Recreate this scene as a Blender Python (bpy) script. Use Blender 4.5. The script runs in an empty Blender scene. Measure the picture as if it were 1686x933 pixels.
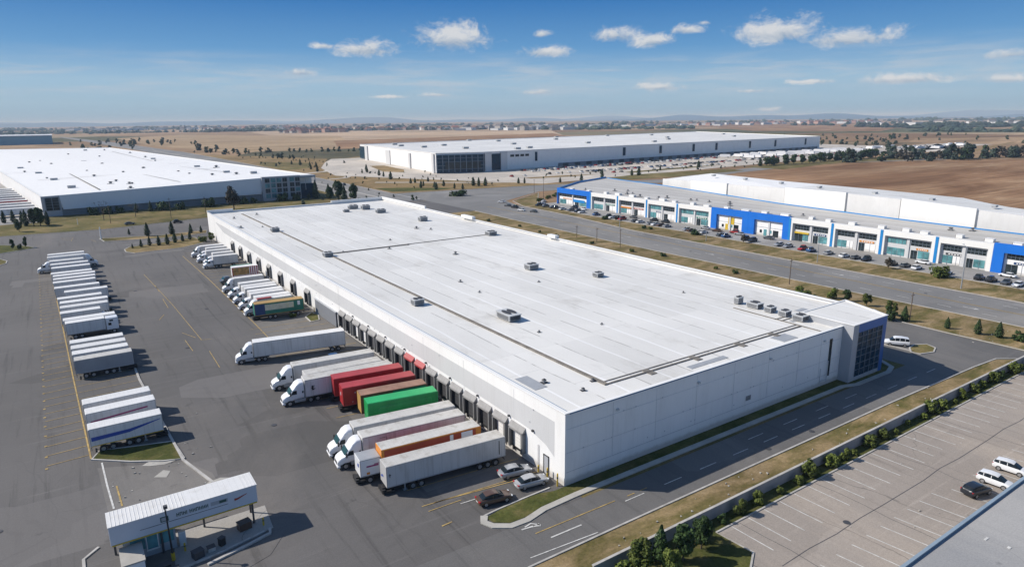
import bpy, math, random
from mathutils import Vector, Matrix
random.seed(7)
PI = math.pi
R = math.radians
scene = bpy.context.scene
COL = scene.collection

# ------------------------------------------------------------------ nodes / materials
def new_mat(name):
    m = bpy.data.materials.new(name)
    m.use_nodes = True
    nt = m.node_tree
    b = nt.nodes.get('Principled BSDF')
    return m, nt, b

def N(nt, typ, **kw):
    n = nt.nodes.new(typ)
    for k, v in kw.items():
        if k.startswith('i_'):
            key = k[2:]
            key = int(key) if key.isdigit() else key.replace('_', ' ')
            n.inputs[key].default_value = v
        else:
            setattr(n, k, v)
    return n

def L(nt, a, b):
    nt.links.new(a, b)

def mathn(nt, op, a, b=None, c=None, clamp=False):
    n = nt.nodes.new('ShaderNodeMath'); n.operation = op; n.use_clamp = clamp
    for i, v in enumerate((a, b, c)):
        if v is None: continue
        if isinstance(v, (int, float)): n.inputs[i].default_value = v
        else: nt.links.new(v, n.inputs[i])
    return n.outputs[0]

def mixc(nt, fac, a, b, blend='MIX'):
    n = nt.nodes.new('ShaderNodeMix'); n.data_type = 'RGBA'; n.blend_type = blend
    if isinstance(fac, (int, float)): n.inputs[0].default_value = fac
    else: nt.links.new(fac, n.inputs[0])
    for i, v in ((6, a), (7, b)):
        if isinstance(v, (tuple, list)): n.inputs[i].default_value = (*v[:3], 1)
        else: nt.links.new(v, n.inputs[i])
    return n.outputs[2]

def coords(nt, scale=(1, 1, 1), loc=(0, 0, 0), rot=(0, 0, 0), obj=True):
    tc = nt.nodes.new('ShaderNodeTexCoord')
    mp = nt.nodes.new('ShaderNodeMapping')
    mp.inputs['Scale'].default_value = scale; mp.inputs['Location'].default_value = loc
    mp.inputs['Rotation'].default_value = rot
    nt.links.new(tc.outputs['Object' if obj else 'Generated'], mp.inputs['Vector'])
    return mp.outputs[0]

def noise(nt, scale, detail=4, rough=0.55, vec=None, dist=0.0):
    n = nt.nodes.new('ShaderNodeTexNoise')
    n.inputs['Scale'].default_value = scale; n.inputs['Detail'].default_value = detail
    n.inputs['Roughness'].default_value = rough; n.inputs['Distortion'].default_value = dist
    if vec is not None: nt.links.new(vec, n.inputs['Vector'])
    return n.outputs['Fac']

def ramp(nt, fac, stops):
    n = nt.nodes.new('ShaderNodeValToRGB')
    e = n.color_ramp.elements
    while len(e) < len(stops): e.new(0.5)
    for el, (p, c) in zip(e, stops):
        el.position = p
        el.color = (*(c if isinstance(c, (tuple, list)) else (c, c, c)), 1)
    nt.links.new(fac, n.inputs[0])
    return n.outputs[0]

def smooth(nt, v, lo, hi):
    n = nt.nodes.new('ShaderNodeMapRange'); n.interpolation_type = 'SMOOTHSTEP'
    n.inputs[1].default_value = lo; n.inputs[2].default_value = hi
    nt.links.new(v, n.inputs[0])
    return n.outputs[0]

def bump(nt, b, h, strength=0.3, dist=0.05):
    n = nt.nodes.new('ShaderNodeBump'); n.inputs['Strength'].default_value = strength
    n.inputs['Distance'].default_value = dist
    nt.links.new(h, n.inputs['Height']); nt.links.new(n.outputs[0], b.inputs['Normal'])

def paint(name, col, rough=0.5, var=0.12, scale=0.6, metal=0.0, dirt=None, dirt_amt=0.25, rnd=0.0, ribs=None, coat=0.0, seams=None, streak=0.0, foot=None):
    """painted or plain surface with soft weathering; ribs = (axis, pitch) gives a corrugated bump"""
    m, nt, b = new_mat(name)
    v = coords(nt)
    n1 = noise(nt, scale, 5, 0.6, v)
    lo = tuple(c * (1 - var) for c in col); hi = tuple(min(1, c * (1 + var)) for c in col)
    c = ramp(nt, n1, [(0.3, lo), (0.7, hi)])
    if dirt is not None:
        v2 = coords(nt, (1, 1, 0.25), (3, 1, 7))
        n2 = noise(nt, scale * 2.2, 6, 0.65, v2)
        c = mixc(nt, mathn(nt, 'MULTIPLY', smooth(nt, n2, 0.48, 0.78), dirt_amt), c, dirt)
    if seams:      # thin vertical sheet seams along local X, rivet-dotted
        sp_ = nt.nodes.new('ShaderNodeSeparateXYZ'); L(nt, v, sp_.inputs[0])
        dx = mathn(nt, 'ABSOLUTE', mathn(nt, 'SUBTRACT', mathn(nt, 'FRACT', mathn(nt, 'DIVIDE', sp_.outputs[0], seams)), 0.5))
        c = mixc(nt, mathn(nt, 'MULTIPLY', mathn(nt, 'SUBTRACT', 1.0, smooth(nt, dx, 0.010, 0.035)), 0.35), c, tuple(q * 0.45 for q in col))
    if streak > 0:  # rain streaks running down
        n4 = noise(nt, 1.0, 6, 0.7, coords(nt, (2.2, 2.2, 0.10), (1, 5, 2)))
        c = mixc(nt, mathn(nt, 'MULTIPLY', smooth(nt, n4, 0.50, 0.72), streak), c, tuple(q * w_ for q, w_ in zip(col, (0.55, 0.52, 0.47))))
    if foot:       # splash dirt near the ground
        sp2 = nt.nodes.new('ShaderNodeSeparateXYZ'); L(nt, v, sp2.inputs[0])
        n5 = noise(nt, 0.8, 5, 0.7, v)
        ft = mathn(nt, 'SUBTRACT', 1.0, smooth(nt, mathn(nt, 'ADD', sp2.outputs[2], mathn(nt, 'MULTIPLY', n5, -foot)), 0.0, foot))
        c = mixc(nt, mathn(nt, 'MULTIPLY', ft, 0.5), c, (0.30, 0.26, 0.21))
    if rnd > 0:
        oi = nt.nodes.new('ShaderNodeObjectInfo')
        k = mathn(nt, 'MULTIPLY_ADD', oi.outputs['Random'], rnd, 1 - rnd)
        c = mixc(nt, 1.0, c, k, 'MULTIPLY')
    L(nt, c, b.inputs['Base Color'])
    b.inputs['Roughness'].default_value = rough
    b.inputs['Metallic'].default_value = metal
    if coat: b.inputs['Coat Weight'].default_value = coat
    if ribs:
        w = nt.nodes.new('ShaderNodeTexWave'); w.bands_direction = ribs[0]
        w.inputs['Scale'].default_value = ribs[1]
        L(nt, v, w.inputs['Vector'])
        bump(nt, b, w.outputs['Fac'], 0.6, 0.03)
    return m

def glass(name, col=(0.03, 0.05, 0.06), rough=0.08, var=0.5, scale=0.4):
    m, nt, b = new_mat(name)
    v = coords(nt)
    n1 = noise(nt, scale, 3, 0.6, v)
    c = ramp(nt, n1, [(0.3, tuple(x * (1 - var) for x in col)), (0.7, tuple(x * (1 + var) for x in col))])
    L(nt, c, b.inputs['Base Color'])
    b.inputs['Roughness'].default_value = rough
    b.inputs['IOR'].default_value = 1.45
    b.inputs['Specular IOR Level'].default_value = 0.4
    return m

def asphalt(name, dark, light, tracks=0.35, crack=0.5, patches=0.35):
    m, nt, b = new_mat(name)
    v = coords(nt)
    big = noise(nt, 0.022, 5, 0.6, v, 0.6)
    c = ramp(nt, big, [(0.3, dark), (0.72, light)])
    sp0 = noise(nt, 0.05, 4, 0.6, v)
    # streaks left by tyres, long in y and long in x
    vt = coords(nt, (0.9, 0.035, 1), (5, 0, 0), (0, 0, R(7)))
    t = noise(nt, 1.0, 5, 0.65, vt, 0.4)
    c = mixc(nt, mathn(nt, 'MULTIPLY', smooth(nt, t, 0.52, 0.72), tracks), c, tuple(x * 0.55 for x in dark))
    vt2 = coords(nt, (0.05, 1.1, 1), (1, 8, 0), (0, 0, R(-12)))
    t2 = noise(nt, 1.0, 5, 0.65, vt2, 0.5)
    c = mixc(nt, mathn(nt, 'MULTIPLY', smooth(nt, t2, 0.55, 0.75), tracks * 0.8), c, tuple(min(1, x * 1.35) for x in light))
    # repaired rectangles and broad worn swaths
    vp = nt.nodes.new('ShaderNodeTexVoronoi'); vp.distance = 'CHEBYCHEV'; vp.inputs['Scale'].default_value = 1.0; vp.inputs['Randomness'].default_value = 0.9
    L(nt, coords(nt, (0.055, 0.085, 1), (4, 9, 0), (0, 0, R(3))), vp.inputs['Vector'])
    sc_ = nt.nodes.new('ShaderNodeSeparateColor'); L(nt, vp.outputs['Color'], sc_.inputs[0])
    pat = mathn(nt, 'MULTIPLY', mathn(nt, 'GREATER_THAN', sc_.outputs[0], 0.86), patches)
    c = mixc(nt, pat, c, tuple(x * 0.8 for x in dark))
    pat2 = mathn(nt, 'MULTIPLY', mathn(nt, 'LESS_THAN', sc_.outputs[1], 0.08), patches)
    c = mixc(nt, pat2, c, tuple(min(1, x * 1.25) for x in light))
    sw = noise(nt, 0.012, 6, 0.65, coords(nt, (1.3, 0.6, 1), (7, 3, 0)), 2.2)
    c = mixc(nt, mathn(nt, 'MULTIPLY', smooth(nt, sw, 0.45, 0.68), 0.42), c, tuple(min(1, x * q) for x, q in zip(light, (1.42, 1.36, 1.27))))
    arc = nt.nodes.new('ShaderNodeTexWave'); arc.wave_type = 'RINGS'; arc.rings_direction = 'Z'
    for k_, v_ in (('Scale', 0.13), ('Distortion', 14.0), ('Detail', 4.0), ('Detail Scale', 0.6), ('Detail Roughness', 0.65)): arc.inputs[k_].default_value = v_
    L(nt, coords(nt, (1, 0.8, 1), (32, -30, 0)), arc.inputs['Vector'])
    c = mixc(nt, mathn(nt, 'MULTIPLY', mathn(nt, 'MULTIPLY', smooth(nt, arc.outputs['Fac'], 0.62, 0.95), smooth(nt, sp0, 0.48, 0.70)), tracks * 0.30), c, tuple(x * 0.6 for x in dark))
    # fine aggregate and oil spots
    f = noise(nt, 6.0, 3, 0.7, v)
    c = mixc(nt, 0.35, c, ramp(nt, f, [(0.3, 0.35), (0.7, 0.75)]), 'OVERLAY')
    sp = noise(nt, 0.35, 3, 0.6, v)
    c = mixc(nt, mathn(nt, 'MULTIPLY', smooth(nt, sp, 0.66, 0.78), 0.5), c, tuple(x * 0.45 for x in dark))
    # sealed cracks
    vc = coords(nt, (0.045, 0.03, 1), (2, 3, 0))
    vn = nt.nodes.new('ShaderNodeTexVoronoi'); vn.feature = 'DISTANCE_TO_EDGE'; vn.inputs['Scale'].default_value = 1.0
    wob = N(nt, 'ShaderNodeTexNoise', i_Scale=3.0, i_Detail=4.0)
    L(nt, vc, wob.inputs['Vector'])
    add = nt.nodes.new('ShaderNodeVectorMath'); add.operation = 'MULTIPLY_ADD'
    L(nt, wob.outputs['Color'], add.inputs[0]); add.inputs[1].default_value = (0.25, 0.25, 0); L(nt, vc, add.inputs[2])
    L(nt, add.outputs[0], vn.inputs['Vector'])
    k = mathn(nt, 'SUBTRACT', 1.0, smooth(nt, vn.outputs['Distance'], 0.0, 0.003))
    k = mathn(nt, 'MULTIPLY', k, mathn(nt, 'MULTIPLY', smooth(nt, big, 0.4, 0.6), crack))
    c = mixc(nt, k, c, (0.02, 0.02, 0.02))
    L(nt, c, b.inputs['Base Color'])
    b.inputs['Roughness'].default_value = 0.85
    bump(nt, b, f, 0.15, 0.02)
    return m

def turf(name, cols, scale=0.12, stretch=(1, 1, 1), tuft=0.5, furrow=0.0):
    m, nt, b = new_mat(name)
    v = coords(nt, stretch)
    n1 = noise(nt, scale, 6, 0.68, v, 0.5)
    c = ramp(nt, n1, [(0.28 + 0.44 * i / (len(cols) - 1), q) for i, q in enumerate(cols)])
    v2 = coords(nt)
    if furrow:   # tractor lines across the field
        fw_ = noise(nt, 1.0, 5, 0.7, coords(nt, (0.012, 0.30, 1), (3, 1, 0), (0, 0, R(-24))))
        c = mixc(nt, furrow, c, ramp(nt, fw_, [(0.35, 0.25), (0.65, 0.78)]), 'OVERLAY')
    pn = noise(nt, scale * 0.25, 4, 0.6, v2, 1.0)
    c = mixc(nt, 0.45, c, ramp(nt, pn, [(0.35, 0.30), (0.65, 0.72)]), 'OVERLAY')
    n2 = noise(nt, 2.2, 5, 0.75, v2)
    c = mixc(nt, tuft, c, ramp(nt, n2, [(0.3, 0.22), (0.72, 0.78)]), 'OVERLAY')
    L(nt, c, b.inputs['Base Color'])
    b.inputs['Roughness'].default_value = 0.95
    b.inputs['Specular IOR Level'].default_value = 0.1
    bump(nt, b, n2, 0.5, 0.15)
    return m

def leafmat(name, c0, c1):
    m, nt, b = new_mat(name)
    g = nt.nodes.new('ShaderNodeNewGeometry')
    oi = nt.nodes.new('ShaderNodeObjectInfo')
    c = ramp(nt, g.outputs['Random Per Island'], [(0.0, c0), (1.0, c1)])
    k = mathn(nt, 'MULTIPLY_ADD', oi.outputs['Random'], 0.5, 0.7)
    c = mixc(nt, 1.0, c, k, 'MULTIPLY')
    L(nt, c, b.inputs['Base Color'])
    b.inputs['Roughness'].default_value = 0.7
    b.inputs['Specular IOR Level'].default_value = 0.25
    return m

M = {}
M['yard'] = asphalt('yard_asphalt', (0.084, 0.079, 0.075), (0.126, 0.118, 0.113), 0.65, 0.15, 0.6)
M['road'] = asphalt('road_asphalt', (0.155, 0.150, 0.143), (0.22, 0.212, 0.202), 0.35, 0.15)
M['lane'] = asphalt('lane_asphalt', (0.098, 0.094, 0.090), (0.152, 0.145, 0.139), 0.35, 0.15)
M['stalls'] = asphalt('stall_asphalt', (0.115, 0.107, 0.099), (0.17, 0.159, 0.147), 0.35, 0.15)
M['lot'] = asphalt('lot_concrete', (0.250, 0.216, 0.186), (0.345, 0.302, 0.262), 0.45, 0.5, 0.3)
M['far_lot'] = asphalt('far_lot', (0.38, 0.34, 0.29), (0.52, 0.47, 0.41), 0.3, 0.0)
M['strip_lot'] = asphalt('strip_lot', (0.22, 0.21, 0.20), (0.31, 0.30, 0.285), 0.3, 0.5)
M['kerb'] = paint('kerb_concrete', (0.45, 0.43, 0.40), 0.85, 0.2, 0.4, dirt=(0.2, 0.18, 0.15), dirt_amt=0.6)
M['walk'] = paint('sidewalk_concrete', (0.42, 0.40, 0.36), 0.85, 0.15, 0.3, dirt=(0.25, 0.23, 0.2), dirt_amt=0.5)
M['grass'] = turf('verge_grass', [(0.065, 0.072, 0.020), (0.14, 0.115, 0.045), (0.26, 0.19, 0.10), (0.36, 0.27, 0.16)], 0.22, (0.45, 1, 1))
M['green'] = turf('green_grass', [(0.040, 0.055, 0.013), (0.085, 0.090, 0.027), (0.16, 0.13, 0.055)], 0.3)
M['olive'] = turf('olive_grass', [(0.070, 0.075, 0.022), (0.15, 0.125, 0.05), (0.27, 0.195, 0.10)], 0.08)
M['dry'] = turf('dry_grass', [(0.13, 0.105, 0.045), (0.25, 0.175, 0.085), (0.34, 0.23, 0.12)], 0.06)
M['plough'] = turf('ploughed_soil', [(0.13, 0.070, 0.038), (0.215, 0.120, 0.064), (0.30, 0.185, 0.105), (0.50, 0.36, 0.23)], 0.012, (0.45, 1.6, 1), 0.25, 0.5)
M['white_line'] = paint('white_line_paint', (0.58, 0.57, 0.54), 0.8, 0.25, 1.2, dirt=(0.2, 0.19, 0.18), dirt_amt=0.7)
M['yellow_line'] = paint('yellow_line_paint', (0.42, 0.29, 0.10), 0.8, 0.35, 1.2, dirt=(0.12, 0.11, 0.10), dirt_amt=0.75)
M['dark_gray'] = paint('dark_grey', (0.06, 0.06, 0.065), 0.6)
M['black'] = paint('black_plastic', (0.018, 0.018, 0.02), 0.6)
M['rubber'] = paint('tyre_rubber', (0.022, 0.022, 0.022), 0.85)
M['rim'] = paint('wheel_rim', (0.45, 0.45, 0.46), 0.35, metal=0.7)
M['steel'] = paint('galvanised_steel', (0.42, 0.44, 0.46), 0.45, metal=0.5)
M['timber'] = paint('pole_timber', (0.14, 0.10, 0.07), 0.85)
M['white_wall'] = paint('white_wall', (0.86, 0.85, 0.83), 0.6, 0.03, 0.15, dirt=(0.55, 0.53, 0.5), dirt_amt=0.25, streak=0.16, foot=0.8)
M['gray_band'] = paint('grey_band', (0.60, 0.60, 0.60), 0.6, 0.03, 0.15, dirt=(0.5, 0.49, 0.47), dirt_amt=0.2, streak=0.15)
M['gray_wall'] = paint('grey_wall', (0.40, 0.41, 0.43), 0.6, 0.05, 0.2)
M['base_gray'] = paint('grey_plinth', (0.20, 0.21, 0.23), 0.7, 0.08, 0.2)
M['joint'] = paint('panel_joint', (0.52, 0.52, 0.53), 0.8)
M['coping'] = paint('white_coping', (0.84, 0.825, 0.79), 0.4, 0.02, 0.2)
M['blue_trim'] = paint('blue_grey_trim', (0.10, 0.20, 0.32), 0.4, 0.1)
M['tower_blue'] = paint('tower_blue', (0.025, 0.13, 0.42), 0.35, 0.08, metal=0.2)
M['blue'] = paint('bright_blue', (0.004, 0.155, 0.62), 0.45, 0.06, 0.3)
M['sky_blue'] = paint('light_blue', (0.01, 0.22, 0.55), 0.45, 0.06, 0.3)
M['curtain_glass'] = glass('curtain_glass', (0.006, 0.035, 0.065), 0.12)
M['curtain_glass'].node_tree.nodes['Principled BSDF'].inputs['Specular IOR Level'].default_value = 0.18
M['teal_glass'] = glass('teal_glass', (0.10, 0.26, 0.28), 0.15)
M['dark_glass'] = glass('dark_glass', (0.02, 0.03, 0.035), 0.12)
M['car_glass'] = glass('car_glass', (0.015, 0.022, 0.028), 0.08, 0.2)
M['wind_glass'] = glass('windscreen_glass', (0.03, 0.08, 0.09), 0.08, 0.2)
M['mullion'] = paint('mullion_grey', (0.20, 0.24, 0.29), 0.4, metal=0.4)
M['unit'] = paint('unit_metal', (0.42, 0.43, 0.44), 0.5, 0.1, 0.8, metal=0.2)
M['unit_top'] = paint('unit_top', (0.55, 0.56, 0.56), 0.5, 0.1, 0.8)
M['pipe'] = paint('roof_pipe', (0.20, 0.18, 0.155), 0.7, 0.3, 0.6)
M['truck_white'] = paint('truck_white', (0.80, 0.80, 0.81), 0.3, 0.02, 0.5, coat=0.3)
M['trailer_white'] = paint('trailer_white', (0.72, 0.71, 0.70), 0.45, 0.05, 0.25, dirt=(0.45, 0.42, 0.38), dirt_amt=0.5, rnd=0.25, seams=1.25, streak=0.4)
M['trailer_roof'] = paint('trailer_roof', (0.60, 0.58, 0.54), 0.55, 0.1, 0.3, dirt=(0.34, 0.30, 0.24), dirt_amt=0.8, rnd=0.12, seams=0.6)
M['roof_clean'] = paint('trailer_roof_clean', (0.80, 0.79, 0.77), 0.5, 0.04, 0.3, dirt=(0.55, 0.52, 0.47), dirt_amt=0.45, seams=0.6, rnd=0.15)
M['trailer_gray'] = paint('trailer_grey', (0.30, 0.31, 0.33), 0.5, 0.08, 0.3, dirt=(0.2, 0.19, 0.18), dirt_amt=0.4)
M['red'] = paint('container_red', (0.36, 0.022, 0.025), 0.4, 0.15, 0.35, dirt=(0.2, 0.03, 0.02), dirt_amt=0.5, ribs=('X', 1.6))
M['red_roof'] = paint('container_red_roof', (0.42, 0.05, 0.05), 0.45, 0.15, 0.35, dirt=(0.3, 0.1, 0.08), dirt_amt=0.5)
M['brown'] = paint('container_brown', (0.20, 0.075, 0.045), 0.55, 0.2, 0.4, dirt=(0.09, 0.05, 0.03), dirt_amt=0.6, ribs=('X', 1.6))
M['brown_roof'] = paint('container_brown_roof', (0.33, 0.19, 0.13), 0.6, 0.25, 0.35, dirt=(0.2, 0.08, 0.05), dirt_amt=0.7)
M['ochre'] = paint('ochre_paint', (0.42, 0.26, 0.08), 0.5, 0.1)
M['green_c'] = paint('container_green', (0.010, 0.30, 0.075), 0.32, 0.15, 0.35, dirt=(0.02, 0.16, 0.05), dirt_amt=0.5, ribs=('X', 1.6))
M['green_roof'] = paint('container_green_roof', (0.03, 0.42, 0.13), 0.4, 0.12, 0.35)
M['dark_green'] = paint('dark_green', (0.015, 0.17, 0.12), 0.45, 0.15)
M['navy'] = paint('navy_paint', (0.01, 0.05, 0.16), 0.45, 0.1)
M['cream'] = paint('cream_paint', (0.60, 0.58, 0.46), 0.5, 0.15, 0.9, dirt=(0.45, 0.45, 0.1), dirt_amt=0.6)
M['orange'] = paint('orange_paint', (0.66, 0.24, 0.03), 0.45, 0.1)
M['deep_red'] = paint('deep_red', (0.38, 0.05, 0.02), 0.45, 0.12)
M['stripe_blue'] = paint('stripe_blue', (0.02, 0.07, 0.36), 0.45, 0.1)
M['stripe_magenta'] = paint('stripe_magenta', (0.32, 0.03, 0.16), 0.45, 0.1)
M['signal_yellow'] = paint('signal_yellow', (0.62, 0.42, 0.03), 0.5, 0.15)
M['lamp_red'] = paint('lamp_red', (0.42, 0.01, 0.02), 0.25, 0.05)
M['lamp_clear'] = paint('lamp_clear', (0.75, 0.78, 0.8), 0.15, 0.05)
for nm, c in dict(car_silver=(0.42, 0.43, 0.45), car_black=(0.015, 0.018, 0.025), car_white=(0.78, 0.79, 0.8), car_red=(0.35, 0.02, 0.02),
                  car_brown=(0.10, 0.055, 0.035), car_blue=(0.03, 0.09, 0.22), car_grey=(0.12, 0.13, 0.14)).items():
    M[nm] = paint(nm, c, 0.28, 0.04, 0.8, metal=0.35 if nm in ('car_silver', 'car_grey') else 0.0, coat=0.5)
M['bark'] = paint('bark', (0.10, 0.075, 0.055), 0.9, 0.3, 2.0)
M['leaf_dark'] = leafmat('conifer_needles', (0.008, 0.022, 0.010), (0.035, 0.065, 0.022))
M['leaf_mid'] = leafmat('dark_foliage', (0.012, 0.030, 0.008), (0.055, 0.095, 0.025))
M['leaf_bright'] = leafmat('bright_foliage', (0.040, 0.062, 0.010), (0.15, 0.18, 0.035))
M['leaf_rust'] = leafmat('rusty_foliage', (0.03, 0.025, 0.02), (0.12, 0.10, 0.07))
M['leaf_far'] = leafmat('distant_foliage', (0.025, 0.045, 0.035), (0.065, 0.085, 0.055))  # bluish leaf colour with a tint of distance haze painted in
M['house_wall'] = paint('house_wall', (0.50, 0.47, 0.43), 0.8, 0.1, 0.1, rnd=0.4)
M['house_red'] = paint('house_roof', (0.24, 0.09, 0.065), 0.8, 0.15, 0.2, rnd=0.4)
M['house_dark'] = paint('house_dark_roof', (0.16, 0.14, 0.14), 0.8, 0.15, 0.2, rnd=0.4)
M['shed_white'] = paint('shed_white', (0.62, 0.64, 0.66), 0.7, 0.06, 0.05, rnd=0.2)
M['pink_brick'] = paint('pink_brick', (0.40, 0.26, 0.21), 0.8, 0.12, 0.4)

def roof_mat(name, base=(0.79, 0.77, 0.725), seam=8.7, xoff=0.0):
    """membrane roof: long sheets with bright welds, faint cross joints, dirt"""
    m, nt, b = new_mat(name)
    v = coords(nt)
    n1 = noise(nt, 0.03, 5, 0.6, v, 0.4)
    c = ramp(nt, n1, [(0.3, tuple(x * 0.90 for x in base)), (0.7, tuple(min(1, x * 1.04) for x in base))])
    wob = noise(nt, 0.05, 2, 0.5, v)
    sep = nt.nodes.new('ShaderNodeSeparateXYZ'); L(nt, v, sep.inputs[0])
    x = mathn(nt, 'ADD', sep.outputs[0], mathn(nt, 'MULTIPLY', wob, 1.2))
    fx = mathn(nt, 'FRACT', mathn(nt, 'DIVIDE', mathn(nt, 'ADD', x, xoff), seam))
    d = mathn(nt, 'ABSOLUTE', mathn(nt, 'SUBTRACT', fx, 0.5))
    ln = mathn(nt, 'SUBTRACT', 1.0, smooth(nt, d, 0.004, 0.035))
    c = mixc(nt, mathn(nt, 'MULTIPLY', ln, 0.85), c, (0.93, 0.92, 0.90))
    # thin broken dark joint between welds
    d2 = mathn(nt, 'ABSOLUTE', mathn(nt, 'SUBTRACT', mathn(nt, 'FRACT', mathn(nt, 'ADD', fx, 0.5)), 0.5))
    ln2 = mathn(nt, 'SUBTRACT', 1.0, smooth(nt, d2, 0.008, 0.018))
    br = smooth(nt, noise(nt, 0.12, 4, 0.7, v), 0.42, 0.55)
    c = mixc(nt, mathn(nt, 'MULTIPLY', ln2, mathn(nt, 'MULTIPLY', br, 0.6)), c, (0.22, 0.20, 0.17))
    # each sheet has aged a little differently
    wn_ = nt.nodes.new('ShaderNodeTexWhiteNoise'); wn_.noise_dimensions = '2D'
    cb = nt.nodes.new('ShaderNodeCombineXYZ'); L(nt, mathn(nt, 'FLOOR', mathn(nt, 'DIVIDE', mathn(nt, 'ADD', x, xoff), seam)), cb.inputs[0]); L(nt, mathn(nt, 'FLOOR', mathn(nt, 'DIVIDE', sep.outputs[1], 23.0)), cb.inputs[1]); L(nt, cb.outputs[0], wn_.inputs['Vector'])
    c = mixc(nt, 1.0, c, ramp(nt, wn_.outputs['Value'], [(0.0, 0.90), (1.0, 1.0)]), 'MULTIPLY')
    sk = noise(nt, 1.0, 6, 0.7, coords(nt, (0.55, 0.035, 1), (2, 6, 0)))
    c = mixc(nt, mathn(nt, 'MULTIPLY', smooth(nt, sk, 0.50, 0.74), 0.16), c, (0.46, 0.43, 0.38))
    # cross joints
    fy = mathn(nt, 'FRACT', mathn(nt, 'DIVIDE', mathn(nt, 'ADD', sep.outputs[1], mathn(nt, 'MULTIPLY', mathn(nt, 'FLOOR', mathn(nt, 'DIVIDE', x, seam)), 7.3)), 31.0))
    d3 = mathn(nt, 'ABSOLUTE', mathn(nt, 'SUBTRACT', fy, 0.5))
    ln3 = mathn(nt, 'SUBTRACT', 1.0, smooth(nt, d3, 0.001, 0.004))
    c = mixc(nt, mathn(nt, 'MULTIPLY', ln3, 0.22), c, (0.3, 0.3, 0.3))
    # ponding stains
    st = noise(nt, 0.16, 6, 0.7, coords(nt, (1, 0.5, 1), (9, 2, 0)))
    c = mixc(nt, mathn(nt, 'MULTIPLY', smooth(nt, st, 0.52, 0.76), 0.5), c, (0.42, 0.39, 0.34))
    L(nt, c, b.inputs['Base Color']); b.inputs['Roughness'].default_value = 0.55
    return m
M['roof'] = roof_mat('membrane_roof')
M['roof_white'] = roof_mat('bright_membrane_roof', (0.80, 0.785, 0.745), 19.0)
M['roof_gray'] = roof_mat('grey_membrane_roof', (0.56, 0.53, 0.48), 9.0)
M['roof_dark'] = asphalt('dark_grey_roof', (0.25, 0.25, 0.25), (0.33, 0.325, 0.32), 0.2, 0.2, 0.2)

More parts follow.
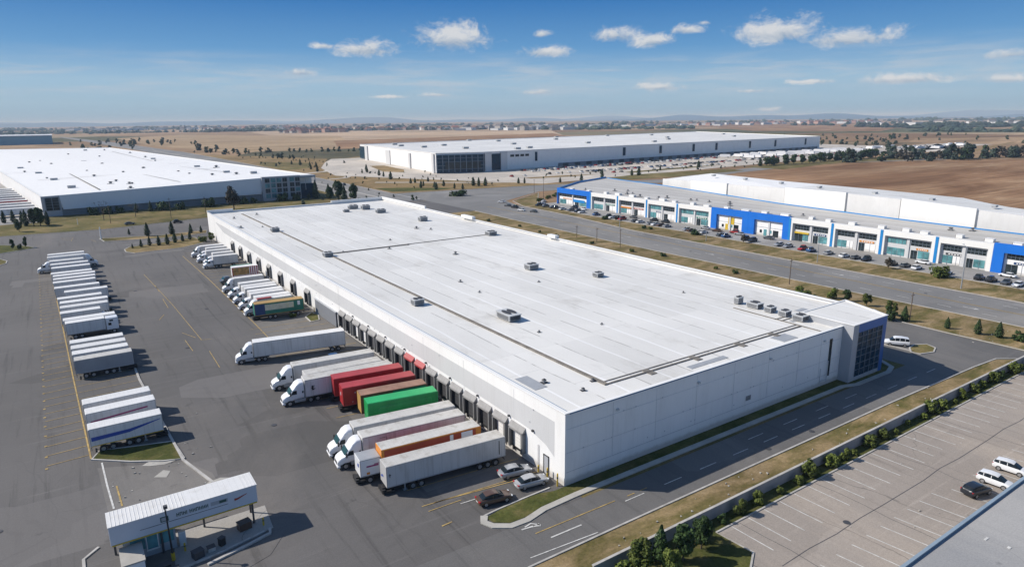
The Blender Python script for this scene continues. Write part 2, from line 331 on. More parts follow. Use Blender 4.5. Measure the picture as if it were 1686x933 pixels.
# ------------------------------------------------------------------ geometry helpers
class MB:
    def __init__(s): s.v = []; s.f = []; s.m = []
    def add(s, vs, fs, mi=0):
        o = len(s.v); s.v += [tuple(p) for p in vs]
        s.f += [tuple(i + o for i in q) for q in fs]; s.m += [mi] * len(fs)
        return s
    def box(s, x0, x1, y0, y1, z0, z1, mi=0):
        return s.add([(x0, y0, z0), (x1, y0, z0), (x1, y1, z0), (x0, y1, z0), (x0, y0, z1), (x1, y0, z1), (x1, y1, z1), (x0, y1, z1)],
                     [(0, 3, 2, 1), (4, 5, 6, 7), (0, 1, 5, 4), (1, 2, 6, 5), (2, 3, 7, 6), (3, 0, 4, 7)], mi)
    def prism(s, poly, z0, z1, mi=0, top=None, cap=True):
        """poly is counter-clockwise; z1 may be a list of heights"""
        n = len(poly); zt = z1 if isinstance(z1, (list, tuple)) else [z1] * n
        o = len(s.v)
        s.v += [(p[0], p[1], z0) for p in poly] + [(p[0], p[1], zt[i]) for i, p in enumerate(poly)]
        for i in range(n):
            j = (i + 1) % n
            s.f.append((o + i, o + j, o + n + j, o + n + i)); s.m.append(mi)
        if cap:
            s.f.append(tuple(o + n + i for i in range(n))); s.m.append(mi if top is None else top)
            s.f.append(tuple(o + n - 1 - i for i in range(n))); s.m.append(mi)
        return s
    def sheet(s, poly, z, mi=0):
        o = len(s.v); s.v += [(p[0], p[1], z) for p in poly]
        s.f.append(tuple(range(o, o + len(poly)))); s.m.append(mi); return s
    def quad(s, a, b, c, d, mi=0):
        return s.add([a, b, c, d], [(0, 1, 2, 3)], mi)
    def tube(s, a, b, r0, r1=None, n=8, mi=0, cap=True):
        a, b = Vector(a), Vector(b); r1 = r0 if r1 is None else r1
        d = (b - a).normalized(); u = d.orthogonal().normalized(); w = d.cross(u)
        o = len(s.v)
        for c, r in ((a, r0), (b, r1)):
            for i in range(n):
                t = 2 * PI * i / n
                s.v.append(tuple(c + (u * math.cos(t) + w * math.sin(t)) * r))
        for i in range(n):
            j = (i + 1) % n
            s.f.append((o + i, o + j, o + n + j, o + n + i)); s.m.append(mi)
        if cap:
            s.f.append(tuple(o + n - 1 - i for i in range(n))); s.f.append(tuple(o + n + i for i in range(n))); s.m += [mi, mi]
        return s
    def path(s, pts, w, z0, z1, mi=0, side=0.0):
        """a strip with thickness along a polyline (kerbs, walls); side shifts it sideways"""
        n = len(pts); P = [Vector((p[0], p[1])) for p in pts]
        nor = []
        for i in range(n):
            a = P[max(0, i - 1)]; b = P[min(n - 1, i + 1)]
            d = (b - a).normalized(); nor.append(Vector((-d.y, d.x)))
        o = len(s.v)
        for i in range(n):
            l = P[i] + nor[i] * (side + w / 2); r = P[i] + nor[i] * (side - w / 2)
            s.v += [(r.x, r.y, z0), (l.x, l.y, z0), (l.x, l.y, z1), (r.x, r.y, z1)]
        for i in range(n - 1):
            k = o + 4 * i; q = k + 4
            s.f += [(k + 3, q + 3, q + 2, k + 2), (k, q, q + 3, k + 3), (k + 2, q + 2, q + 1, k + 1)]; s.m += [mi] * 3
        s.f += [(o, o + 3, o + 2, o + 1), (o + 4 * n - 4, o + 4 * n - 3, o + 4 * n - 2, o + 4 * n - 1)]; s.m += [mi] * 2
        return s
    def strip(s, pts, w, z, mi=0):
        n = len(pts); P = [Vector((p[0], p[1])) for p in pts]; o = len(s.v)
        for i in range(n):
            a = P[max(0, i - 1)]; b = P[min(n - 1, i + 1)]
            d = (b - a).normalized(); q = Vector((-d.y, d.x)) * w / 2
            s.v += [(P[i].x - q.x, P[i].y - q.y, z), (P[i].x + q.x, P[i].y + q.y, z)]
        for i in range(n - 1):
            k = o + 2 * i; s.f.append((k, k + 2, k + 3, k + 1)); s.m.append(mi)
        return s
    def loft(s, secs, n=16, mi=0, e=3.0, axis='x'):
        """secs: (x, half width, z bottom, z top); rings are rounded rectangles"""
        o = len(s.v)
        for sec in secs:
            x, hw, zb, zt = sec[:4]; ee = sec[4] if len(sec) > 4 else e
            for i in range(n):
                t = 2 * PI * (i + 0.5) / n
                c, q = math.cos(t), math.sin(t)
                yy = hw * math.copysign(abs(c) ** (2 / ee), c); zz = (zb + zt) / 2 + (zt - zb) / 2 * math.copysign(abs(q) ** (2 / ee), q)
                s.v.append((x, yy, zz))
        for k in range(len(secs) - 1):
            for i in range(n):
                j = (i + 1) % n; a = o + k * n; b = a + n
                s.f.append((a + i, a + j, b + j, b + i)); s.m.append(mi)
        s.f.append(tuple(o + n - 1 - i for i in range(n))); s.f.append(tuple(o + (len(secs) - 1) * n + i for i in range(n))); s.m += [mi, mi]
        return s
    def mesh(s, name, mats, smooth_=False):
        me = bpy.data.meshes.new(name); me.from_pydata(s.v, [], s.f)
        for q in (mats if isinstance(mats, (list, tuple)) else [mats]): me.materials.append(q)
        me.polygons.foreach_set('material_index', s.m)
        if smooth_:
            me.polygons.foreach_set('use_smooth', [True] * len(me.polygons))
            try: me.set_sharp_from_angle(angle=R(smooth_ if smooth_ is not True else 40))
            except Exception: pass
        me.update()
        return me
    def build(s, name, mats, parent=None, smooth_=False, bevel=0, **tags):
        o = bpy.data.objects.new(name, s.mesh(name, mats, smooth_)); COL.objects.link(o)
        if parent is not None: o.parent = parent
        if bevel:
            b = o.modifiers.new('bevel', 'BEVEL'); b.width = bevel; b.segments = 2; b.limit_method = 'ANGLE'; b.angle_limit = R(50)
        for k, v in tags.items(): o[k] = v
        return o

def struct(name, mb, mats, **kw): return mb.build(name, mats, kind='structure', **kw)

def thing(name, label, cat, loc=(0, 0, 0), rz=0.0, group=None, sc=None):
    o = bpy.data.objects.new(name, None); COL.objects.link(o); o.empty_display_size = 0.5
    o.location = loc; o.rotation_euler = (0, 0, rz); o['label'] = label; o['category'] = cat
    if group: o['group'] = group
    if sc: o.scale = (sc, sc, sc)
    return o

def tag(o, label, cat, group=None):
    o['label'] = label; o['category'] = cat
    if group: o['group'] = group
    return o

def put(name, me, parent, loc=(0, 0, 0), rz=0.0):
    o = bpy.data.objects.new(name, me); COL.objects.link(o); o.parent = parent; o.location = loc; o.rotation_euler = (0, 0, rz)
    return o

KIDS = {}
def kids(o):
    return [c for c in COL.objects if c.parent == o]
def clone(root, kidlist, loc, rz, label, group=None, sc=None):
    """copy of a thing and of each part and sub-part; kidlist = [(part, [subparts])]"""
    r = root.copy(); COL.objects.link(r); r.location = loc; r.rotation_euler = (0, 0, rz); r['label'] = label
    if group: r['group'] = group
    if sc is not None: r.scale = (sc, sc, sc) if isinstance(sc, (int, float)) else sc
    for ch, subs in kidlist:
        c = ch.copy(); COL.objects.link(c); c.parent = r
        for g in subs:
            d = g.copy(); COL.objects.link(d); d.parent = c
    return r
def family(root):
    all_ = {}
    for c in COL.objects:
        if c.parent is not None: all_.setdefault(c.parent.name, []).append(c)
    return [(c, all_.get(c.name, [])) for c in all_.get(root.name, [])]

ORD = ['first', 'second', 'third', 'fourth', 'fifth', 'sixth', 'seventh', 'eighth', 'ninth', 'tenth', 'eleventh', 'twelfth', 'thirteenth', 'fourteenth', 'fifteenth',
       'sixteenth', 'seventeenth', 'eighteenth', 'nineteenth', 'twentieth']
TENS = {2: 'twenty', 3: 'thirty', 4: 'forty', 5: 'fifty', 6: 'sixty'}
def ordn(i):
    """1-based ordinal word"""
    if i <= 20: return ORD[i - 1]
    t, u = divmod(i, 10)
    return (TENS[t] + '-' + ORD[u - 1]) if u else TENS[t][:-1] + 'ieth'
def ccw(p):
    a = sum(p[i][0] * p[(i + 1) % len(p)][1] - p[(i + 1) % len(p)][0] * p[i][1] for i in range(len(p)))
    return p if a > 0 else p[::-1]
# ================================================================== THE SETTING
# ---- base ground to the horizon: a patchwork of stubble, soil and pasture
m, nt, b = new_mat('farmland')
v = coords(nt, (0.0022, 0.0022, 1), (0.3, 0.2, 0), (0, 0, R(-28)))
vo = N(nt, 'ShaderNodeTexVoronoi', i_Scale=1.0); L(nt, v, vo.inputs['Vector'])
sepc = nt.nodes.new('ShaderNodeSeparateColor'); L(nt, vo.outputs['Color'], sepc.inputs[0])
c = ramp(nt, sepc.outputs[0], [(0.0, (0.20, 0.125, 0.075)), (0.2, (0.34, 0.235, 0.145)), (0.42, (0.23, 0.15, 0.09)), (0.6, (0.40, 0.30, 0.20)), (0.74, (0.10, 0.10, 0.055)), (0.86, (0.15, 0.12, 0.07)), (0.95, (0.28, 0.19, 0.12))])
v2 = coords(nt, (0.003, 0.012, 1), (4, 2, 0), (0, 0, R(-20)))
n2 = noise(nt, 1.0, 7, 0.7, v2, 0.5)
c = mixc(nt, 0.75, c, ramp(nt, n2, [(0.3, 0.22), (0.7, 0.78)]), 'OVERLAY')
fw_ = noise(nt, 1.0, 6, 0.75, coords(nt, (0.004, 0.06, 1), (3, 1, 0), (0, 0, R(-24))))
c = mixc(nt, 0.5, c, ramp(nt, fw_, [(0.35, 0.28), (0.65, 0.74)]), 'OVERLAY')
sc2 = noise(nt, 0.02, 6, 0.75, coords(nt))
c = mixc(nt, mathn(nt, 'MULTIPLY', smooth(nt, sc2, 0.56, 0.68), 0.6), c, (0.10, 0.095, 0.05))
n3 = noise(nt, 0.15, 5, 0.7, coords(nt))
c = mixc(nt, 0.3, c, ramp(nt, n3, [(0.3, 0.3), (0.7, 0.7)]), 'OVERLAY')
L(nt, c, b.inputs['Base Color']); b.inputs['Roughness'].default_value = 1.0; b.inputs['Specular IOR Level'].default_value = 0.05
M['farm'] = m
S = 45000
struct('ground', MB().sheet([(-S, -S), (S, -S), (S, S), (-S, S)], 0.0), M['farm'])

struct('grass_verge', MB().sheet([(-160, -60), (126, -60), (126, 560), (96, 560), (-160, 340)], 0.010), M['olive'])
struct('yard_asphalt', MB().sheet([(-170, -60), (-40, -60), (-40, -17), (-13, -10.4), (0.2, -10.4), (0.2, 236), (128, 236), (128, 297), ((9.3, 295.3)[0], (9.3, 295.3)[1]), (-35.2, 285.0), (-72.3, 289.6), (-170, 306)], 0.020), M['yard'])
struct('dock_apron', MB().sheet([(-15.2, 9.0), (-0.4, 9.0), (-0.4, 98), (-15.2, 98)], 0.026), M['stalls'])
struct('south_road', MB().sheet([(-60, -10.3), (0, -10.3), (60, -10.6), (88.5, -11.2), (97.3, -11.7), (101.6, -14.8), (130, -17), (130, -8), (106.5, -13.1), (106.3, 0.9), (106.9, 11.4), (112, 20), (100, 24), (79.5, 24), (79.5, -3.4), (-8, -3.4), (-60, -3.4)], 0.030), M['lane'])
BN = [(124.5, -120), (124.5, 0), (124, 50), (124, 120), (126, 190), (128, 236), (128, 297), (97, 297), (98, 400), (96, 500), (93, 643), (87, 900), (72, 1250), (40, 1760), (-30, 2800), (-16, 2800), (84, 1760), (114, 1250), (122, 1140), (130, 760), (130, 540), (130, 440), (129, 345), (131, 338), (243, 322), (331, 300), (430, 326), (600, 343), (740, 285), (735, 272), (600, 322), (430, 305), (331, 281), (210, 291), (165, 262), (158, 240), (155, 190), (148, 140), (147, 70), (147, 0), (147, -120)]
struct('boulevard', MB().sheet(BN, 0.034), M['road'])
struct('median_grass', MB().sheet([(147.6, -120), (163, -120), (163, 195), (170, 238), (205, 284), (168, 258), (159, 236), (155.6, 190), (148.6, 140), (147.6, 70)], 0.045), M['grass'])
struct('strip_parking', MB().sheet([(163.1, -120), (184, -120), (184, 238), (170, 238), (163.1, 195)], 0.048), M['strip_lot'])
struct('boulevard_verge', MB().sheet([(79.6, 24), (100, 24.2), (112, 20.2), (107.4, 11.7), (107.2, 1.3), (107.3, -12.8), (124.2, -16), (124.2, 0), (123.7, 50), (123.7, 120), (125.7, 190), (127.7, 235.8), (79.6, 235.8)], 0.040), M['grass'])
struct('south_verge', MB().sheet([(-40, -30), (-8, -15.4), (100, -15.6), (126, -16), (126, -16.8), (100.9, -15.1), (96.6, -12.0), (88.5, -11.4), (60, -10.8), (0, -10.5), (-13, -10.5), (-40, -18)], 0.040), M['grass'])
struct('hedge_verge', MB().sheet([(-60, -60), (9, -60), (9, -17.6), (140, -17.6), (140, -16), (100, -15.65), (-8, -15.45), (-40, -30.1)], 0.036), M['green'])
struct('parking_lot', MB().sheet([(8.0, -17.7), (135, -17.7), (135, -80), (0, -80), (-6, -31), (8.4, -22.3)], 0.052), M['lot'])
struct('south_lawn', MB().sheet([(0.1, -0.05), (-1.8, -0.1), (-3.5, 0.5), (-6.3, 0.7), (-9.5, 0.4), (-12.0, -0.1), (-11.8, -1.4), (-10.2, -2.6), (-8.1, -2.7), (-5.0, -2.0), (0, -1.9), (62, -1.9), (63.5, -2.85), (73.3, -2.95), (76, -2.0), (77.6, 0.6), (79, 5), (76, 5), (60, 0)], 0.060), M['green'])
# sidewalk and kerbs
walk_pts = [(-12.0, 0.3), (-12.7, -0.8), (-12.2, -2.0), (-10.5, -3.2), (-8.2, -3.3), (-5.3, -2.6), (0, -2.35), (60, -2.35), (63, -3.3), (73.5, -3.4), (76.5, -2.4), (78.2, 0.5), (79.6, 5)]
struct('sidewalk', MB().path(walk_pts, 0.9, 0.0, 0.13), M['walk'])
kb = MB()
kb.path([(-12.0, 0.3), (-10.1, 0.5), (-6.1, 0.7), (-1.8, 0.8)], 0.22, 0, 0.13)
kb.path([(-40, -18), (-13, -10.4), (0, -10.4), (60, -10.7), (88.5, -11.3), (96.9, -11.8), (101.3, -14.9), (130, -16.8)], 0.25, 0, 0.14)
kb.path([(112, 20), (106.9, 11.4), (106.7, 1.1), (106.9, -13.0), (124.3, -16)], 0.25, 0, 0.14)
kb.path([(124.3, -40), (124.3, 0), (123.8, 50), (123.8, 120), (125.8, 190), (127.8, 235)], 0.25, 0, 0.14)
kb.path([(147.4, -60), (147.4, 70), (148.4, 140), (155.4, 190), (158.6, 236), (167, 258), (204, 285)], 0.28, 0, 0.14)
kb.path([(163.1, -60), (163.1, 195), (170, 238), (205, 285)], 0.28, 0, 0.14)
kb.path([(-72.3, 289.6), (-35.2, 285.0), (9.3, 295.3), (128, 297)], 0.3, 0, 0.14)
kb.path([(-6, -31), (8.4, -22.3), (8.0, -17.65), (135, -17.65)], 0.22, 0, 0.15)
kb.path([(129.2, 345), (130.2, 440), (130.2, 540), (130.2, 760), (122, 1140)], 0.5, 0, 0.15)
kb.path([(131, 338.5), (243, 322.5), (331, 300.5)], 0.4, 0, 0.15)
kb.path([(113, 300), (113.5, 400), (112, 540), (110, 700), (104, 900), (92, 1250)], 0.9, 0, 0.15)
kb.path([(97.2, 300), (98.2, 400), (96.2, 500), (93.2, 643), (87, 900)], 0.4, 0, 0.15)
kb.path([(-41.6, 104), (-41.3, 74), (-40.3, 52), (-39.5, 36), (-37.2, 27)], 0.35, 0, 0.2)
struct('kerb', kb, M['kerb'])

def island(poly, mat, name='grass_island', z=0.14, kerb=True):
    struct(name, MB().prism(poly, 0.0, z), mat)
    if kerb:
        struct('kerb', MB().path(list(poly) + [poly[0]], 0.28, 0.0, z + 0.03), M['kerb'])
island(ccw([(-31.8, 223.9), (-29.8, 228.5), (-21.9, 230.4), (-5.6, 236.9), (-4.1, 221.9), (-13.5, 214.6), (-23.8, 213.5), (-29.3, 213.3), (-31.7, 217.9)]), M['grass'])
island(ccw([(-38.0, 258.0), (-30.3, 255.8), (-17.3, 251.4), (2.1, 254.3), (0.5, 245.4), (-16.1, 243.1), (-36.8, 248.4)]), M['grass'])
island(ccw([(-71.1, 264.4), (-63.2, 256.8), (-59.2, 249.1), (-64.4, 245.4), (-70.1, 242.5), (-120, 232), (-120, 252)]), M['green'])
island(ccw([(-69.5, 229.9), (-67.2, 224.3), (-67.3, 219.5), (-68.8, 217.0), (-110, 206), (-110, 226)]), M['olive'])
island(ccw([(-50.1, 43.6), (-49.0, 46.0), (-45.2, 44.7), (-39.8, 43.0), (-39.3, 36.4), (-41.8, 37.3), (-45.7, 39.8)]), M['green'])
island(ccw([(90.0, 0.9), (92.7, 1.3), (95.1, 0.0), (94.2, -2.1), (91.3, -3.1), (88.0, -2.1), (87.7, -0.5)]), M['olive'])
island(ccw([(-3.7, 95.8), (-1.4, 98.6), (-0.5, 96.0), (-1.8, 91.3), (-3.9, 91.0)]), M['green'])
struct('kerb', MB().path([(88.2, 12), (88.2, 5), (88.6, -0.6)], 0.3, 0, 0.14), M['kerb'])

# front lawn of the left warehouse, its dock yard
struct('front_lawn', MB().sheet([(-72.4, 291.5), (-35.1, 287.0), (9.7, 297.6), (128, 298), (96, 298), (97, 360), (82, 352), (-60, 351.9), (-160, 340), (-160, 308)], 0.046), M['olive'])
struct('left_dock_yard', MB().sheet([(-57, 351), (-60, 330), (-160, 336), (-330, 1180), (-140, 1180)], 0.056), M['strip_lot'])
# patchwork on the middle ground: paths, small lots, dry patches
for nm_, mm_, z_, pts_ in (('gravel_path', 'far_lot', 0.068, [(150, 420), (176, 398), (205, 372), (243, 345), (246, 349), (208, 377), (180, 403), (153, 425)]), ('gravel_path', 'far_lot', 0.068, [(132, 470), (150, 476), (176, 520), (172, 523), (147, 481), (132, 475)]),
        ('green_patch', 'green', 0.056, [(133, 350), (160, 340), (180, 345), (150, 372), (133, 380)]), ('green_patch', 'olive', 0.056, [(136, 600), (166, 620), (190, 700), (150, 760), (134, 700)]),
        ('dry_patch', 'dry', 0.064, [(262, 372), (300, 366), (330, 370), (296, 380), (262, 382)]), ('dry_patch', 'olive', 0.064, [(360, 362), (430, 366), (500, 376), (430, 378), (362, 372)]), ('dry_patch', 'dry', 0.064, [(200, 520), (212, 500), (226, 530), (236, 600), (222, 606)]),
        ('service_lot', 'far_lot', 0.062, [(880, 380), (1180, 400), (1150, 470), (1015, 470), (960, 352)]), ('service_lot', 'strip_lot', 0.070, [(700, 392), (850, 392), (870, 420), (720, 424)]), ('dirt_track', 'dry', 0.020, [(250, 760), (470, 980), (900, 1240), (905, 1232), (476, 972), (256, 753)]),
        ('dirt_track', 'dry', 0.020, [(760, 280), (900, 330), (1300, 420), (1302, 412), (903, 320), (765, 272)]), ('pasture_field', 'olive', 0.015, [(800, 60), (1500, -200), (2200, 100), (1400, 260), (900, 210)]), ('pasture_field', 'olive', 0.015, [(1040, 900), (1500, 860), (1700, 1200), (1200, 1300)]),
        ('ploughed_field', 'plough', 0.015, [(300, 900), (900, 1050), (1300, 1700), (500, 1500)])):
    struct(nm_, MB().sheet(ccw(pts_), z_), M[mm_])
# far warehouse: light forecourt, dry verges
struct('forecourt', MB().sheet([(150, 505), (205, 400), (243, 332), (404, 346), (712, 378), (960, 350), (1010, 470), (1040, 880), (265, 760), (235, 760), (170, 620)], 0.046), M['far_lot'])
struct('dry_verge', MB().sheet([(131, 340), (243, 324), (262, 312), (300, 318), (243, 333), (205, 400), (150, 505), (131, 520)], 0.052), M['dry'])
struct('dry_verge', MB().sheet([(131, 560), (150, 512), (172, 610), (232, 765), (180, 900), (126, 1000)], 0.052), M['dry'])
struct('access_road', MB().path([(131, 545), (160, 560), (210, 640), (246, 745)], 7, 0.0, 0.06), M['far_lot'])
struct('olive_verge', MB().sheet(ccw([(284.8, 332.1), (354.0, 347.4), (458.7, 337.4), (451.3, 314.7), (351.1, 310.7), (293.6, 317.9)]), 0.060), M['olive'])
struct('olive_verge', MB().sheet(ccw([(487.6, 342.9), (609.1, 355.2), (769.6, 328.1), (721.5, 292.4), (604.4, 318.9), (487.9, 301.3)]), 0.060), M['olive'])
struct('ploughed_field', MB().sheet([(252, -200), (1100, -200), (790, 215), (728, 270), (560, 318), (430, 300), (330, 278), (290, 262), (252, 216)], 0.016), M['plough'])
struct('tan_field', MB().sheet(ccw([(753.0, 3541.6), (2121.6, 5086.5), (1888.2, 2512.1), (1100.8, 1384.3), (479.2, 1292.2), (451.1, 1571.0)]), 0.012), turf('stubble_field', [(0.30, 0.21, 0.13), (0.42, 0.31, 0.21), (0.50, 0.39, 0.28)], 0.006, (1, 2, 1), 0.15, 0.6))
struct('tan_field', MB().sheet(ccw([(113.2, 2355.4), (364.4, 2791.7), (694.0, 1990.6), (299.4, 811.8), (192.8, 963.2), (119.5, 1508.9)]), 0.014), turf('mown_field', [(0.24, 0.165, 0.09), (0.35, 0.25, 0.15), (0.42, 0.31, 0.19)], 0.008, (1, 2.5, 1), 0.15, 0.7))
struct('tan_field', MB().sheet(ccw([(3412.8, 3015.0), (6673.0, 3637.5), (3298.4, 1546.8), (2004.5, 1010.1), (1842.8, 1337.2)]), 0.012), M['plough'])
struct('pasture_field', MB().sheet(ccw([(149.8, 916.9), (212.8, 1046.3), (392.8, 1044.1), (264.8, 729.7), (162.5, 701.6)]), 0.018), turf('rough_pasture', [(0.05, 0.055, 0.03), (0.10, 0.09, 0.05), (0.17, 0.13, 0.07)], 0.02))

# ---- painted markings
yl = MB(); wl = MB()
ZM = 0.066
def line(mb, a, b, w=0.14, dash=None, z=ZM):
    a = Vector(a[:2]); b = Vector(b[:2])
    if not dash: mb.strip([a, b], w, z); return
    d = (b - a); ln = d.length; d.normalize(); t = 0
    while t < ln:
        mb.strip([a + d * t, a + d * min(ln, t + dash[0])], w, z); t += dash[0] + dash[1]
# trailer parking rows on the left of the yard
for i in range(45):
    y = 45.5 + i * 3.45
    xo = -0.032 * (y - 45)
    line(yl, (-55.4 + xo * 0.5, y - 0.35), (-50.4 + xo, y), 0.13)
    if 56 < y < 85: line(yl, (-50.2 + xo, y), (-41.6, y + 0.4), 0.11)
yl.strip([(-50.2, 44), (-51.4, 82), (-52.6, 125), (-53.9, 165), (-55.0, 200)], 0.22, ZM)
for i in range(40):
    y = 44 + i * 4.0
    yl.strip([(-55.4 - 0.016 * (y - 45) , y), (-55.4 - 0.016 * (y - 45), y + 0.45)], 0.35, ZM)
# dock stall lines
for i in range(46):
    y = 5.4 + i * 4.35
    if 95 < y < 98: continue
    x1 = -17.2 if y < 100 else -15.4
    line(yl, (x1, y + 1.0), (-0.8, y - 0.4), 0.13)
yl.strip([(-15.9, 197), (-15.2, 150), (-15.1, 100), (-15.3, 80)], 0.18, ZM)
line(wl, (-13, 4.2), (-8.5, 3.9), 0.14)
line(yl, (-15.5, 6.3), (-3.0, 4.6), 0.16)
line(yl, (-17.0, 5.0), (-12.5, 4.9), 0.12); line(yl, (-17.1, 1.4), (-15.7, 1.5), 0.2)
wl.strip([(-49.0, 41.8), (-48.8, 34.3), (-48.5, 27.7)], 0.22, ZM)
yl.strip([(-47.8, 33.6), (-47.7, 30.8), (-47.6, 27.8)], 0.2, ZM)
# long curved guide line in the yard
yl.strip([(-30.6, 172.0), (-29.4, 146.6), (-28.5, 126.5), (-28.0, 106.7), (-27.6, 91.7)], 0.12, ZM)
for a, b_ in (((-27.6, 83.0),(-27.8, 71.7)), ((-29.6, 153.8),(-29.5, 145.1)), ((-29.8, 135.6),(-29.9, 124.7)), ((-30.3, 99.9),(-28.4, 94.3)), ((-27.8, 91.9),(-25.7, 91.3)), ((-30.6, 93.8),(-30.4, 85.1)), ((-33.2, 114.1),(-31.6, 118.6)), ((-41.0, 256.7),(-39.6, 250.5)), ((-51.2, 269.8),(-46.6, 268.1)), ((-47.6, 261.7),(-51.2, 266.3)), ((-47.0, 266.7),(-47.8, 258.4))):
    line(yl, a, b_, 0.13)
# south road
line(yl, (-9, -6.0), (3, -6.2), 0.14); line(yl, (5, -6.3), (9, -6.3), 0.14, (1.2, 1.0))
line(wl, (-8, -7.6), (-3.6, -7.7), 0.2); line(wl, (4, -7.0), (84, -7.6), 0.13, (3.2, 3.6))
line(wl, (-12, -9.2), (-3, -9.9), 0.14); line(wl, (30, -5.4), (60, -5.5), 0.11, (3.5, 5))
# lane arrow near the corner
wl.strip([(-9.9, -4.5), (-8.4, -4.7)], 0.22, ZM); wl.strip([(-9.3, -4.3), (-8.3, -4.1), (-7.5, -5.0)], 0.2, ZM)
wl.add([(*(-7.5, -4.6), ZM), (*(-7.6, -5.2), ZM), (*(-8.6, -4.8), ZM)], [(0, 1, 2)])
# boulevard centre line and lane dashes
cy = [(134.8, -60), (135.2, 0), (137, 60), (139, 114), (141, 190), (142, 246)]
yl.strip([(p[0] - 0.2, p[1]) for p in cy], 0.18, ZM); yl.strip([(p[0] + 0.25, p[1]) for p in cy], 0.18, ZM)
for off in (-6.2, 5.6):
    for i in range(30):
        y = -60 + i * 10.0
        xx = 135 + max(0, (y)) * 0.03
        line(wl, (xx + off, y), (xx + off + 0.1, y + 3.2), 0.2)
for y in (6, 45, 88, 130):   # turn arrows
    xx = 135 + y * 0.03 + (4.0 if y % 2 else -3.2)
    line(wl, (xx, y), (xx, y + 2.6), 0.25); wl.add([(xx - 0.6, y, ZM), (xx + 0.6, y, ZM), (xx, y - 1.2, ZM)], [(0, 1, 2)])
line(wl, (105, 305), (105.5, 700), 0.2, (3, 6)); line(wl, (121, 340), (121.5, 700), 0.2, (3, 6))
# parking lot stalls
for i in range(34):
    x = 10.4 + i * 3.02
    line(wl, (x, -17.9), (x + 0.15, -23.2 + random.uniform(-0.3, 0.3)), 0.13)
    if i < 30 and x < 38: line(wl, (x - 1.0, -27.6), (x - 0.3, -33.2), 0.13)
    elif i < 30: line(wl, (x - 1.0, -28.6), (x - 0.5, -33.6), 0.12)
line(yl, (112, 290), (128, 291), 0.3); line(wl, (128.5, 300), (129, 335), 0.6)
# stalls of the strip parking
for i in range(70):
    y = -60 + i * 4.2
    line(wl, (163.6, y), (168.4, y), 0.14)
struct('yellow_road_markings', yl, M['yellow_line']); struct('white_road_markings', wl, M['white_line'])

mh = MB()
for x_, y_ in ((-26, 40), (-31, 88), (-22, 118), (-35, 150), (-60, 30), (-20, -7.5), (30, -8.8), (138, 20), (133, 96), (-48, 232), (40, -9.2), (60, -30), (22, -25)):
    mh.tube((x_, y_, 0.05), (x_, y_, 0.075), 0.42, n=16)
struct('manhole_cover', mh, M['dark_gray'])
rg = random.Random(90)
for cx_, cy_, rx_, ry_, n_ in ((-45, 33, 5, 5, 16), (-38, 24, 4, 4, 10), (40, -12.6, 45, 1.5, 34), (112, -4, 9, 5, 12), (-37, 45, 2, 8, 8), (30, -27, 24, 8, 14)):
    for i in range(n_):
        x_, y_ = cx_ + rg.uniform(-rx_, rx_), cy_ + rg.uniform(-ry_, ry_); s_ = rg.uniform(.08, .35); k = MB()
        k.prism([(x_, y_), (x_ + s_, y_ + s_ * rg.uniform(-.5, .3)), (x_ + s_ * .8, y_ + s_ * rg.uniform(.5, 1.2))], 0.04, 0.07 + rg.uniform(0, .12))
        o = k.build('stone', M['walk'] if rg.random() < .6 else M['kerb']); tag(o, 'small pale stone or scrap lying on the ground by the roads', 'stone', 'stones and scraps lying about')
# concrete joints of the parking lot as thin tar lines
tj = MB()
for x in (12, 27, 43, 60, 78, 96):
    pts = [(x + random.uniform(-0.3, 0.3), -18 - k * 3.2) for k in range(7)]
    tj.strip(pts, 0.07, 0.060)
for y in (-25.4, -36):
    tj.strip([(9 + k * 5, y + random.uniform(-0.18, 0.18)) for k in range(24)], 0.09, 0.060)
struct('tar_joints', tj, M['dark_gray'])

# ================================================================== MAIN WAREHOUSE
LN, WD, HT = 235.0, 77.0, 10.0
wh = thing('warehouse', 'huge white flat-roofed warehouse with a row of truck docks along its long wall', 'warehouse', (0, 0, 0))
w = MB()
# walls (front y=0, right x=WD, back y=LN, left x=0): thin shells, roof sheet separate
T = 0.35
w.box(0, WD, LN - T, LN, 0, HT)                       # back
w.box(WD - T, WD, 8.1, LN - T, 0, HT)                  # right
w.box(0, 62.5, 0, T, 0, HT)                           # front
w.box(0, T, T, LN - T, 0, HT)                         # dock side
gb = MB()
gb.add([(-0.012, 2.2, 8.2), (-0.012, 205, 8.2), (-0.012, 220, 8.0), (-0.012, 205, 5.7), (-0.012, 75, 5.5), (-0.012, 18, 5.2), (-0.012, 8, 5.0), (-0.012, 4, 4.2), (-0.012, 2.2, 3.2)], [tuple(range(8, -1, -1))])
gb.build('grey_band', M['gray_band'], wh)
jx = [8.1, 16.2, 24.5, 33, 41.5, 49.5, 56]
for x in jx: w.box(x - 0.022, x + 0.022, -0.012, 0, 1.9, 9.6, 1)
for z in (4.6, 7.9): w.box(0.2, 62, -0.010, 0, z - 0.018, z + 0.018, 1)
w.box(0.2, 62, -0.010, 0, 1.85, 1.92, 1)
for i in range(16):
    y = 11.5 + i * 14
    w.box(-0.016, -0.0, y - 0.03, y + 0.03, 3.9, 9.5, 1)
for i in range(30):
    x = random.uniform(3, 60); z = random.choice((4.6, 7.9, 2.6))
    w.box(x - 0.09, x + 0.09, -0.05, -0.012, z - 0.05, z + 0.13, 1)
for i in range(44):
    y = random.uniform(4, 200); z = random.uniform(4.4, 8.3)
    w.box(-0.10, -0.017, y - 0.08, y + 0.08, z - 0.08, z + 0.08, 1)
w.build('wall', [M['white_wall'], M['joint']], wh)
pl = MB()
rng = random.Random(3)
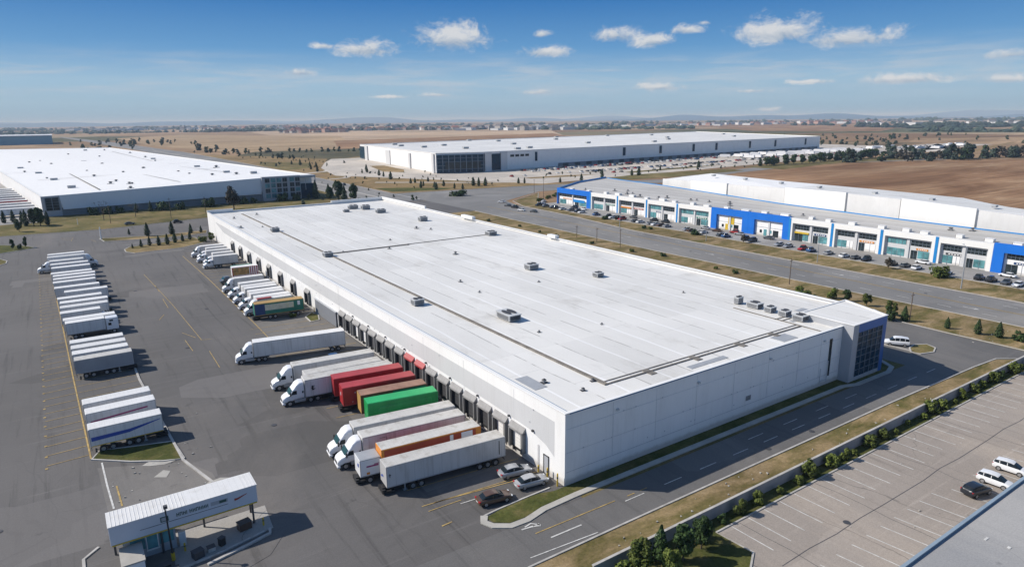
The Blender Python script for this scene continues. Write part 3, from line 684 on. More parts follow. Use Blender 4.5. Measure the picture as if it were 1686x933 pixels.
for i, x in enumerate([0] + jx):
    x2 = (jx + [62])[i]
    for z0, z1 in ((1.95, 4.55), (4.65, 7.85)):
        pl.box(x + 0.08, x2 - 0.08, -0.02 if rng.random() < .5 else -0.03, -0.001, z0, z1)
pl.build('wall_panel', M['white_wall'], wh)
rf = MB().sheet([(T, T), (WD - T, T), (WD - T, LN - T), (T, LN - T)], 9.45)
rf.build('roof', M['roof'], wh)
cp = MB()
cp.box(-0.10, 0.62, -0.1, LN + 0.1, HT + 0.002, HT + 0.14)
cp.box(0.62, 62.3, -0.1, 0.5, HT + 0.002, HT + 0.12)
cp.box(0.62, WD, LN - 0.6, LN + 0.1, HT + 0.002, HT + 0.12)
cp.box(WD - 0.75, WD + 0.15, 8.2, LN - 0.6, HT + 0.002, HT + 0.14)
# higher parapet runs
cp.box(-0.05, 10, LN - 0.6, LN + 0.08, HT + 0.12, HT + 0.9)
cp.box(52, WD, LN - 0.62, LN + 0.1, HT + 0.12, HT + 1.0)
cp.box(WD - 0.6, WD + 0.1, 190, LN, HT + 0.14, HT + 1.1)
cp.box(WD - 1.4, WD + 0.1, 150, 158, HT + 0.14, HT + 1.2)
cp.box(WD - 1.4, WD + 0.1, 100, 104, HT + 0.14, HT + 1.0)
cp.build('parapet', M['coping'], wh, bevel=0.03)
tr = MB()
tr.box(0.621, 62.3, -0.13, -0.10, HT - 0.08, HT + 0.10)
tr.box(0.625, 0.75, 0.5, LN - 0.6, HT - 0.25, HT + 0.11)
tr.build('edge_trim', M['blue_trim'], wh)
# roof lines: long service duct and curb lines
pp = MB()
pp.box(11.25, 11.55, 5.2, 226, 9.46, 9.66); pp.box(11.85, 12.0, 5.2, 226, 9.46, 9.58)
pp.box(11.6, 58, 5.2, 5.45, 9.46, 9.60); pp.box(11.6, 58, 6.2, 6.35, 9.46, 9.56)
pp.box(12.0, 66, 122, 122.35, 9.46, 9.60); pp.box(12.0, 36, 121.2, 121.5, 9.46, 9.58)
pp.box(58, 58.3, 1.5, 20, 9.46, 9.56); pp.box(58, 76, 9.2, 9.4, 9.46, 9.56); pp.box(58, 76, 10.4, 10.6, 9.46, 9.56)
for x, y in ((20, 5.8), (30, 5.8), (41, 5.8), (50, 5.8)): pp.box(x - 0.6, x + 0.6, y - 1.6, y + 0.5, 9.46, 9.55)
pp.build('service_pipe', M['pipe'], wh)
for x0, x1, y0, y1 in ((26, 34.5, 2.4, 3.5), (48, 52, 1.9, 4.6), (59, 70, 7.6, 8.4), (66, 69, 9.0, 12), (2.2, 4.4, 9.5, 14.5), (2.0, 3.6, 186, 192)):
    MB().box(x0, x1, y0, y1, 9.455, 9.50).build('roof_mat', M['unit'], wh)
# dock doors
def dock_frame_mesh(hood='gray_wall'):
    k = MB()
    k.box(-0.6, 0, -1.75, -1.45, 0.9, 4.0, 0); k.box(-0.6, 0, 1.45, 1.75, 0.9, 4.0, 0)
    k.add([(-0.6, -1.75, 3.7), (-0.6, 1.75, 3.7), (-0.6, 1.75, 4.0), (-0.6, -1.75, 4.0), (-0.02, -1.75, 3.7), (-0.02, 1.75, 3.7), (-0.02, 1.75, 4.7), (-0.02, -1.75, 4.7)],
          [(3, 2, 1, 0), (3, 7, 6, 2), (0, 4, 7, 3), (2, 6, 5, 1), (0, 1, 5, 4)], 1)
    k.box(-0.5, -0.03, -1.45, -1.2, 1.0, 3.7, 2); k.box(-0.5, -0.03, 1.2, 1.45, 1.0, 3.7, 2)
    return k.mesh('dock_shelter', [M['shelter_side'], M[hood], M['dark_gray']])
M['shelter_side'] = paint('shelter_side', (0.20, 0.20, 0.20), 0.8, 0.2, 0.5)
M['hood_gray'] = paint('hood_grey', (0.30, 0.29, 0.28), 0.8, 0.2, 0.5, dirt=(0.12, 0.12, 0.12), dirt_amt=0.5)
fm = {'gray_wall': dock_frame_mesh('hood_gray'), 'red_roof': dock_frame_mesh('red_roof'), 'white_wall': dock_frame_mesh('white_wall')}
k = MB(); k.box(-0.04, 0, -1.2, 1.2, 1.0, 3.6, 0)
for z in (1.5, 2.0, 2.5, 3.0): k.box(-0.05, -0.04, -1.2, 1.2, z - 0.015, z + 0.015, 1)
door_a = k.mesh('dock_door', [M['dark_gray'], M['black']]); door_b = k.mesh('dock_door', [M['white_wall'], M['joint']])
k = MB(); k.box(-0.3, 0, -1.1, -0.8, 0.5, 1.0); k.box(-0.3, 0, 0.8, 1.1, 0.5, 1.0); k.box(-0.12, 0, -1.3, 1.3, 0.7, 1.0)
bumpm = k.mesh('bumper', [M['black']])
dock_y = [10.4 + i * 4.32 for i in range(17)] + [104.5 + i * 12.2 for i in range(8)]
for i, y in enumerate(dock_y):
    hood = 'gray_wall'
    if i in (7, 8): hood = 'red_roof'
    fr = put('dock_shelter', fm[hood], wh, (0, y, 0))
    put('dock_door', door_b if i in (0, 1, 13, 14) else door_a, fr, (-0.002, 0, 0))
    put('bumper', bumpm, fr, (-0.01, 0, 0))
gr = MB(); gr.box(-0.25, 0, 83.5, 98.2, 0.0, 3.4, 1)
for i in range(26): gr.box(-0.42, -0.25, 83.6 + i * 0.57, 83.85 + i * 0.57, 0.1, 3.5, 0)
gr.box(-0.5, 0, 83.2, 98.5, 3.5, 3.7, 0)
gr.build('louvre_screen', [M['gray_wall'], M['dark_gray']], wh)
dd = MB(); dd.box(-0.06, 0, 3.45, 4.35, 0.15, 2.6, 0); dd.box(-0.09, 0, 3.3, 3.45, 0.1, 2.75, 1); dd.box(-0.09, 0, 4.35, 4.5, 0.1, 2.75, 1); dd.box(-0.09, 0, 3.3, 4.5, 2.6, 2.75, 1)
dd.build('door', [M['gray_wall'], M['dark_gray']], wh)
dp = MB(); dp.tube((-0.12, 5.6, 0.1), (-0.12, 5.6, 3.6), 0.05); dp.tube((58.2, -0.3, 0.8), (58.2, -0.3, 4.6), 0.08)
dp.tube((0.1, -0.12, 0.1), (0.1, -0.12, 0.12), 0.02)
dp.tube((56.3, -0.2, 0.5), (56.3, -0.2, 3.5), 0.05); dp.tube((56.3, -0.2, 1.2), (58.2, -0.3, 1.2), 0.05)
dp.build('downpipe', M['joint'], wh)
sl = MB(); sl.box(58.6, 59.3, -0.10, 0, 1.6, 8.4, 0); sl.build('slit_window', M['dark_glass'], wh)
for x_ in (8, 24, 41, 56):   # wall-pack lights and a louvre on the shaded end wall
    k = MB(); k.box(x_ + .6, x_ + 1.0, -0.28, -0.03, 8.3, 8.55); k.build('wall_light', M['unit_top'], wh)
k = MB(); k.box(36.2, 37.4, -0.09, -0.031, 2.6, 3.4, 0)
for i in range(6): k.box(36.25, 37.35, -0.12, -0.09, 2.68 + i * .12, 2.72 + i * .12, 1)
k.build('wall_louvre', [M['gray_wall'], M['dark_gray']], wh)
for y_ in [6.8] + [12.6 + i * 8.64 for i in range(8)]:
    k = MB(); k.box(-0.30, -0.02, y_ - .15, y_ + .15, 5.0, 5.25); k.build('wall_light', M['dark_gray'], wh)
# corner tower
tw = MB()
tw.box(62.3, 64.0, -2.0, 8.2, 0, 10.6, 1)
tw.prism([(72.2, -2.0), (73.4, -2.0), (77.1, 8.2), (72.2, 8.2)], 0, 10.6, 0)
tw.box(64.0, 72.2, -2.0, 8.2, 9.0, 10.6, 0)
tw.box(64.0, 72.2, -2.0, 8.2, 0, 0.7, 1)
tw.build('corner_tower', [M['tower_blue'], M['gray_wall']], wh, bevel=0.04)
MB().box(64.0, 72.2, -1.88, -1.8, 0.7, 9.0).build('curtain_wall', M['curtain_glass'], wh)
mu = MB()
for i in range(6): mu.box(64.0 + i * 1.62, 64.10 + i * 1.62, -2.0, -1.88, 0.7, 9.2)
for z in (1.9, 3.1, 4.4, 5.6, 6.9, 8.1): mu.box(64.0, 72.2, -1.97, -1.885, z, z + 0.09)
mu.build('mullion', M['mullion'], wh)
ct = MB(); ct.box(62.2, 73.5, -2.1, -1.6, 10.602, 10.72); ct.box(62.2, 62.7, -1.6, 8.3, 10.602, 10.72); ct.prism([(73.1, -1.6), (73.6, -1.6), (77.3, 8.3), (76.7, 8.3)], 10.602, 10.72); ct.box(62.7, 76.7, 7.9, 8.3, 10.602, 10.72)
ct.build('tower_coping', M['coping'], wh)
MB().sheet([(62.7, -1.6), (73.1, -1.6), (76.6, 7.9), (62.7, 7.9)], 10.61).build('tower_roof', M['roof'], wh)

# ---- rooftop units (stand on the roofs, lift-away)
def unit_meshes():
    k = MB(); k.box(-1, 1, -0.6, 0.6, 0.15, 1.0, 0); k.box(-0.9, 0.9, -0.5, 0.5, 0, 0.15, 1)
    body = k.mesh('housing', [M['unit'], M['dark_gray']])
    k = MB(); k.box(-1.05, 1.05, -0.65, 0.65, 1.0, 1.08); lid = k.mesh('lid', [M['unit_top']])
    k = MB()
    for i in range(7): k.box(-0.85, 0.85, -0.63, -0.6, 0.28 + i * 0.09, 0.31 + i * 0.09)
    for i in range(7): k.box(-1.03, -1.0, -0.5, 0.5, 0.28 + i * 0.09, 0.31 + i * 0.09)
    gri = k.mesh('louvre', [M['dark_gray']])
    k = MB(); k.tube((0, 0, 1.08), (0, 0, 1.22), 0.38, n=14); fan = k.mesh('fan', [M['dark_gray']])
    return body, lid, gri, fan
UB, UL, UG, UF = unit_meshes()
def roof_unit(x, y, z, sx, sy, sz, label, group='rooftop units on the main warehouse', rz=0, parts=True):
    t = thing('rooftop_unit', label, 'rooftop unit', (x, y, z), rz, group)
    t.scale = (sx, sy, sz)
    put('housing', UB, t); put('lid', UL, t)
    if parts: put('louvre', UG, t); put('fan', UF, t, (-0.4, 0, 0)); put('fan', UF, t, (0.5, 0, 0))
    return t
Z = 9.46
for x, y, sx, sy, sz, lb in (
    (8.6, 59, 1.1, 1.6, 1.2, 'grey rooftop unit beside the brown pipe, above the lone white semi truck'),
    (18.2, 40, 1.3, 3.8, 1.2, 'long grey rooftop unit lying alone in the middle of the near roof'),
    (46.5, 72, 1.4, 2.0, 1.3, 'square grey rooftop unit alone on the middle of the main roof'),
    (54.5, 56, 1.0, 1.6, 1.0, 'low white rooftop unit nearest the boulevard-side parapet'),
    (61.6, 21.5, 0.8, 0.9, 1.3, 'small box unit ending the row of roof units by the glass tower'),
    (61.8, 17.8, 0.95, 2.2, 1.0, 'longest grey unit in the roof row by the glass tower'),
    (61.6, 14.2, 0.9, 1.3, 1.0, 'middle unit in the row of roof units by the glass tower'),
    (61.5, 11.0, 0.9, 1.4, 1.0, 'second nearest unit in the roof row by the glass tower'),
    (61.3, 7.6, 1.0, 1.8, 1.0, 'nearest grey unit in the roof row by the glass tower'),
    (65.5, 121, 1.5, 2.2, 1.2, 'grey unit at the end of the cross pipe on the main roof'),
    (10.6, 119, 1.2, 1.8, 1.1, 'pale unit where the cross pipe meets the long roof pipe'),
    (10.4, 172, 1.3, 1.8, 1.2, 'dark unit by the long pipe near the far end of the main roof'),
    (62.0, 163, 1.5, 1.8, 1.4, 'grey cube unit on the far right of the main roof'),
    (54.0, 213, 2.0, 1.6, 1.4, 'leftmost of two square units near the far roof edge'),
    (57.6, 208, 1.7, 1.8, 1.6, 'rightmost of two square units near the far roof edge'),
    (58.5, 194, 1.9, 1.6, 1.3, 'grey unit on a low frame between the far parapet and the grey cube'),
    (48.0, 205, 1.2, 1.2, 0.9, 'small low unit in front of the far parapet')):
    roof_unit(x, y, Z, sx, sy, sz, lb)
def vent_mesh():
    k = MB(); k.tube((0, 0, 0), (0, 0, 0.35), 0.16, n=10, mi=0); k.tube((0, 0, 0.35), (0, 0, 0.52), 0.32, 0.1, 10, 1); k.box(-0.4, 0.4, -0.35, 0.35, 0, 0.08, 1)
    return k.mesh('roof_vent', [M['unit'], M['dark_gray']])
VM = vent_mesh()
rng = random.Random(11)
vents = [(4.9, 11.0, 1.2), (7.6, 5.6, 0.9), (10.9, 7.4, 0.9), (52.0, 148, 1.6), (55, 143, 1.2), (40.5, 100, 1.6), (29, 119, 1.2), (6.0, 214, 1.4), (16, 220, 1.4), (2.8, 188, 1.4), (66, 9.5, 1.1), (25.5, 71, 1.0), (18, 30, 0.8), (30, 27, 0.7), (40, 60, 0.8), (24, 60, 0.8)]
for i in range(5): vents.append((rng.uniform(3, 74), rng.uniform(14, 225), rng.uniform(0.6, 1.0)))
for x, y, s in vents:
    o = bpy.data.objects.new('roof_vent', VM); COL.objects.link(o); o.location = (x, y, 9.452); o.scale = (s, s, s); o.rotation_euler = (0, 0, rng.uniform(0, 3))
    tag(o, 'small grey vent hood standing on the white main warehouse roof', 'roof vent', 'vent hoods on the main warehouse roof')

# ================================================================== LEFT WAREHOUSE
lw = thing('warehouse', 'white warehouse at the left with a slanted blue-grey wall and windowed end bays', 'warehouse', (0, 0, 0))
A, B_, C_, D_, E_ = (-57, 352), (55, 352), (82, 356), (18, 1067), (-150, 1140)
zt = [10.2, 13.6, 13.8, 12, 12]
MB().prism([A, B_, C_, D_, E_], 0, [z - 0.3 for z in zt]).build('wall', M['white_wall'], lw)
o = MB(); o.add([(p[0], p[1], z - 0.28) for p, z in zip([A, B_, C_, D_, E_], zt)], [(0, 1, 2), (0, 2, 3), (0, 3, 4)]); o.build('roof', M['roof_white'], lw)
o = MB()
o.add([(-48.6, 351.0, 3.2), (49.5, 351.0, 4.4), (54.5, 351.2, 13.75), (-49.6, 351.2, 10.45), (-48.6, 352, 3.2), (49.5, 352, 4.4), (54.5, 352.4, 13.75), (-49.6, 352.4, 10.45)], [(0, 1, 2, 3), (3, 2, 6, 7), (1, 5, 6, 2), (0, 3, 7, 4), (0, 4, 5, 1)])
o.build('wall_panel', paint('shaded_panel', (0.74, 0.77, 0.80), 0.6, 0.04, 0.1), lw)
o = MB(); o.box(-57.1, 55, 351.9, 352.1, 0, 4.0); o.build('plinth', M['base_gray'], lw)
o = MB(); o.box(-57.4, -49.2, 351.2, 353.2, 0, 10.3); o.build('entrance_bay', M['gray_wall'], lw)
o = MB(); o.box(-55.9, -50.0, 351.1, 351.2, 3.0, 9.4, 0)
for i in range(3): o.box(-55.9 + i * 2.95 - 0.1, -55.8 + i * 2.95 + 0.1, 351.0, 351.1, 3.0, 9.4, 1)
for z in (4.4, 5.8, 7.2, 8.4): o.box(-55.9, -50, 351.02, 351.1, z, z + 0.12, 1)
o.build('window', [M['dark_glass'], M['mullion']], lw)
o = MB(); o.box(50.5, 73, 349.5, 352.4, 0, 14.2); o.build('office_bay', M['gray_wall'], lw)
rg = random.Random(5)
for i in range(6):
    for j in range(4):
        o = MB(); x0 = 52.2 + i * 3.4 + (0.8 if i > 3 else 0); o.box(x0, x0 + 2.6, 349.38, 349.5, 1.8 + j * 3.0, 4.2 + j * 3.0, rg.choice((0, 0, 1)))
        o.box(x0 + 1.2, x0 + 1.35, 349.3, 349.38, 1.8 + j * 3.0, 4.2 + j * 3.0, 2)
        o.build('window', [M['dark_glass'], M['teal_glass'], M['mullion']], lw)
o = MB(); o.box(73, 82, 350, 356, 0, 5.2, 1); o.box(73, 82.5, 349.5, 356, 12.6, 13.9, 0); o.box(82, 82.4, 349.6, 350, 0, 12.6, 0); o.box(76, 76.3, 349.6, 350, 5.2, 12.6, 0); o.box(73, 82, 351.5, 351.8, 5.2, 9, 1)
o.build('terrace', [M['gray_wall'], M['curtain_glass']], lw)
o = MB(); o.path([(55, 352.2), (20, 352.2), (-57, 352.2)], 0.6, 9.9, 10.0)
cpz = MB()
for (p, q, z1, z2) in ((A, B_, zt[0], zt[1]), (B_, C_, zt[1], zt[2]), (C_, D_, zt[2], zt[3]), (D_, E_, zt[3], zt[4]), (E_, A, zt[4], zt[0])):
    d = (Vector(q) - Vector(p)).normalized(); n_ = Vector((-d.y, d.x)) * 0.8; ou = n_ * -0.15
    cpz.add([(p[0] + ou.x, p[1] + ou.y, z1 - 0.5), (q[0] + ou.x, q[1] + ou.y, z2 - 0.5), (q[0] + ou.x, q[1] + ou.y, z2 + 0.1), (p[0] + ou.x, p[1] + ou.y, z1 + 0.1),
             (p[0] + n_.x, p[1] + n_.y, z1 + 0.1), (q[0] + n_.x, q[1] + n_.y, z2 + 0.1), (p[0] + n_.x, p[1] + n_.y, z1 - 0.5), (q[0] + n_.x, q[1] + n_.y, z2 - 0.5)],
            [(0, 1, 2, 3), (3, 2, 5, 4), (4, 5, 7, 6)])
cpz.build('parapet', M['coping'], lw)
pp = MB()
def lwz(x, y): return 10.0 + (x + 57) / 112 * 3.3 * max(0, 1 - (y - 352) / 700) + 2.0 * min(1, (y - 352) / 700)
def rod(mb, a, b, wd=0.8, h=0.5, n=10):
    for i in range(n):
        p = Vector(a).lerp(Vector(b), i / n); q = Vector(a).lerp(Vector(b), (i + 1) / n)
        d = (q - p).normalized(); s_ = Vector((-d.y, d.x)) * wd / 2
        za, zb = lwz(p.x, p.y) + h, lwz(q.x, q.y) + h
        mb.add([(p.x - s_.x, p.y - s_.y, za), (q.x - s_.x, q.y - s_.y, zb), (q.x + s_.x, q.y + s_.y, zb), (p.x + s_.x, p.y + s_.y, za)], [(0, 1, 2, 3)])
rod(pp, (-31, 366), (-62, 800), 0.9); rod(pp, (-60, 470), (48, 470), 0.9); rod(pp, (-82, 560), (44, 560), 0.6); rod(pp, (-25, 640), (10, 372), 0.5); rod(pp, (-5, 760), (45, 420), 0.5); rod(pp, (-70, 620), (35, 640), 0.9); rod(pp, (10, 900), (30, 470), 0.7)
pp.build('service_pipe', M['pipe'], lw)
LUL = ['grey unit nearest the slanted front wall on the left warehouse roof', 'grey unit on the left warehouse roof, by the bend of its long pipe', 'roof unit left of the long pipe on the left warehouse roof',
       'roof unit farthest left on the left warehouse roof', 'pale cube unit beside the office bay on the left warehouse roof', 'small unit behind the cube on the left warehouse roof',
       'unit halfway along the right edge of the left warehouse roof', 'unit on the middle of the left warehouse roof', 'unit close to the far right edge of the left warehouse roof', 'farthest unit on the left warehouse roof']
for (x, y), lb in zip([(-43, 394), (-51, 464), (-60, 540), (-73, 619), (57, 396), (45, 419), (40, 499), (-27, 673), (28, 658), (-15, 968)], LUL):
    roof_unit(x, y, lwz(x, y) - 0.1, 2.0, 1.8, 1.5, lb, 'rooftop units on the left warehouse', parts=False)

rg = random.Random(61)
for i in range(26):
    x, y = rg.uniform(-60, 60), 360 + rg.random() ** 1.5 * 600
    o = bpy.data.objects.new('roof_vent', VM); COL.objects.link(o); s_ = rg.uniform(2.0, 3.6); o.location = (x - (y - 352) * 0.06, y, lwz(x, y) - 0.1); o.scale = (s_ * 1.5, s_, s_)
    tag(o, 'small dark vent standing on the roof of the left warehouse', 'roof vent', 'vents on the left warehouse roof')
# ================================================================== FAR WAREHOUSE
fw = thing('warehouse', 'very long white warehouse in the distance with a dark glass corner', 'warehouse', (0, 0, 0))
FP = [(228, 468), (271, 457), (868, 503), (1040, 880), (265, 738)]
FH = 17.0
MB().prism(FP, 0, FH).build('wall', M['white_wall'], fw)
MB().sheet([(230, 470), (271, 459), (867, 505), (1037, 877), (267, 736)], FH + 0.05).build('roof', M['roof_white'], fw)
def on_edge(mb, p, q, t0, t1, z0, z1, out=0.3, mi=0, back=0.0):
    """box standing proud of the wall p-q between fractions t0 and t1"""
    P, Q = Vector(p), Vector(q); d = (Q - P).normalized(); n_ = Vector((d.y, -d.x))
    a = P.lerp(Q, t0); c_ = P.lerp(Q, t1); ao = a + n_ * out; co = c_ + n_ * out; a = a + n_ * back; c_ = c_ + n_ * back
    mb.prism([(ao.x, ao.y), (co.x, co.y), (c_.x, c_.y), (a.x, a.y)], z0, z1, mi)
o = MB(); on_edge(o, FP[0], FP[1], 0.0, 1.0, 0.5, 15.8, 1.2, 0); on_edge(o, FP[0], FP[1], 0.18, 0.92, 3.5, 9.5, 1.6, 1, 1.2); o.build('glass_corner', [M['curtain_glass'], M['dark_glass']], fw)
o = MB()
for i in range(9): on_edge(o, FP[0], FP[1], i / 8 * 0.97, i / 8 * 0.97 + 0.012, 0, 16, 1.9, 0, 1.2)
for z in (3.2, 6.4, 9.6, 12.8): on_edge(o, FP[0], FP[1], 0, 1, z, z + 0.3, 1.45, 0, 1.2)
o.build('mullion', M['mullion'], fw)
def fpart(nm, mt_, e, *a): o = MB(); on_edge(o, FP[e], FP[(e + 1) % 5], *a); o.build(nm, mt_, fw)
for a in ((1, 0.0, 0.012, 0, 17, 1.5), (1, 0.03, 0.042, 0, 17, 1.5), (4, 0.97, 0.99, 0, 16.8, 1.5), (4, 0.42, 0.48, 0, 15, 0.8), (4, 0.72, 0.74, 0, 15, 1.2), (4, 0.1, 0.14, 0, 16.6, 1.5)): fpart('pilaster', M['gray_band'], *a)
for a in ((1, 0.012, 0.03, 1, 15.5, 0.8), (4, 0.0, 0.09, 1, 15.5, 0.8)): fpart('window', M['curtain_glass'], *a)
for t in (0.10, 0.305, 0.405, 0.505, 0.58, 0.70, 0.80, 0.93): fpart('window', M['curtain_glass'], 1, t, t + 0.0045 + 0.002 * (t > .3), 7.0, 15.4, 0.4)
for i in range(4): fpart('window', M['dark_glass'], 1, 0.05 + i * 0.01, 0.057 + i * 0.01, 12, 14, 0.4)
o = MB(); on_edge(o, FP[1], FP[2], 0.15, 0.99, 0, 3.6, 0.6, 0)
for i in range(30): on_edge(o, FP[1], FP[2], 0.16 + i * 0.027, 0.172 + i * 0.027, 0, 3.4, 0.8, 1, 0.6)
o.build('dock_base', [M['base_gray'], M['dark_gray']], fw)
o = MB()
for p, q in zip(FP, FP[1:] + FP[:1]): on_edge(o, p, q, 0, 1, FH + 0.06, FH + 0.7, 0.3, 0, -1.2)
o.build('parapet', M['coping'], fw)
fz = [(294, 700), (280, 652), (283, 600), (323, 629), (434, 760), (446, 704), (353, 502), (611, 790), (480, 560), (717, 789), (790, 760), (638, 580), (540, 700), (700, 640), (800, 600), (400, 600), (300, 540), (330, 490), (560, 530), (900, 700)]
for i, (x, y) in enumerate(fz):
    roof_unit(x, y, FH + 0.06, 3.0, 3.0, 1.8, 'small grey box unit on the roof of the distant long warehouse', 'rooftop units on the distant warehouse', parts=False)

# ================================================================== STRIP OF WORKSHOP UNITS (blue and white)
sb = thing('workshop_building', 'two-storey row of workshops with white frames, blue stripes and grey roof', 'building', (0, 0, 0))
XF = 181.0
back = [(211, 254), (248, 270), (240, 214), (218, 121), (211, 67), (208, 20), (206, -60)]
sp = [(XF, -60), ] + [] 
poly = [(XF, 233.2), (XF, -60), (206, -60), (208, 20), (211, 67), (218, 121), (240, 214), (248, 268), (212, 254)]
MB().prism(ccw(poly), 0, 7.9).build('wall', M['gray_wall'], sb)
MB().sheet(ccw([(XF + 0.3, 232.8), (XF + 0.3, -60), (205.7, -60), (207.7, 20), (210.7, 67), (217.7, 121), (239.6, 214), (247.3, 267), (212, 253)]), 7.93).build('roof', M['roof_gray'], sb)
o = MB(); o.path([(206, -60), (208, 20), (211, 67), (218, 121), (240, 214), (248, 268)], 0.3, 7.9, 8.3, 0); o.path([(XF + 1.5, 234), (212, 254.3), (248, 269)], 0.4, 7.9, 8.9, 0)
o.build('parapet', M['sky_blue'], sb)
bays = [(205, 233.2, 'A'), (184.5, 205, 'W'), (164.5, 184.5, 'W'), (145.5, 164.5, 'W'), (126.3, 145.5, 'W'), (107.6, 126.3, 'B'), (89, 107.6, 'B'), (72, 89, 'W'), (54.4, 72, 'W'), (37, 54.4, 'W'), (21.2, 37, 'W'), (2, 21.2, 'A'), (-17, 2, 'W'), (-36, -17, 'W')]
rg = random.Random(21)
def fbox(mb, y0, y1, z0, z1, out, back_=0.0, mi=0): mb.box(XF - out, XF - back_, y0, y1, z0, z1, mi)
for bi, (y0, y1, kd) in enumerate(bays):
    F_ = MB()
    g = 0.0
    pw = 1.3 if kd == 'W' else 2.9
    ht = 8.55 if kd == 'W' else 8.8
    fbox(F_, y1 - (pw if kd == 'W' else 0.5 if bi == 0 else pw), y1 - 0.02, 0, ht, 1.2); fbox(F_, y0 + 0.02, y0 + pw, 0, ht, 1.2)
    fbox(F_, y0 + pw, y1 - (pw if bi else 0.5), 6.7 if kd == 'W' else 6.2, ht, 1.2)
    F_.build('bay_frame', M['coping'] if kd == 'W' else M['blue'], sb)
    if kd == 'W': st_b = MB(); fbox(st_b, y1 - 0.62, y1 + 0.30, 0.02, 8.45, 1.28, 1.2); st_b.build('blue_stripe', M['sky_blue'], sb)
    ya, yb = y0 + pw, y1 - (pw if bi else 0.5)
    mid = (ya + yb) / 2
    pn = MB()
    fbox(pn, ya, yb, 0, 6.7 if kd == 'W' else 6.2, 0.25, 0, 0 if kd != 'W' else 1)
    fbox(pn, mid - 0.4, mid + 0.4, 0, 6.7, 0.55, 0.25, 1)
    p_ = pn.build('bay_front', [M['white_wall'], M['gray_band']], sb)
    # windows upstairs, shopfront downstairs
    teal = bi in (1, 3, 4, 9)
    for s0, s1 in ((ya + 0.6, mid - 0.8), (mid + 0.8, yb - 0.6)):
        if kd == 'B':
            continue
        wn = MB()
        t_ = 0 if (teal and rg.random() < .75) else 1
        fbox(wn, s0, s1, 4.4, 6.1, 0.30, 0.25, t_)
        nseg = 5
        for q in range(nseg + 1): fbox(wn, s0 + (s1 - s0) * q / nseg - 0.05, s0 + (s1 - s0) * q / nseg + 0.05, 4.4, 6.1, 0.36, 0.30, 2)
        if t_ == 1: fbox(wn, s0, s1, 5.2, 5.3, 0.36, 0.30, 2)
        wn.build('window', [M['teal_glass'], M['dark_glass'], M['mullion']], p_)
    SM_ = [M['teal_glass'], M['dark_glass'], M['white_wall'], M['signal_yellow'], M['mullion'], M['orange'], M['sky_blue']]
    def sfb(nm_, *a): k_ = MB(); fbox(k_, *a); k_.build(nm_, SM_, p_)
    sf = MB()
    if kd == 'B':
        sfb('door', ya + 2.2, ya + 4.6, 0.1, 2.6, 0.32, 0.25, 1); sfb('window', ya + 5.2, ya + 6.8, 1.2, 2.4, 0.32, 0.25, 0); sfb('door', ya + 7.4, ya + 8.8, 0.1, 2.6, 0.32, 0.25, 0 if bi == 6 else 3)
        sfb('window', ya + 9.6, ya + 10.6, 1.1, 2.3, 0.32, 0.25, 1); sfb('ledge', ya, yb, 3.3, 3.4, 0.30, 0.25, 4)
        if bi == 5: sfb('yellow_panel', ya + 4.4, ya + 7.4, 2.6, 5.4, 0.34, 0.25, 3)
    else:
        L_ = yb - ya
        segs = [(0.05, 0.28, rg.choice((0, 2, 0))), (0.30, 0.43, 1), (0.57, 0.72, rg.choice((0, 2))), (0.73, 0.95, rg.choice((0, 1, 0)))]
        for a_, b2, mi in segs:
            sf = MB(); fbox(sf, ya + L_ * a_, ya + L_ * b2, 0.1 if mi else 0.5, 2.9, 0.34, 0.25, mi)
            fbox(sf, ya + L_ * (a_ + b2) / 2 - 0.05, ya + L_ * (a_ + b2) / 2 + 0.05, 0.1, 2.9, 0.38, 0.34, 4)
            sf.build('shopfront', SM_, p_)
        if bi in (2, 7): sfb('awning', ya + L_ * 0.55, ya + L_ * 0.95, 3.0, 3.6, 0.7, 0.25, 3 if bi == 7 else 5)
        if bi in (0, 11): sfb('blue_panel', ya + L_ * 0.1, ya + L_ * 0.5, 2.2, 3.6, 0.42, 0.34, 6)
    if kd == 'W' or bi in (0, 11):
        sg_ = MB(); t0_ = ya + (yb - ya) * rg.choice((0.08, 0.5)); sw_ = (yb - ya) * rg.uniform(.22, .4)
        fbox(sg_, t0_, t0_ + sw_, 3.15, 3.75, 0.42, 0.30, 0)
        for q in range(5): fbox(sg_, t0_ + sw_ * (.1 + .16 * q), t0_ + sw_ * (.2 + .16 * q), 3.3, 3.6, 0.45, 0.42, 1)
        sg_.build('sign_board', [M[rg.choice(('dark_green', 'deep_red', 'navy', 'orange', 'dark_gray', 'signal_yellow', 'cream'))], M['coping']], p_)
rg = random.Random(4)
k = MB(); k.box(-0.9, 0.9, -1.6, 1.6, 0, 1.0, 0); k.box(-0.7, 0.7, 1.6, 1.9, 0.1, 0.9, 1); k.box(-1.0, 1.0, -1.7, 1.7, 1.0, 1.06, 0)
CHM = k.mesh('chiller', [M['coping'], M['dark_gray']])
for bi, (y0, y1, kd) in enumerate(bays[:12]):
    for q in range(2):
        o = bpy.data.objects.new('chiller_unit', CHM); COL.objects.link(o)
        yy = y0 + (y1 - y0) * (0.25 + 0.5 * q) + rg.uniform(-1.5, 1.5)
        o.location = (XF + 3 + rg.uniform(0, 3), yy, 7.94); o.scale = (1, rg.uniform(0.5, 1.2), 1)
        tag(o, 'white box unit on the workshop roof edge, %s from the near end' % ordn(24 - bi * 2 - (1 - q)), 'rooftop unit', 'white units along the workshop roof edge')
rg = random.Random(41)
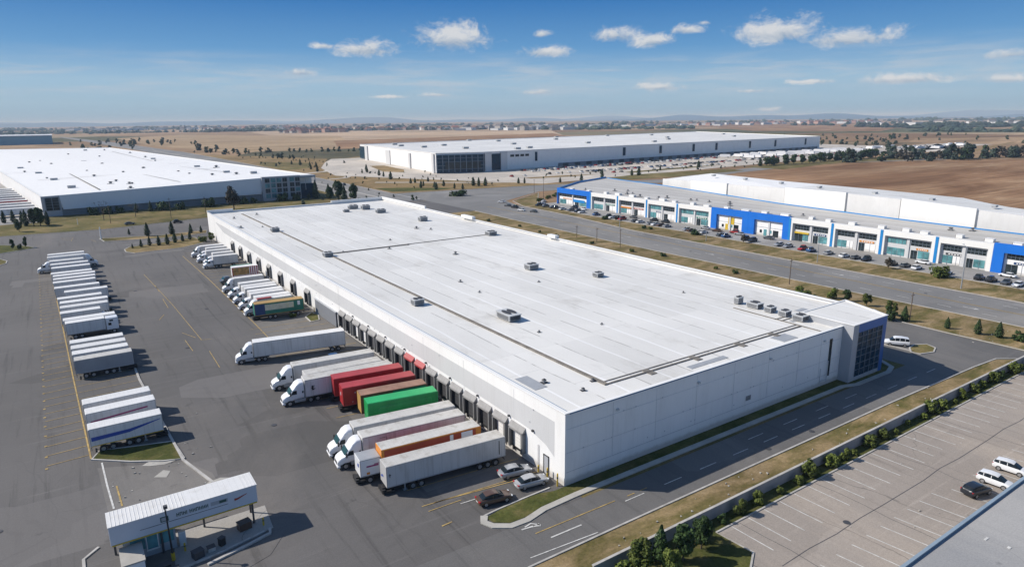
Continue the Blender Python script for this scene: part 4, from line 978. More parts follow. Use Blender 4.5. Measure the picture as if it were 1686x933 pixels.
for i in range(18):
    o = bpy.data.objects.new('roof_vent', VM); COL.objects.link(o); yy = rg.uniform(10, 225)
    o.location = (XF + rg.uniform(8, 24), yy, 7.94); s = rg.uniform(1.5, 2.6); o.scale = (s, s, s)
    tag(o, 'small dark vent standing on the grey workshop roof', 'roof vent', 'vents on the workshop roof')

# white hall behind it
M['hall_panel'] = paint('hall_panel', (0.70, 0.69, 0.67), 0.6, 0.05, 0.12, dirt=(0.5, 0.49, 0.47), dirt_amt=0.3, streak=0.2)
hb = thing('storage_hall', 'white panelled hall with a bright flat roof behind the workshops', 'building', (0, 0, 0))
fpts = [(245, 216), (240, 190), (233, 160), (225, 122), (220, 90), (217, 67), (215, 40), (214, 20), (212, -40)]
fz_ = [10.9, 11.6, 12.4, 13.9, 14.5, 14.5, 13.4, 12.8, 12.8]
bpts = [(223, -40), (227, 30), (251, 60), (257, 98), (262, 150), (274, 205)]
bz_ = [13.4, 13.4, 13.5, 13.5, 13.5, 13.4]
hp = (fpts + bpts)[::-1]; hz2 = (fz_ + bz_)[::-1]
if sum(hp[i][0] * hp[(i + 1) % 15][1] - hp[(i + 1) % 15][0] * hp[i][1] for i in range(15)) < 0: hp = hp[::-1]; hz2 = hz2[::-1]
MB().prism(hp, 0, hz2).build('wall', M['white_wall'], hb)
o = MB()
bi_ = [(274, 205, 13.4), (268, 178, 13.4), (262, 150, 13.5), (259, 122, 13.5), (256, 92, 13.5), (251, 62, 13.5), (234, 38, 13.4), (226, 20, 13.4), (223, -40, 13.4)]
for i in range(8):
    a_, c_, d_, e_ = (*fpts[i], fz_[i] + .05), (*fpts[i + 1], fz_[i + 1] + .05), bi_[i + 1], bi_[i]
    d_ = (d_[0], d_[1], d_[2] + .05); e_ = (e_[0], e_[1], e_[2] + .05); o.add([a_, c_, d_, e_], [(0, 1, 2), (0, 2, 3)])
o.build('roof', M['roof_white'], hb)
for i in range(len(fpts) - 1):
    o = MB(); a_, c_ = Vector(fpts[i]), Vector(fpts[i + 1]); d = (c_ - a_).normalized(); n_ = Vector((d.y, -d.x)); n_ = n_ if n_.x < 0 else -n_
    off = 0.35 + 0.5 * (i % 2); a2, c2 = a_ + n_ * off + d * .3, c_ + n_ * off - d * .3; a3, c3 = a_ - n_ * 0.4 + d * .3, c_ - n_ * 0.4 - d * .3; e = 0.35 + 0.4 * (i % 2)
    o.add([(*a2, 4), (*c2, 4), (*c2, fz_[i + 1] + e), (*a2, fz_[i] + e), (*a3, 4), (*c3, 4), (*c3, fz_[i + 1] + e), (*a3, fz_[i] + e)], [(0, 1, 2, 3), (3, 2, 6, 7), (0, 3, 7, 4), (1, 5, 6, 2), (4, 7, 6, 5)])
    o.build('wall_panel', M['coping'] if i % 2 else M['hall_panel'], hb)
for i, t in enumerate((0.1, 0.22, 0.35, 0.5, 0.62, 0.75, 0.88)):
    y = 20 + t * 190; x = 221 + (y - 20) * 0.2
    roof_unit(x, y, 14.0, 1.1, 1.2, 0.8, 'small unit on the bright hall roof, %s from its near end' % ordn(i + 1), 'units on the bright hall roof', parts=False)

# ================================================================== NEAR RIGHT ROOF
nb = thing('shop_building', 'grey-roofed building with a blue edge beside the parking lot', 'building', (0, 0, 0))
MB().box(2, 140, -95, -37.3, 0, 7.6).build('wall', M['gray_wall'], nb)
MB().sheet([(2.4, -95), (140, -95), (140, -37.7), (2.4, -37.7)], 7.66).build('roof', M['roof_dark'], nb)
o = MB(); o.box(2, 140, -37.5, -37.2, 7.6, 7.9); o.box(2, 2.3, -95, -37.5, 7.6, 7.9); o.build('parapet', paint('blue_grey_coping', (0.26, 0.33, 0.39), 0.45, 0.1), nb)
o = MB()
rg = random.Random(6)
for i in range(16):
    x, y = rg.uniform(8, 36), rg.uniform(-50, -39); o.box(x, x + rg.uniform(.2, .7), y, y + rg.uniform(.1, .3), 7.67, 7.70)
o.build('debris', M['white_line'], nb)

# boundary wall
bw = thing('boundary_wall', 'low grey concrete wall between the road verge and the hedge', 'wall', (0, 0, 0))
MB().path([(-8.6, -15.5), (60, -15.6), (101, -15.8), (118, -16.4)], 0.22, 0, 1.5).build('wall_face', paint('concrete_wall', (0.30, 0.31, 0.33), 0.8, 0.12, 0.5, dirt=(0.15, 0.15, 0.15), dirt_amt=0.4), bw)
MB().path([(-8.65, -15.5), (60, -15.6), (101, -15.8), (118, -16.4)], 0.32, 1.502, 1.58).build('coping', M['kerb'], bw)

# ================================================================== GATEHOUSE AND ITS LONG CANOPY
gh = thing('gatehouse', 'long white canopy on posts over a glazed guard booth at the yard gate', 'gatehouse', (0, 0, 0))
y0c, y1c = 14.3, 17.6; x0c, x1c = -49.3, -34.4
z0c, z1c = 2.9, 5.0
MB().box(x0c, x1c, y0c, y1c, z0c, z1c).build('canopy', [paint('canopy_white', (0.60, 0.62, 0.66), 0.5, 0.05, 0.3)], gh, bevel=0.05)
o = MB(); o.box(x0c - 0.06, x1c + 0.06, y0c - 0.06, y1c + 0.06, z1c + 0.002, z1c + 0.10, 0)
for i in range(40):
    if i % 40 < 20 or i > 35: o.box(x0c + 0.3 + i * 0.37, x0c + 0.34 + i * 0.37, y0c, y1c, z1c + 0.10, z1c + 0.13, 0)
o.build('canopy_roof', M['roof_clean'], gh)
o = MB(); o.box(x0c + 0.1, x1c - 0.1, y0c - 0.03, y1c, z0c - 0.12, z0c - 0.003); o.build('yellow_edge', M['signal_yellow'], gh)
sg = MB()
rg = random.Random(9)
def mark(x, z, wd, h, mi=0): sg.box(x, x + wd, y0c - 0.03, y0c - 0.002, z, z + h, mi)
# sign lettering (block strokes) and framed window on the fascia
x = -42.9
for wd_ in (3, 2, 3, 1, 3, 3, 2, 3, 3, 3):
    mark(x, 4.05, 0.07, 0.42, 0)
    if wd_ > 1: mark(x + 0.20, 4.05, 0.06, 0.42, 0); mark(x + 0.07, 4.05 + (0.36 if wd_ == 2 else 0.18), 0.14, 0.07, 0)
    x += 0.33
sg.box(-43.6 - 0.9, -43.6 - 0.1, y0c - 0.03, y0c - 0.002, 3.9, 4.5, 0); sg.box(-44.4, -43.9, y0c - 0.045, y0c - 0.03, 4.0, 4.4, 1)
sg.box(-39.4, -37.6, y0c - 0.03, y0c - 0.002, 4.05, 4.5, 1); sg.box(-38.5, -37.75, y0c - 0.045, y0c - 0.03, 4.12, 4.42, 0)
sg.box(-46.5, -37.6, y0c - 0.03, y0c - 0.002, 3.72, 3.76, 2)
sg.build('sign', [paint('sign_green', (0.03, 0.09, 0.07), 0.5), M['gray_wall'], M['dark_gray']], gh)
o = MB(); o.add([(-36.9, y0c - 0.02, 3.85), (-36.5, y0c - 0.02, 3.9), (-35.5, y0c - 0.02, 4.3), (-35.5, y0c - 0.02, 4.36), (-36.6, y0c - 0.02, 4.1), (-36.9, y0c - 0.02, 4.15)], [(0, 1, 2, 3, 4, 5)]); o.build('red_mark', M['deep_red'], gh)
for px_, py_ in ((-49.0, 17.2), (-44.6, 14.6), (-40.0, 17.2), (-34.8, 17.2), (-35.0, 14.7)):
    o = MB(); o.tube((px_, py_, 0), (px_, py_, z0c - 0.12), 0.12, n=10); o.build('post', M['dark_gray'], gh)
o = MB(); o.box(-48.2, -43.2, 14.9, 17.2, 0.0, 2.75, 0); o.build('booth_wall', M['gray_wall'], gh)
o = MB(); o.box(-47.6, -46.2, 14.84, 14.9, 1.1, 2.4, 0); o.box(-46.0, -45.0, 14.84, 14.9, 0.9, 2.5, 0); o.box(-44.8, -43.4, 14.84, 14.9, 1.1, 2.4, 0); o.box(-48.26, -48.2, 15.3, 16.8, 1.1, 2.4, 0); o.build('window', M['teal_glass'], gh)
o = MB(); o.box(-46.15, -44.85, 14.80, 14.86, 0.7, 0.85); o.box(-46.1, -46.02, 14.80, 14.86, 0.8, 2.6); o.box(-45.0, -44.9, 14.80, 14.86, 0.8, 2.6); o.build('window_frame', M['coping'], gh)
# flat annex of the booth at the left
an = thing('annex', 'small flat-roofed white annex standing beside the guard booth', 'annex', (-47.6, 12.6, 0))
o = MB(); o.box(-1.0, 1.0, -1.6, 1.9, 0, 2.1); o.build('wall', M['white_wall'], an)
o = MB(); o.box(-1.1, 1.1, -1.7, 2.0, 2.1, 2.25); o.build('roof', M['walk'], an)
o = MB(); o.box(1.0, 1.04, -1.0, 1.2, 0.8, 1.9); o.build('window', M['teal_glass'], an)
struct('gate_pad', MB().sheet([(-44.0, 10.6), (-33.4, 12.4), (-33.0, 17.8), (-43.2, 17.8)], 0.058), M['strip_lot'])
struct('gate_island', MB().prism(ccw([(-52, 9.0), (-52, 18.2), (-50.5, 19.8), (-44, 20), (-43, 13.5), (-36, 11.6), (-32.6, 13.4), (-32.2, 11.2), (-35, 7.5), (-42, 5)]), 0, 0.05), M['yard'])
kk = MB(); kk.path([(-43.6, 10.4), (-39, 11.0), (-34.4, 12.2)], 0.3, 0.05, 0.2); kk.path([(-41, 9.5), (-36.6, 10.6), (-34.0, 11.4), (-33.8, 12.4)], 0.35, 0.05, 0.25); kk.path([(-52, 9), (-52, 18.2), (-50.5, 19.8)], 0.3, 0.0, 0.18)
struct('kerb', kk, M['kerb'])
mp_ = thing('mast', 'tall thin dark mast in front of the gate canopy', 'mast', (-43.9, 12.6, 0))
o = MB(); o.tube((0, 0, 0), (-0.1, 0.2, 6.4), 0.11, 0.07); o.build('pole', M['black'], mp_)
o = MB(); o.box(-0.25, 0.15, -0.1, 0.3, 6.3, 6.6); o.build('camera_head', M['dark_gray'], mp_)
o = MB(); o.tube((0, 0, 0), (0, 0, 0.9), 0.2, n=12); o.build('base_sleeve', M['signal_yellow'], mp_)
def bollard(x, y, lb, h=1.0):
    o = MB(); o.tube((0, 0, 0), (0, 0, h), 0.10, n=12, mi=0); o.tube((0, 0, h), (0, 0, h + 0.06), 0.10, 0.04, 12, 0); o.tube((0, 0, h * .6), (0, 0, h * .75), 0.104, n=12, mi=1)
    b_ = o.build('bollard', [M['signal_yellow'], M['dark_gray']], smooth_=True); b_.location = (x, y, 0); return tag(b_, lb, 'bollard', 'yellow bollards')
bollard(-44.6, 18.4, 'yellow bollard behind the guard booth'); bollard(-34.2, 13.6, 'yellow bollard at the right end of the gate canopy'); bollard(-42.6, 13.6, 'yellow bollard beside the dark mast at the gate')
bollard(-0.6, 2.9, 'yellow bollard left of the pipe by the warehouse side door', 1.5); bollard(-0.6, 4.9, 'low yellow bollard beside the warehouse side door', 1.0); bollard(-0.7, 0.6, 'tall yellow bollard at the near corner of the main warehouse', 1.8)
bollard(-0.5, 98.9, 'yellow bollard by the small green island at the dock wall', 1.2)
ba = thing('barrier_gate', 'yellow boom barrier across the lane beside the guard booth', 'barrier', (-43.4, 18.8, 0))
o = MB(); o.box(-0.25, 0.25, -0.25, 0.25, 0, 1.1); o.build('cabinet', M['signal_yellow'], ba)
o = MB(); o.box(0.2, 5.2, -0.05, 0.05, 0.9, 1.02, 0)
for i in range(5): o.box(0.6 + i, 1.1 + i, -0.055, 0.055, 0.895, 1.025, 1)
o.build('boom', [M['white_line'], M['lamp_red']], ba)
ca = thing('utility_cabinet', 'white equipment cabinet on the pad under the gate canopy', 'cabinet', (-42.6, 15.0, 0.06))
o = MB(); o.box(-0.35, 0.35, -0.3, 0.3, 0, 1.7); o.build('case', M['white_wall'], ca, bevel=0.02); o = MB(); o.box(-0.3, 0.3, -0.33, -0.3, 0.1, 1.6); o.build('door', M['gray_band'], ca)

# clutter round the gate: crates, a dark van half under the canopy, pallets
for i, (x_, y_, a_, w_, d_, h_, mm) in enumerate(((-41.6, 11.6, .3, 1.1, .9, .8, 'dark_gray'), (-40.2, 12.0, .1, .8, .7, .5, 'kerb'), (-39.0, 12.4, .5, .6, .6, .9, 'black'), (-45.0, 11.2, .2, 1.3, .8, .7, 'black'), (-44.1, 10.4, -.2, .9, .8, .45, 'steel'), (-36.2, 14.2, .2, 1.4, 1.0, .9, 'car_brown'))):
    t = thing('equipment_box', ['dark equipment box on the kerb in front of the gate pad', 'pale low box beside the dark equipment box at the gate', 'small black box, right of the pale one at the gate pad', 'wide black box beside the guard booth annex', 'low steel box in front of the black one by the annex', 'dark brown bin under the right end of the gate canopy'][i], 'box', (x_, y_, 0.05), a_)
    k = MB(); k.box(-w_ / 2, w_ / 2, -d_ / 2, d_ / 2, 0, h_); k.build('case', M[mm], t, bevel=0.03)
    k = MB(); k.box(-w_ / 2 - .03, w_ / 2 + .03, -d_ / 2 - .03, d_ / 2 + .03, h_ + .002, h_ + .06); k.build('lid', M['dark_gray'], t)
struct('worn_patch', MB().sheet([(-48.9, 20.2), (-43, 20.6), (-36.5, 21.5), (-36.8, 30), (-39.3, 35.4), (-49.6, 40.5)], 0.030), M['stalls'])
for nm_, pts_ in (('dirt_patch', [(-44.5, 37.6), (-43.2, 38.6), (-41.6, 38.2), (-40.4, 36.6), (-41.8, 36.2), (-43.6, 36.9)]), ('dirt_patch', [(-43.5, 33.2), (-42.2, 34.6), (-41.4, 33.8), (-42.1, 32.2)]), ('dirt_patch', [(-38.2, 27.5), (-36.2, 28.0), (-33.8, 26.4), (-34.0, 24.2), (-36.6, 24.6)])):
    struct(nm_, MB().sheet(ccw(pts_), 0.060), M['walk'])

# distant hangar
dh = thing('hangar', 'long blue-grey hangar far off at the left edge', 'hangar', (0, 0, 0))
MB().box(-420, -48, 1835, 2020, 0, 19).build('wall', paint('hangar_wall', (0.17, 0.33, 0.42), 0.7, 0.05, 0.02), dh)
MB().box(-421, -47, 1834, 2021, 19.0, 20.5).build('roof', M['shed_white'], dh)
# ================================================================== VEHICLES
k = MB(); k.tube((0, -0.14, 0), (0, 0.14, 0), 0.50, n=20); WHEEL = k.mesh('wheel', M['rubber'], True)
k = MB(); k.tube((0, -0.15, 0), (0, 0.15, 0), 0.28, n=14); k.tube((0, -0.17, 0), (0, 0.17, 0), 0.12, n=10); RIM = k.mesh('rim', M['rim'], True)
k = MB(); k.tube((0, -0.11, 0), (0, 0.11, 0), 0.33, n=20); CWHEEL = k.mesh('wheel', M['rubber'], True)
k = MB(); k.tube((0, -0.12, 0), (0, 0.12, 0), 0.21, n=14); CRIM = k.mesh('rim', M['rim'], True)
def wheel(parent, x, y, z=0.5, big=True):
    w = put('wheel', WHEEL if big else CWHEEL, parent, (x, y, z)); put('rim', RIM if big else CRIM, w)

def cab(parent, x0, col='truck_white', H=3.85, length=3.3, W=2.35, wheels=True, aero=True):
    """conventional tractor cab; its back at local x0, nose at x0 + length"""
    s = length / 3.4; hw = W / 2
    c = MB()
    if aero:
        c.loft([(x0 + 0.0, hw * 0.97, 0.95, H, 7), (x0 + 0.55 * s, hw, 0.95, H + 0.02, 7), (x0 + 1.15 * s, hw, 0.9, H - 0.28, 6), (x0 + 1.55 * s, hw, 0.85, H - 0.85, 6),
                (x0 + 1.85 * s, hw * 0.99, 0.8, 2.72, 6), (x0 + 2.35 * s, hw * 0.97, 0.75, 1.98, 5), (x0 + 2.9 * s, hw * 0.92, 0.6, 1.78, 4.5), (x0 + 3.25 * s, hw * 0.84, 0.5, 1.55, 4), (x0 + 3.42 * s, hw * 0.70, 0.55, 1.25, 4)], 24)
    else:
        c.loft([(x0, hw * 0.97, 0.8, H - 0.9, 7), (x0 + 0.9 * s, hw, 0.7, H - 0.95, 7), (x0 + 1.5 * s, hw * 0.98, 0.6, H - 1.25, 6), (x0 + 2.2 * s, hw * 0.95, 0.5, 1.9, 5), (x0 + 2.9 * s, hw * 0.88, 0.45, 1.6, 4.5), (x0 + 3.35 * s, hw * 0.72, 0.5, 1.15, 4)], 24)
    b_ = c.build('cab', M[col], parent, 35)
    g = MB()
    if aero:
        g.add([(x0 + 2.38 * s, -hw * .80, 2.02), (x0 + 2.38 * s, hw * .80, 2.02), (x0 + 1.90 * s, hw * .84, 2.74), (x0 + 1.90 * s, -hw * .84, 2.74)], [(0, 1, 2, 3)])
        xs, zs = (x0 + 1.15 * s, x0 + 1.78 * s, x0 + 2.05 * s), (1.95, 2.6)
    else:
        g.add([(x0 + 2.22 * s, -hw * .80, 1.95), (x0 + 2.22 * s, hw * .80, 1.95), (x0 + 1.56 * s, hw * .86, H - 1.27), (x0 + 1.56 * s, -hw * .86, H - 1.27)], [(0, 1, 2, 3)])
        xs, zs = (x0 + 0.9 * s, x0 + 1.5 * s, x0 + 1.95 * s), (1.75, 2.4)
    g.build('windscreen', M['wind_glass'], b_)
    for sd in (-1, 1):
        g = MB(); y = sd * (hw + 0.012)
        g.add([(xs[0], y, zs[0]), (xs[2], y, zs[0]), (xs[1], y, zs[1]), (xs[0], y, zs[1])], [(0, 1, 2, 3)])
        g.build('side_window', M['car_glass'], b_)
        g = MB(); g.box(xs[2] + 0.05, xs[2] + 0.22, sd * (hw + 0.18) - 0.1, sd * (hw + 0.18) + 0.1, 1.85, 2.45); g.tube((xs[2] + 0.1, sd * hw * .95, 2.0), (xs[2] + 0.1, sd * (hw + 0.15), 2.1), 0.03); g.build('mirror', M['black'], b_)
        g = MB(); g.box(x0 + 3.05 * s, x0 + 3.36 * s, sd * hw * 0.66 - 0.14, sd * hw * 0.66 + 0.14, 0.92, 1.18); g.build('headlight', M['lamp_clear'], b_)
        g = MB(); g.box(x0 + 0.1, x0 + 0.35, sd * hw + (0 if sd > 0 else -0.02), sd * hw + (0.02 if sd > 0 else 0), 2.0, 2.35); g.build('sleeper_window', M['car_glass'], b_)
    g = MB(); g.box(x0 + 3.36 * s, x0 + 3.45 * s, -hw * 0.45, hw * 0.45, 0.7, 1.22)
    g.build('grille', M['dark_gray'], b_)
    g = MB(); g.box(x0 + 3.0 * s, x0 + 3.5 * s, -hw * 0.86, hw * 0.86, 0.34, 0.60); g.build('bumper', M[col], b_, bevel=0.05)
    for sd in (-1, 1):
        g = MB()
        y = sd * (hw - 0.05); g.box(x0 - 0.2, x0 + 1.55 * s, min(y, y - sd * 0.4), max(y, y - sd * 0.4), 0.45, 0.95); g.build('side_skirt', M['steel'], b_, bevel=0.04)
    
    g = MB(); g.box(x0 - 3.0, x0 + 2.8 * s, -0.42, 0.42, 0.55, 0.85); g.build('frame', M['black'], parent)
    if wheels:
        for sd in (-1, 1):
            wheel(parent, x0 + 2.35 * s, sd * (hw - 0.13)); wheel(parent, x0 - 1.0, sd * 0.98); wheel(parent, x0 - 2.15, sd * 0.98)

def trailer_parts(t, Ln, H=4.1, W=2.55, body='trailer_white', roof='trailer_roof', nose=None, zb=1.12, rear_axles=2, front='legs', rail='steel', x0=0.0, inset=0.0):
    hw = W / 2
    k = MB()
    k.box(x0, x0 + Ln, -hw, hw, zb, H, 0)
    bd = k.build('box_body', [M[body]], t, bevel=0.035)
    k = MB(); k.box(x0 + 0.06, x0 + Ln - 0.06, -hw + 0.06, hw - 0.06, H + 0.001, H + 0.03); k.build('roof', M[roof], t)
    k = MB()
    for sd in (-1, 1):
        y = sd * hw; a, b_ = (y, y + 0.02) if sd > 0 else (y - 0.02, y)
        k.box(x0 + 0.05, x0 + Ln - 0.05, a, b_, H - 0.12, H - 0.02); k.box(x0 + 0.05, x0 + Ln - 0.05, a, b_, zb + 0.005, zb + 0.14)
        k.box(x0 + 0.02, x0 + 0.10, a, b_, zb + 0.14, H - 0.12); k.box(x0 + Ln - 0.10, x0 + Ln - 0.02, a, b_, zb + 0.14, H - 0.12)
    k.build('edge_rail', M[rail], bd)
    k = MB(); k.box(x0 - 0.04, x0, -hw + 0.05, -0.02, zb + 0.05, H - 0.1); k.box(x0 - 0.04, x0, 0.02, hw - 0.05, zb + 0.05, H - 0.1); k.build('rear_door', M[body], t)
    k = MB()
    for sd in (-1, 1): k.box(x0 + 0.3, x0 + Ln - 0.3, sd * 0.45 - 0.07, sd * 0.45 + 0.07, zb - 0.28, zb - 0.003)
    k.box(x0, x0 + 0.1, -1.1, 1.1, 0.5, 0.65); k.box(x0 + 0.02, x0 + 0.1, -0.8, -0.7, 0.65, zb - 0.003); k.box(x0 + 0.02, x0 + 0.1, 0.7, 0.8, 0.65, zb - 0.003)
    k.build('chassis', M['dark_gray'], t)
    for a in range(rear_axles):
        for sd in (-1, 1): wheel(t, x0 + 1.5 + a * 1.2, sd * (hw - 0.16))
    if front in ('legs', 'both'):
        k = MB()
        for sd in (-1, 1): k.box(x0 + Ln - 2.6, x0 + Ln - 2.4, sd * 0.8 - 0.08, sd * 0.8 + 0.08, 0.12, zb - 0.003); k.box(x0 + Ln - 2.75, x0 + Ln - 2.25, sd * 0.8 - 0.2, sd * 0.8 + 0.2, 0.0, 0.12)
        k.build('landing_gear', M['steel'], t)
    if front in ('dolly', 'both'):
        for a in range(2):
            for sd in (-1, 1): wheel(t, x0 + Ln - 4.6 + a * 1.15, sd * (hw - 0.16))
        k = MB(); k.box(x0 + Ln - 5.0, x0 + Ln + 0.4, -0.5, 0.5, 0.45, zb - 0.28); k.box(x0 + Ln - 1.1, x0 + Ln + 0.45, -1.05, 1.05, 0.30, 0.52); k.box(x0 + Ln + 0.1, x0 + Ln + 0.5, -0.9, 0.9, 0.2, 0.7); k.build('dolly_frame', M['black'], t)
    if nose:
        k = MB(); k.box(x0 + Ln, x0 + Ln + 0.02, -hw + 0.04, hw - 0.04, zb + 0.04, H - 0.04); k.build('front_panel', M[nose], t)
    return bd

def spot(xf, xr, ysf, ysr, W=2.55):
    """place a trailer from the ground of its south top edge: rear end (xr, ysr), front (xf, ysf)"""
    d = Vector((xf - xr, ysf - ysr)); ln = d.length; rz = math.atan2(d.y, d.x)
    n_ = Vector((math.sin(rz), -math.cos(rz)))     # right-hand side of travel
    if n_.y < 0: n_ = -n_
    p = Vector((xr, ysr)) + n_ * W / 2
    return (p.x, p.y, 0), rz, ln

GD = 'trailers and trucks backed up to the dock wall'
# T1
loc, rz, ln = spot(-19.7, -2.9, 11.0, 9.4)
t = thing('box_trailer', 'long dusty white trailer nearest the camera at the docks, blue mark on its nose', 'trailer', loc, rz, GD)
bd = trailer_parts(t, ln, 3.98, rear_axles=3, front='both', body='trailer_white')
k = MB(); k.add([(ln + .025, 0.2, 2.2), (ln + .025, -0.3, 2.35), (ln + .025, -0.95, 2.0), (ln + .025, -0.9, 1.85), (ln + .025, -0.2, 2.05)], [(0, 1, 2, 3, 4)]); k.build('front_emblem', M['stripe_blue'], bd)
k = MB(); k.box(ln - 0.6, ln - 0.3, 1.275, 1.30, 2.75, 2.85); k.box(ln - 0.5, ln - 0.42, 1.275, 1.30, 2.5, 3.0); k.box(0.9, 1.0, 1.275, 1.31, 1.6, 3.6); k.build('side_mark', M['black'], bd)
# T2 orange-sided
loc, rz, ln = spot(-18.7, -4.4, 14.7, 13.3)
t = thing('box_trailer', 'trailer with a dirty pale roof and orange and red side', 'trailer', loc, rz, GD)
bd = trailer_parts(t, ln, 4.4, W=2.5, body='orange', roof='trailer_roof', rear_axles=2, front='legs', rail='orange')
for sd in (-1, 1):
    k = MB(); a, b_ = (1.255, 1.292) if sd > 0 else (-1.292, -1.255); k.box(0.8, ln - 0.4, a, b_, 1.3, 4.24, 0); k.build('red_panel', M['deep_red'], bd)
    a, b_ = (1.292, 1.305) if sd > 0 else (-1.305, -1.292)
    for q0, q1, z0 in ((1.3, 3.0, 2.9), (4.2, 4.7, 3.2)): k = MB(); k.box(q0, q1, a, b_, z0, 4.18, 0); k.build('white_patch', M['truck_white'], bd)
# T2b white box in front of it
loc, rz, ln = spot(-20.6, -18.75, 16.2, 16.0)
t = thing('box_trailer', 'short white box trailer with blue and red marks on a black undercarriage', 'trailer', (loc[0], loc[1] - 1.0, 0), rz, GD)
bd = trailer_parts(t, ln + 0.9, 3.5, body='truck_white', roof='unit', rear_axles=1, front='dolly')
k = MB(); x = ln + 0.925; k.add([(x, 0.8, 2.9), (x, 0.2, 2.75), (x, 0.1, 2.3), (x, 0.8, 2.35)], [(0, 1, 2, 3)]); k.build('front_emblem', M['stripe_blue'], bd)
k = MB(); k.box(0.3, 1.9, 1.275, 1.30, 2.35, 2.55, 0); k.box(0.2, 0.9, 1.275, 1.31, 2.6, 2.7, 0); k.box(1.5, 1.9, 1.275, 1.30, 1.35, 1.65, 1); k.build('side_mark', [M['stripe_magenta'], M['orange']], bd)

def semi(xf, xr, ysf, ysr, label, H=4.1, body='trailer_white', roof='trailer_roof', cabL=3.3, gap=0.15):
    loc, rz, ln = spot(xf, xr, ysf, ysr)
    t = thing('semi_truck', label, 'semi truck', loc, rz, GD)
    bd = trailer_parts(t, ln, H, body=body, roof=roof, front='none')
    cab(t, ln + gap, length=cabL)
    return t, bd, ln
t, bd, ln = semi(-19.2, -4.0, 20.0, 18.4, 'white semi truck, cab nearest the camera, beside the white box with blue marks')
k = MB(); k.box(ln - 3.4, ln - 2.4, 1.275, 1.30, 3.5, 3.54); k.box(ln - 3.42, ln - 3.38, 1.275, 1.30, 2.4, 3.54); k.build('side_mark', M['dark_gray'], bd)
semi(-19.0, -3.7, 23.7, 21.9, 'white semi truck next to the green container, its cab half hidden by its neighbour')
# T5 green
loc, rz, ln = spot(-14.3, -3.2, 30.2, 28.4)
t = thing('container_trailer', 'bright green container on a trailer between white trucks and a brown container', 'container', loc, rz, GD)
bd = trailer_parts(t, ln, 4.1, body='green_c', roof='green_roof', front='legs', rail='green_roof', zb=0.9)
k = MB(); k.loft([(1.0, 0.02, 1.6, 3.2, 4), (1.3, 0.14, 1.35, 3.35, 4), (ln - 2.3, 0.14, 1.2, 3.3, 4), (ln - 1.6, 0.02, 1.3, 3.0, 4)], 16); k.v = [(a, b_ + 1.275, c_) for a, b_, c_ in k.v]; k.build('side_bulge', M['green_c'], bd, 40)
k = MB(); k.box(ln, ln + 0.05, 0.7, 0.9, 2.5, 3.0); k.box(ln, ln + 0.05, -0.9, -0.7, 1.5, 1.9); k.build('front_bracket', M['green_roof'], bd)
# T6 brown + dark green rear
loc, rz, ln = spot(-13.9, -3.1, 34.0, 32.4)
t = thing('container_trailer', 'rusty brown container with an ochre end, squeezed between red and green ones', 'container', loc, rz, GD)
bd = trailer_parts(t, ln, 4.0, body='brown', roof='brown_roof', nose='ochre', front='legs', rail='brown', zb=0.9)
for sd in (-1, 1):
    k = MB(); a, b_ = (1.275, 1.295) if sd > 0 else (-1.295, -1.275); k.box(0.2, ln - 5.2, a, b_, 1.1, 3.85); k.build('dark_green_panel', M['dark_green'], bd)
# T7/T8 red
for i, (a, lb, em) in enumerate(((( -15.4, -3.2, 38.0, 36.4), 'nearer of the two red containers, with a white emblem on its front end', True), ((-15.2, -3.3, 42.7, 41.1), 'farther of the two red containers, next to a white semi truck', False))):
    loc, rz, ln = spot(*a)
    t = thing('container_trailer', lb, 'container', loc, rz, GD)
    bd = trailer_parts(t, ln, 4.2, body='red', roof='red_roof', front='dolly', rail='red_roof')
    k = MB()
    if em: k.box(ln + 0.0, ln + 0.03, -0.35, 0.05, 2.6, 3.1)
    k.box(ln - 2.1, ln - 1.95, 1.275, 1.3, 3.1, 3.25); k.box(ln - 4.1, ln - 3.98, 1.275, 1.3, 1.7, 1.85); k.box(ln - 1.6, ln - 1.5, 1.275, 1.3, 1.6, 1.7)
    if em: k.box(3.6, 4.0, 1.275, 1.3, 1.5, 3.0)
    k.build('white_emblem', [M['lamp_clear']], bd)
# T9 - T12
t, bd, ln = semi(-19.3, -4.0, 45.2, 43.9, 'white semi truck with a black squiggle mark on its trailer', cabL=3.5)
k = MB()
for a_, z0, z1 in ((0.0, 2.2, 2.32), (0.0, 2.6, 2.7), (0.12, 2.2, 3.0), (-0.2, 2.35, 2.45), (-0.1, 2.85, 2.97), (0.25, 2.5, 2.6)): k.box(ln - 1.5 + a_, ln - 1.2 + a_ * 0.8, 1.275, 1.30, z0, z1)
k.build('side_emblem', M['black'], bd)
loc, rz, ln = spot(-18.2, -4.6, 48.2, 47.3)
t = thing('box_trailer', 'white trailer without a cab, wedged between two white semi trucks', 'trailer', loc, rz, GD); trailer_parts(t, ln, 3.9, front='legs')
semi(-18.9, -4.3, 53.0, 51.6, 'white semi truck closest to the dark blue car', cabL=3.5)
semi(-21.6, -4.1, 70.4, 67.4, 'lone white semi truck standing apart with clear asphalt on both sides', roof='roof_clean', cabL=3.2)

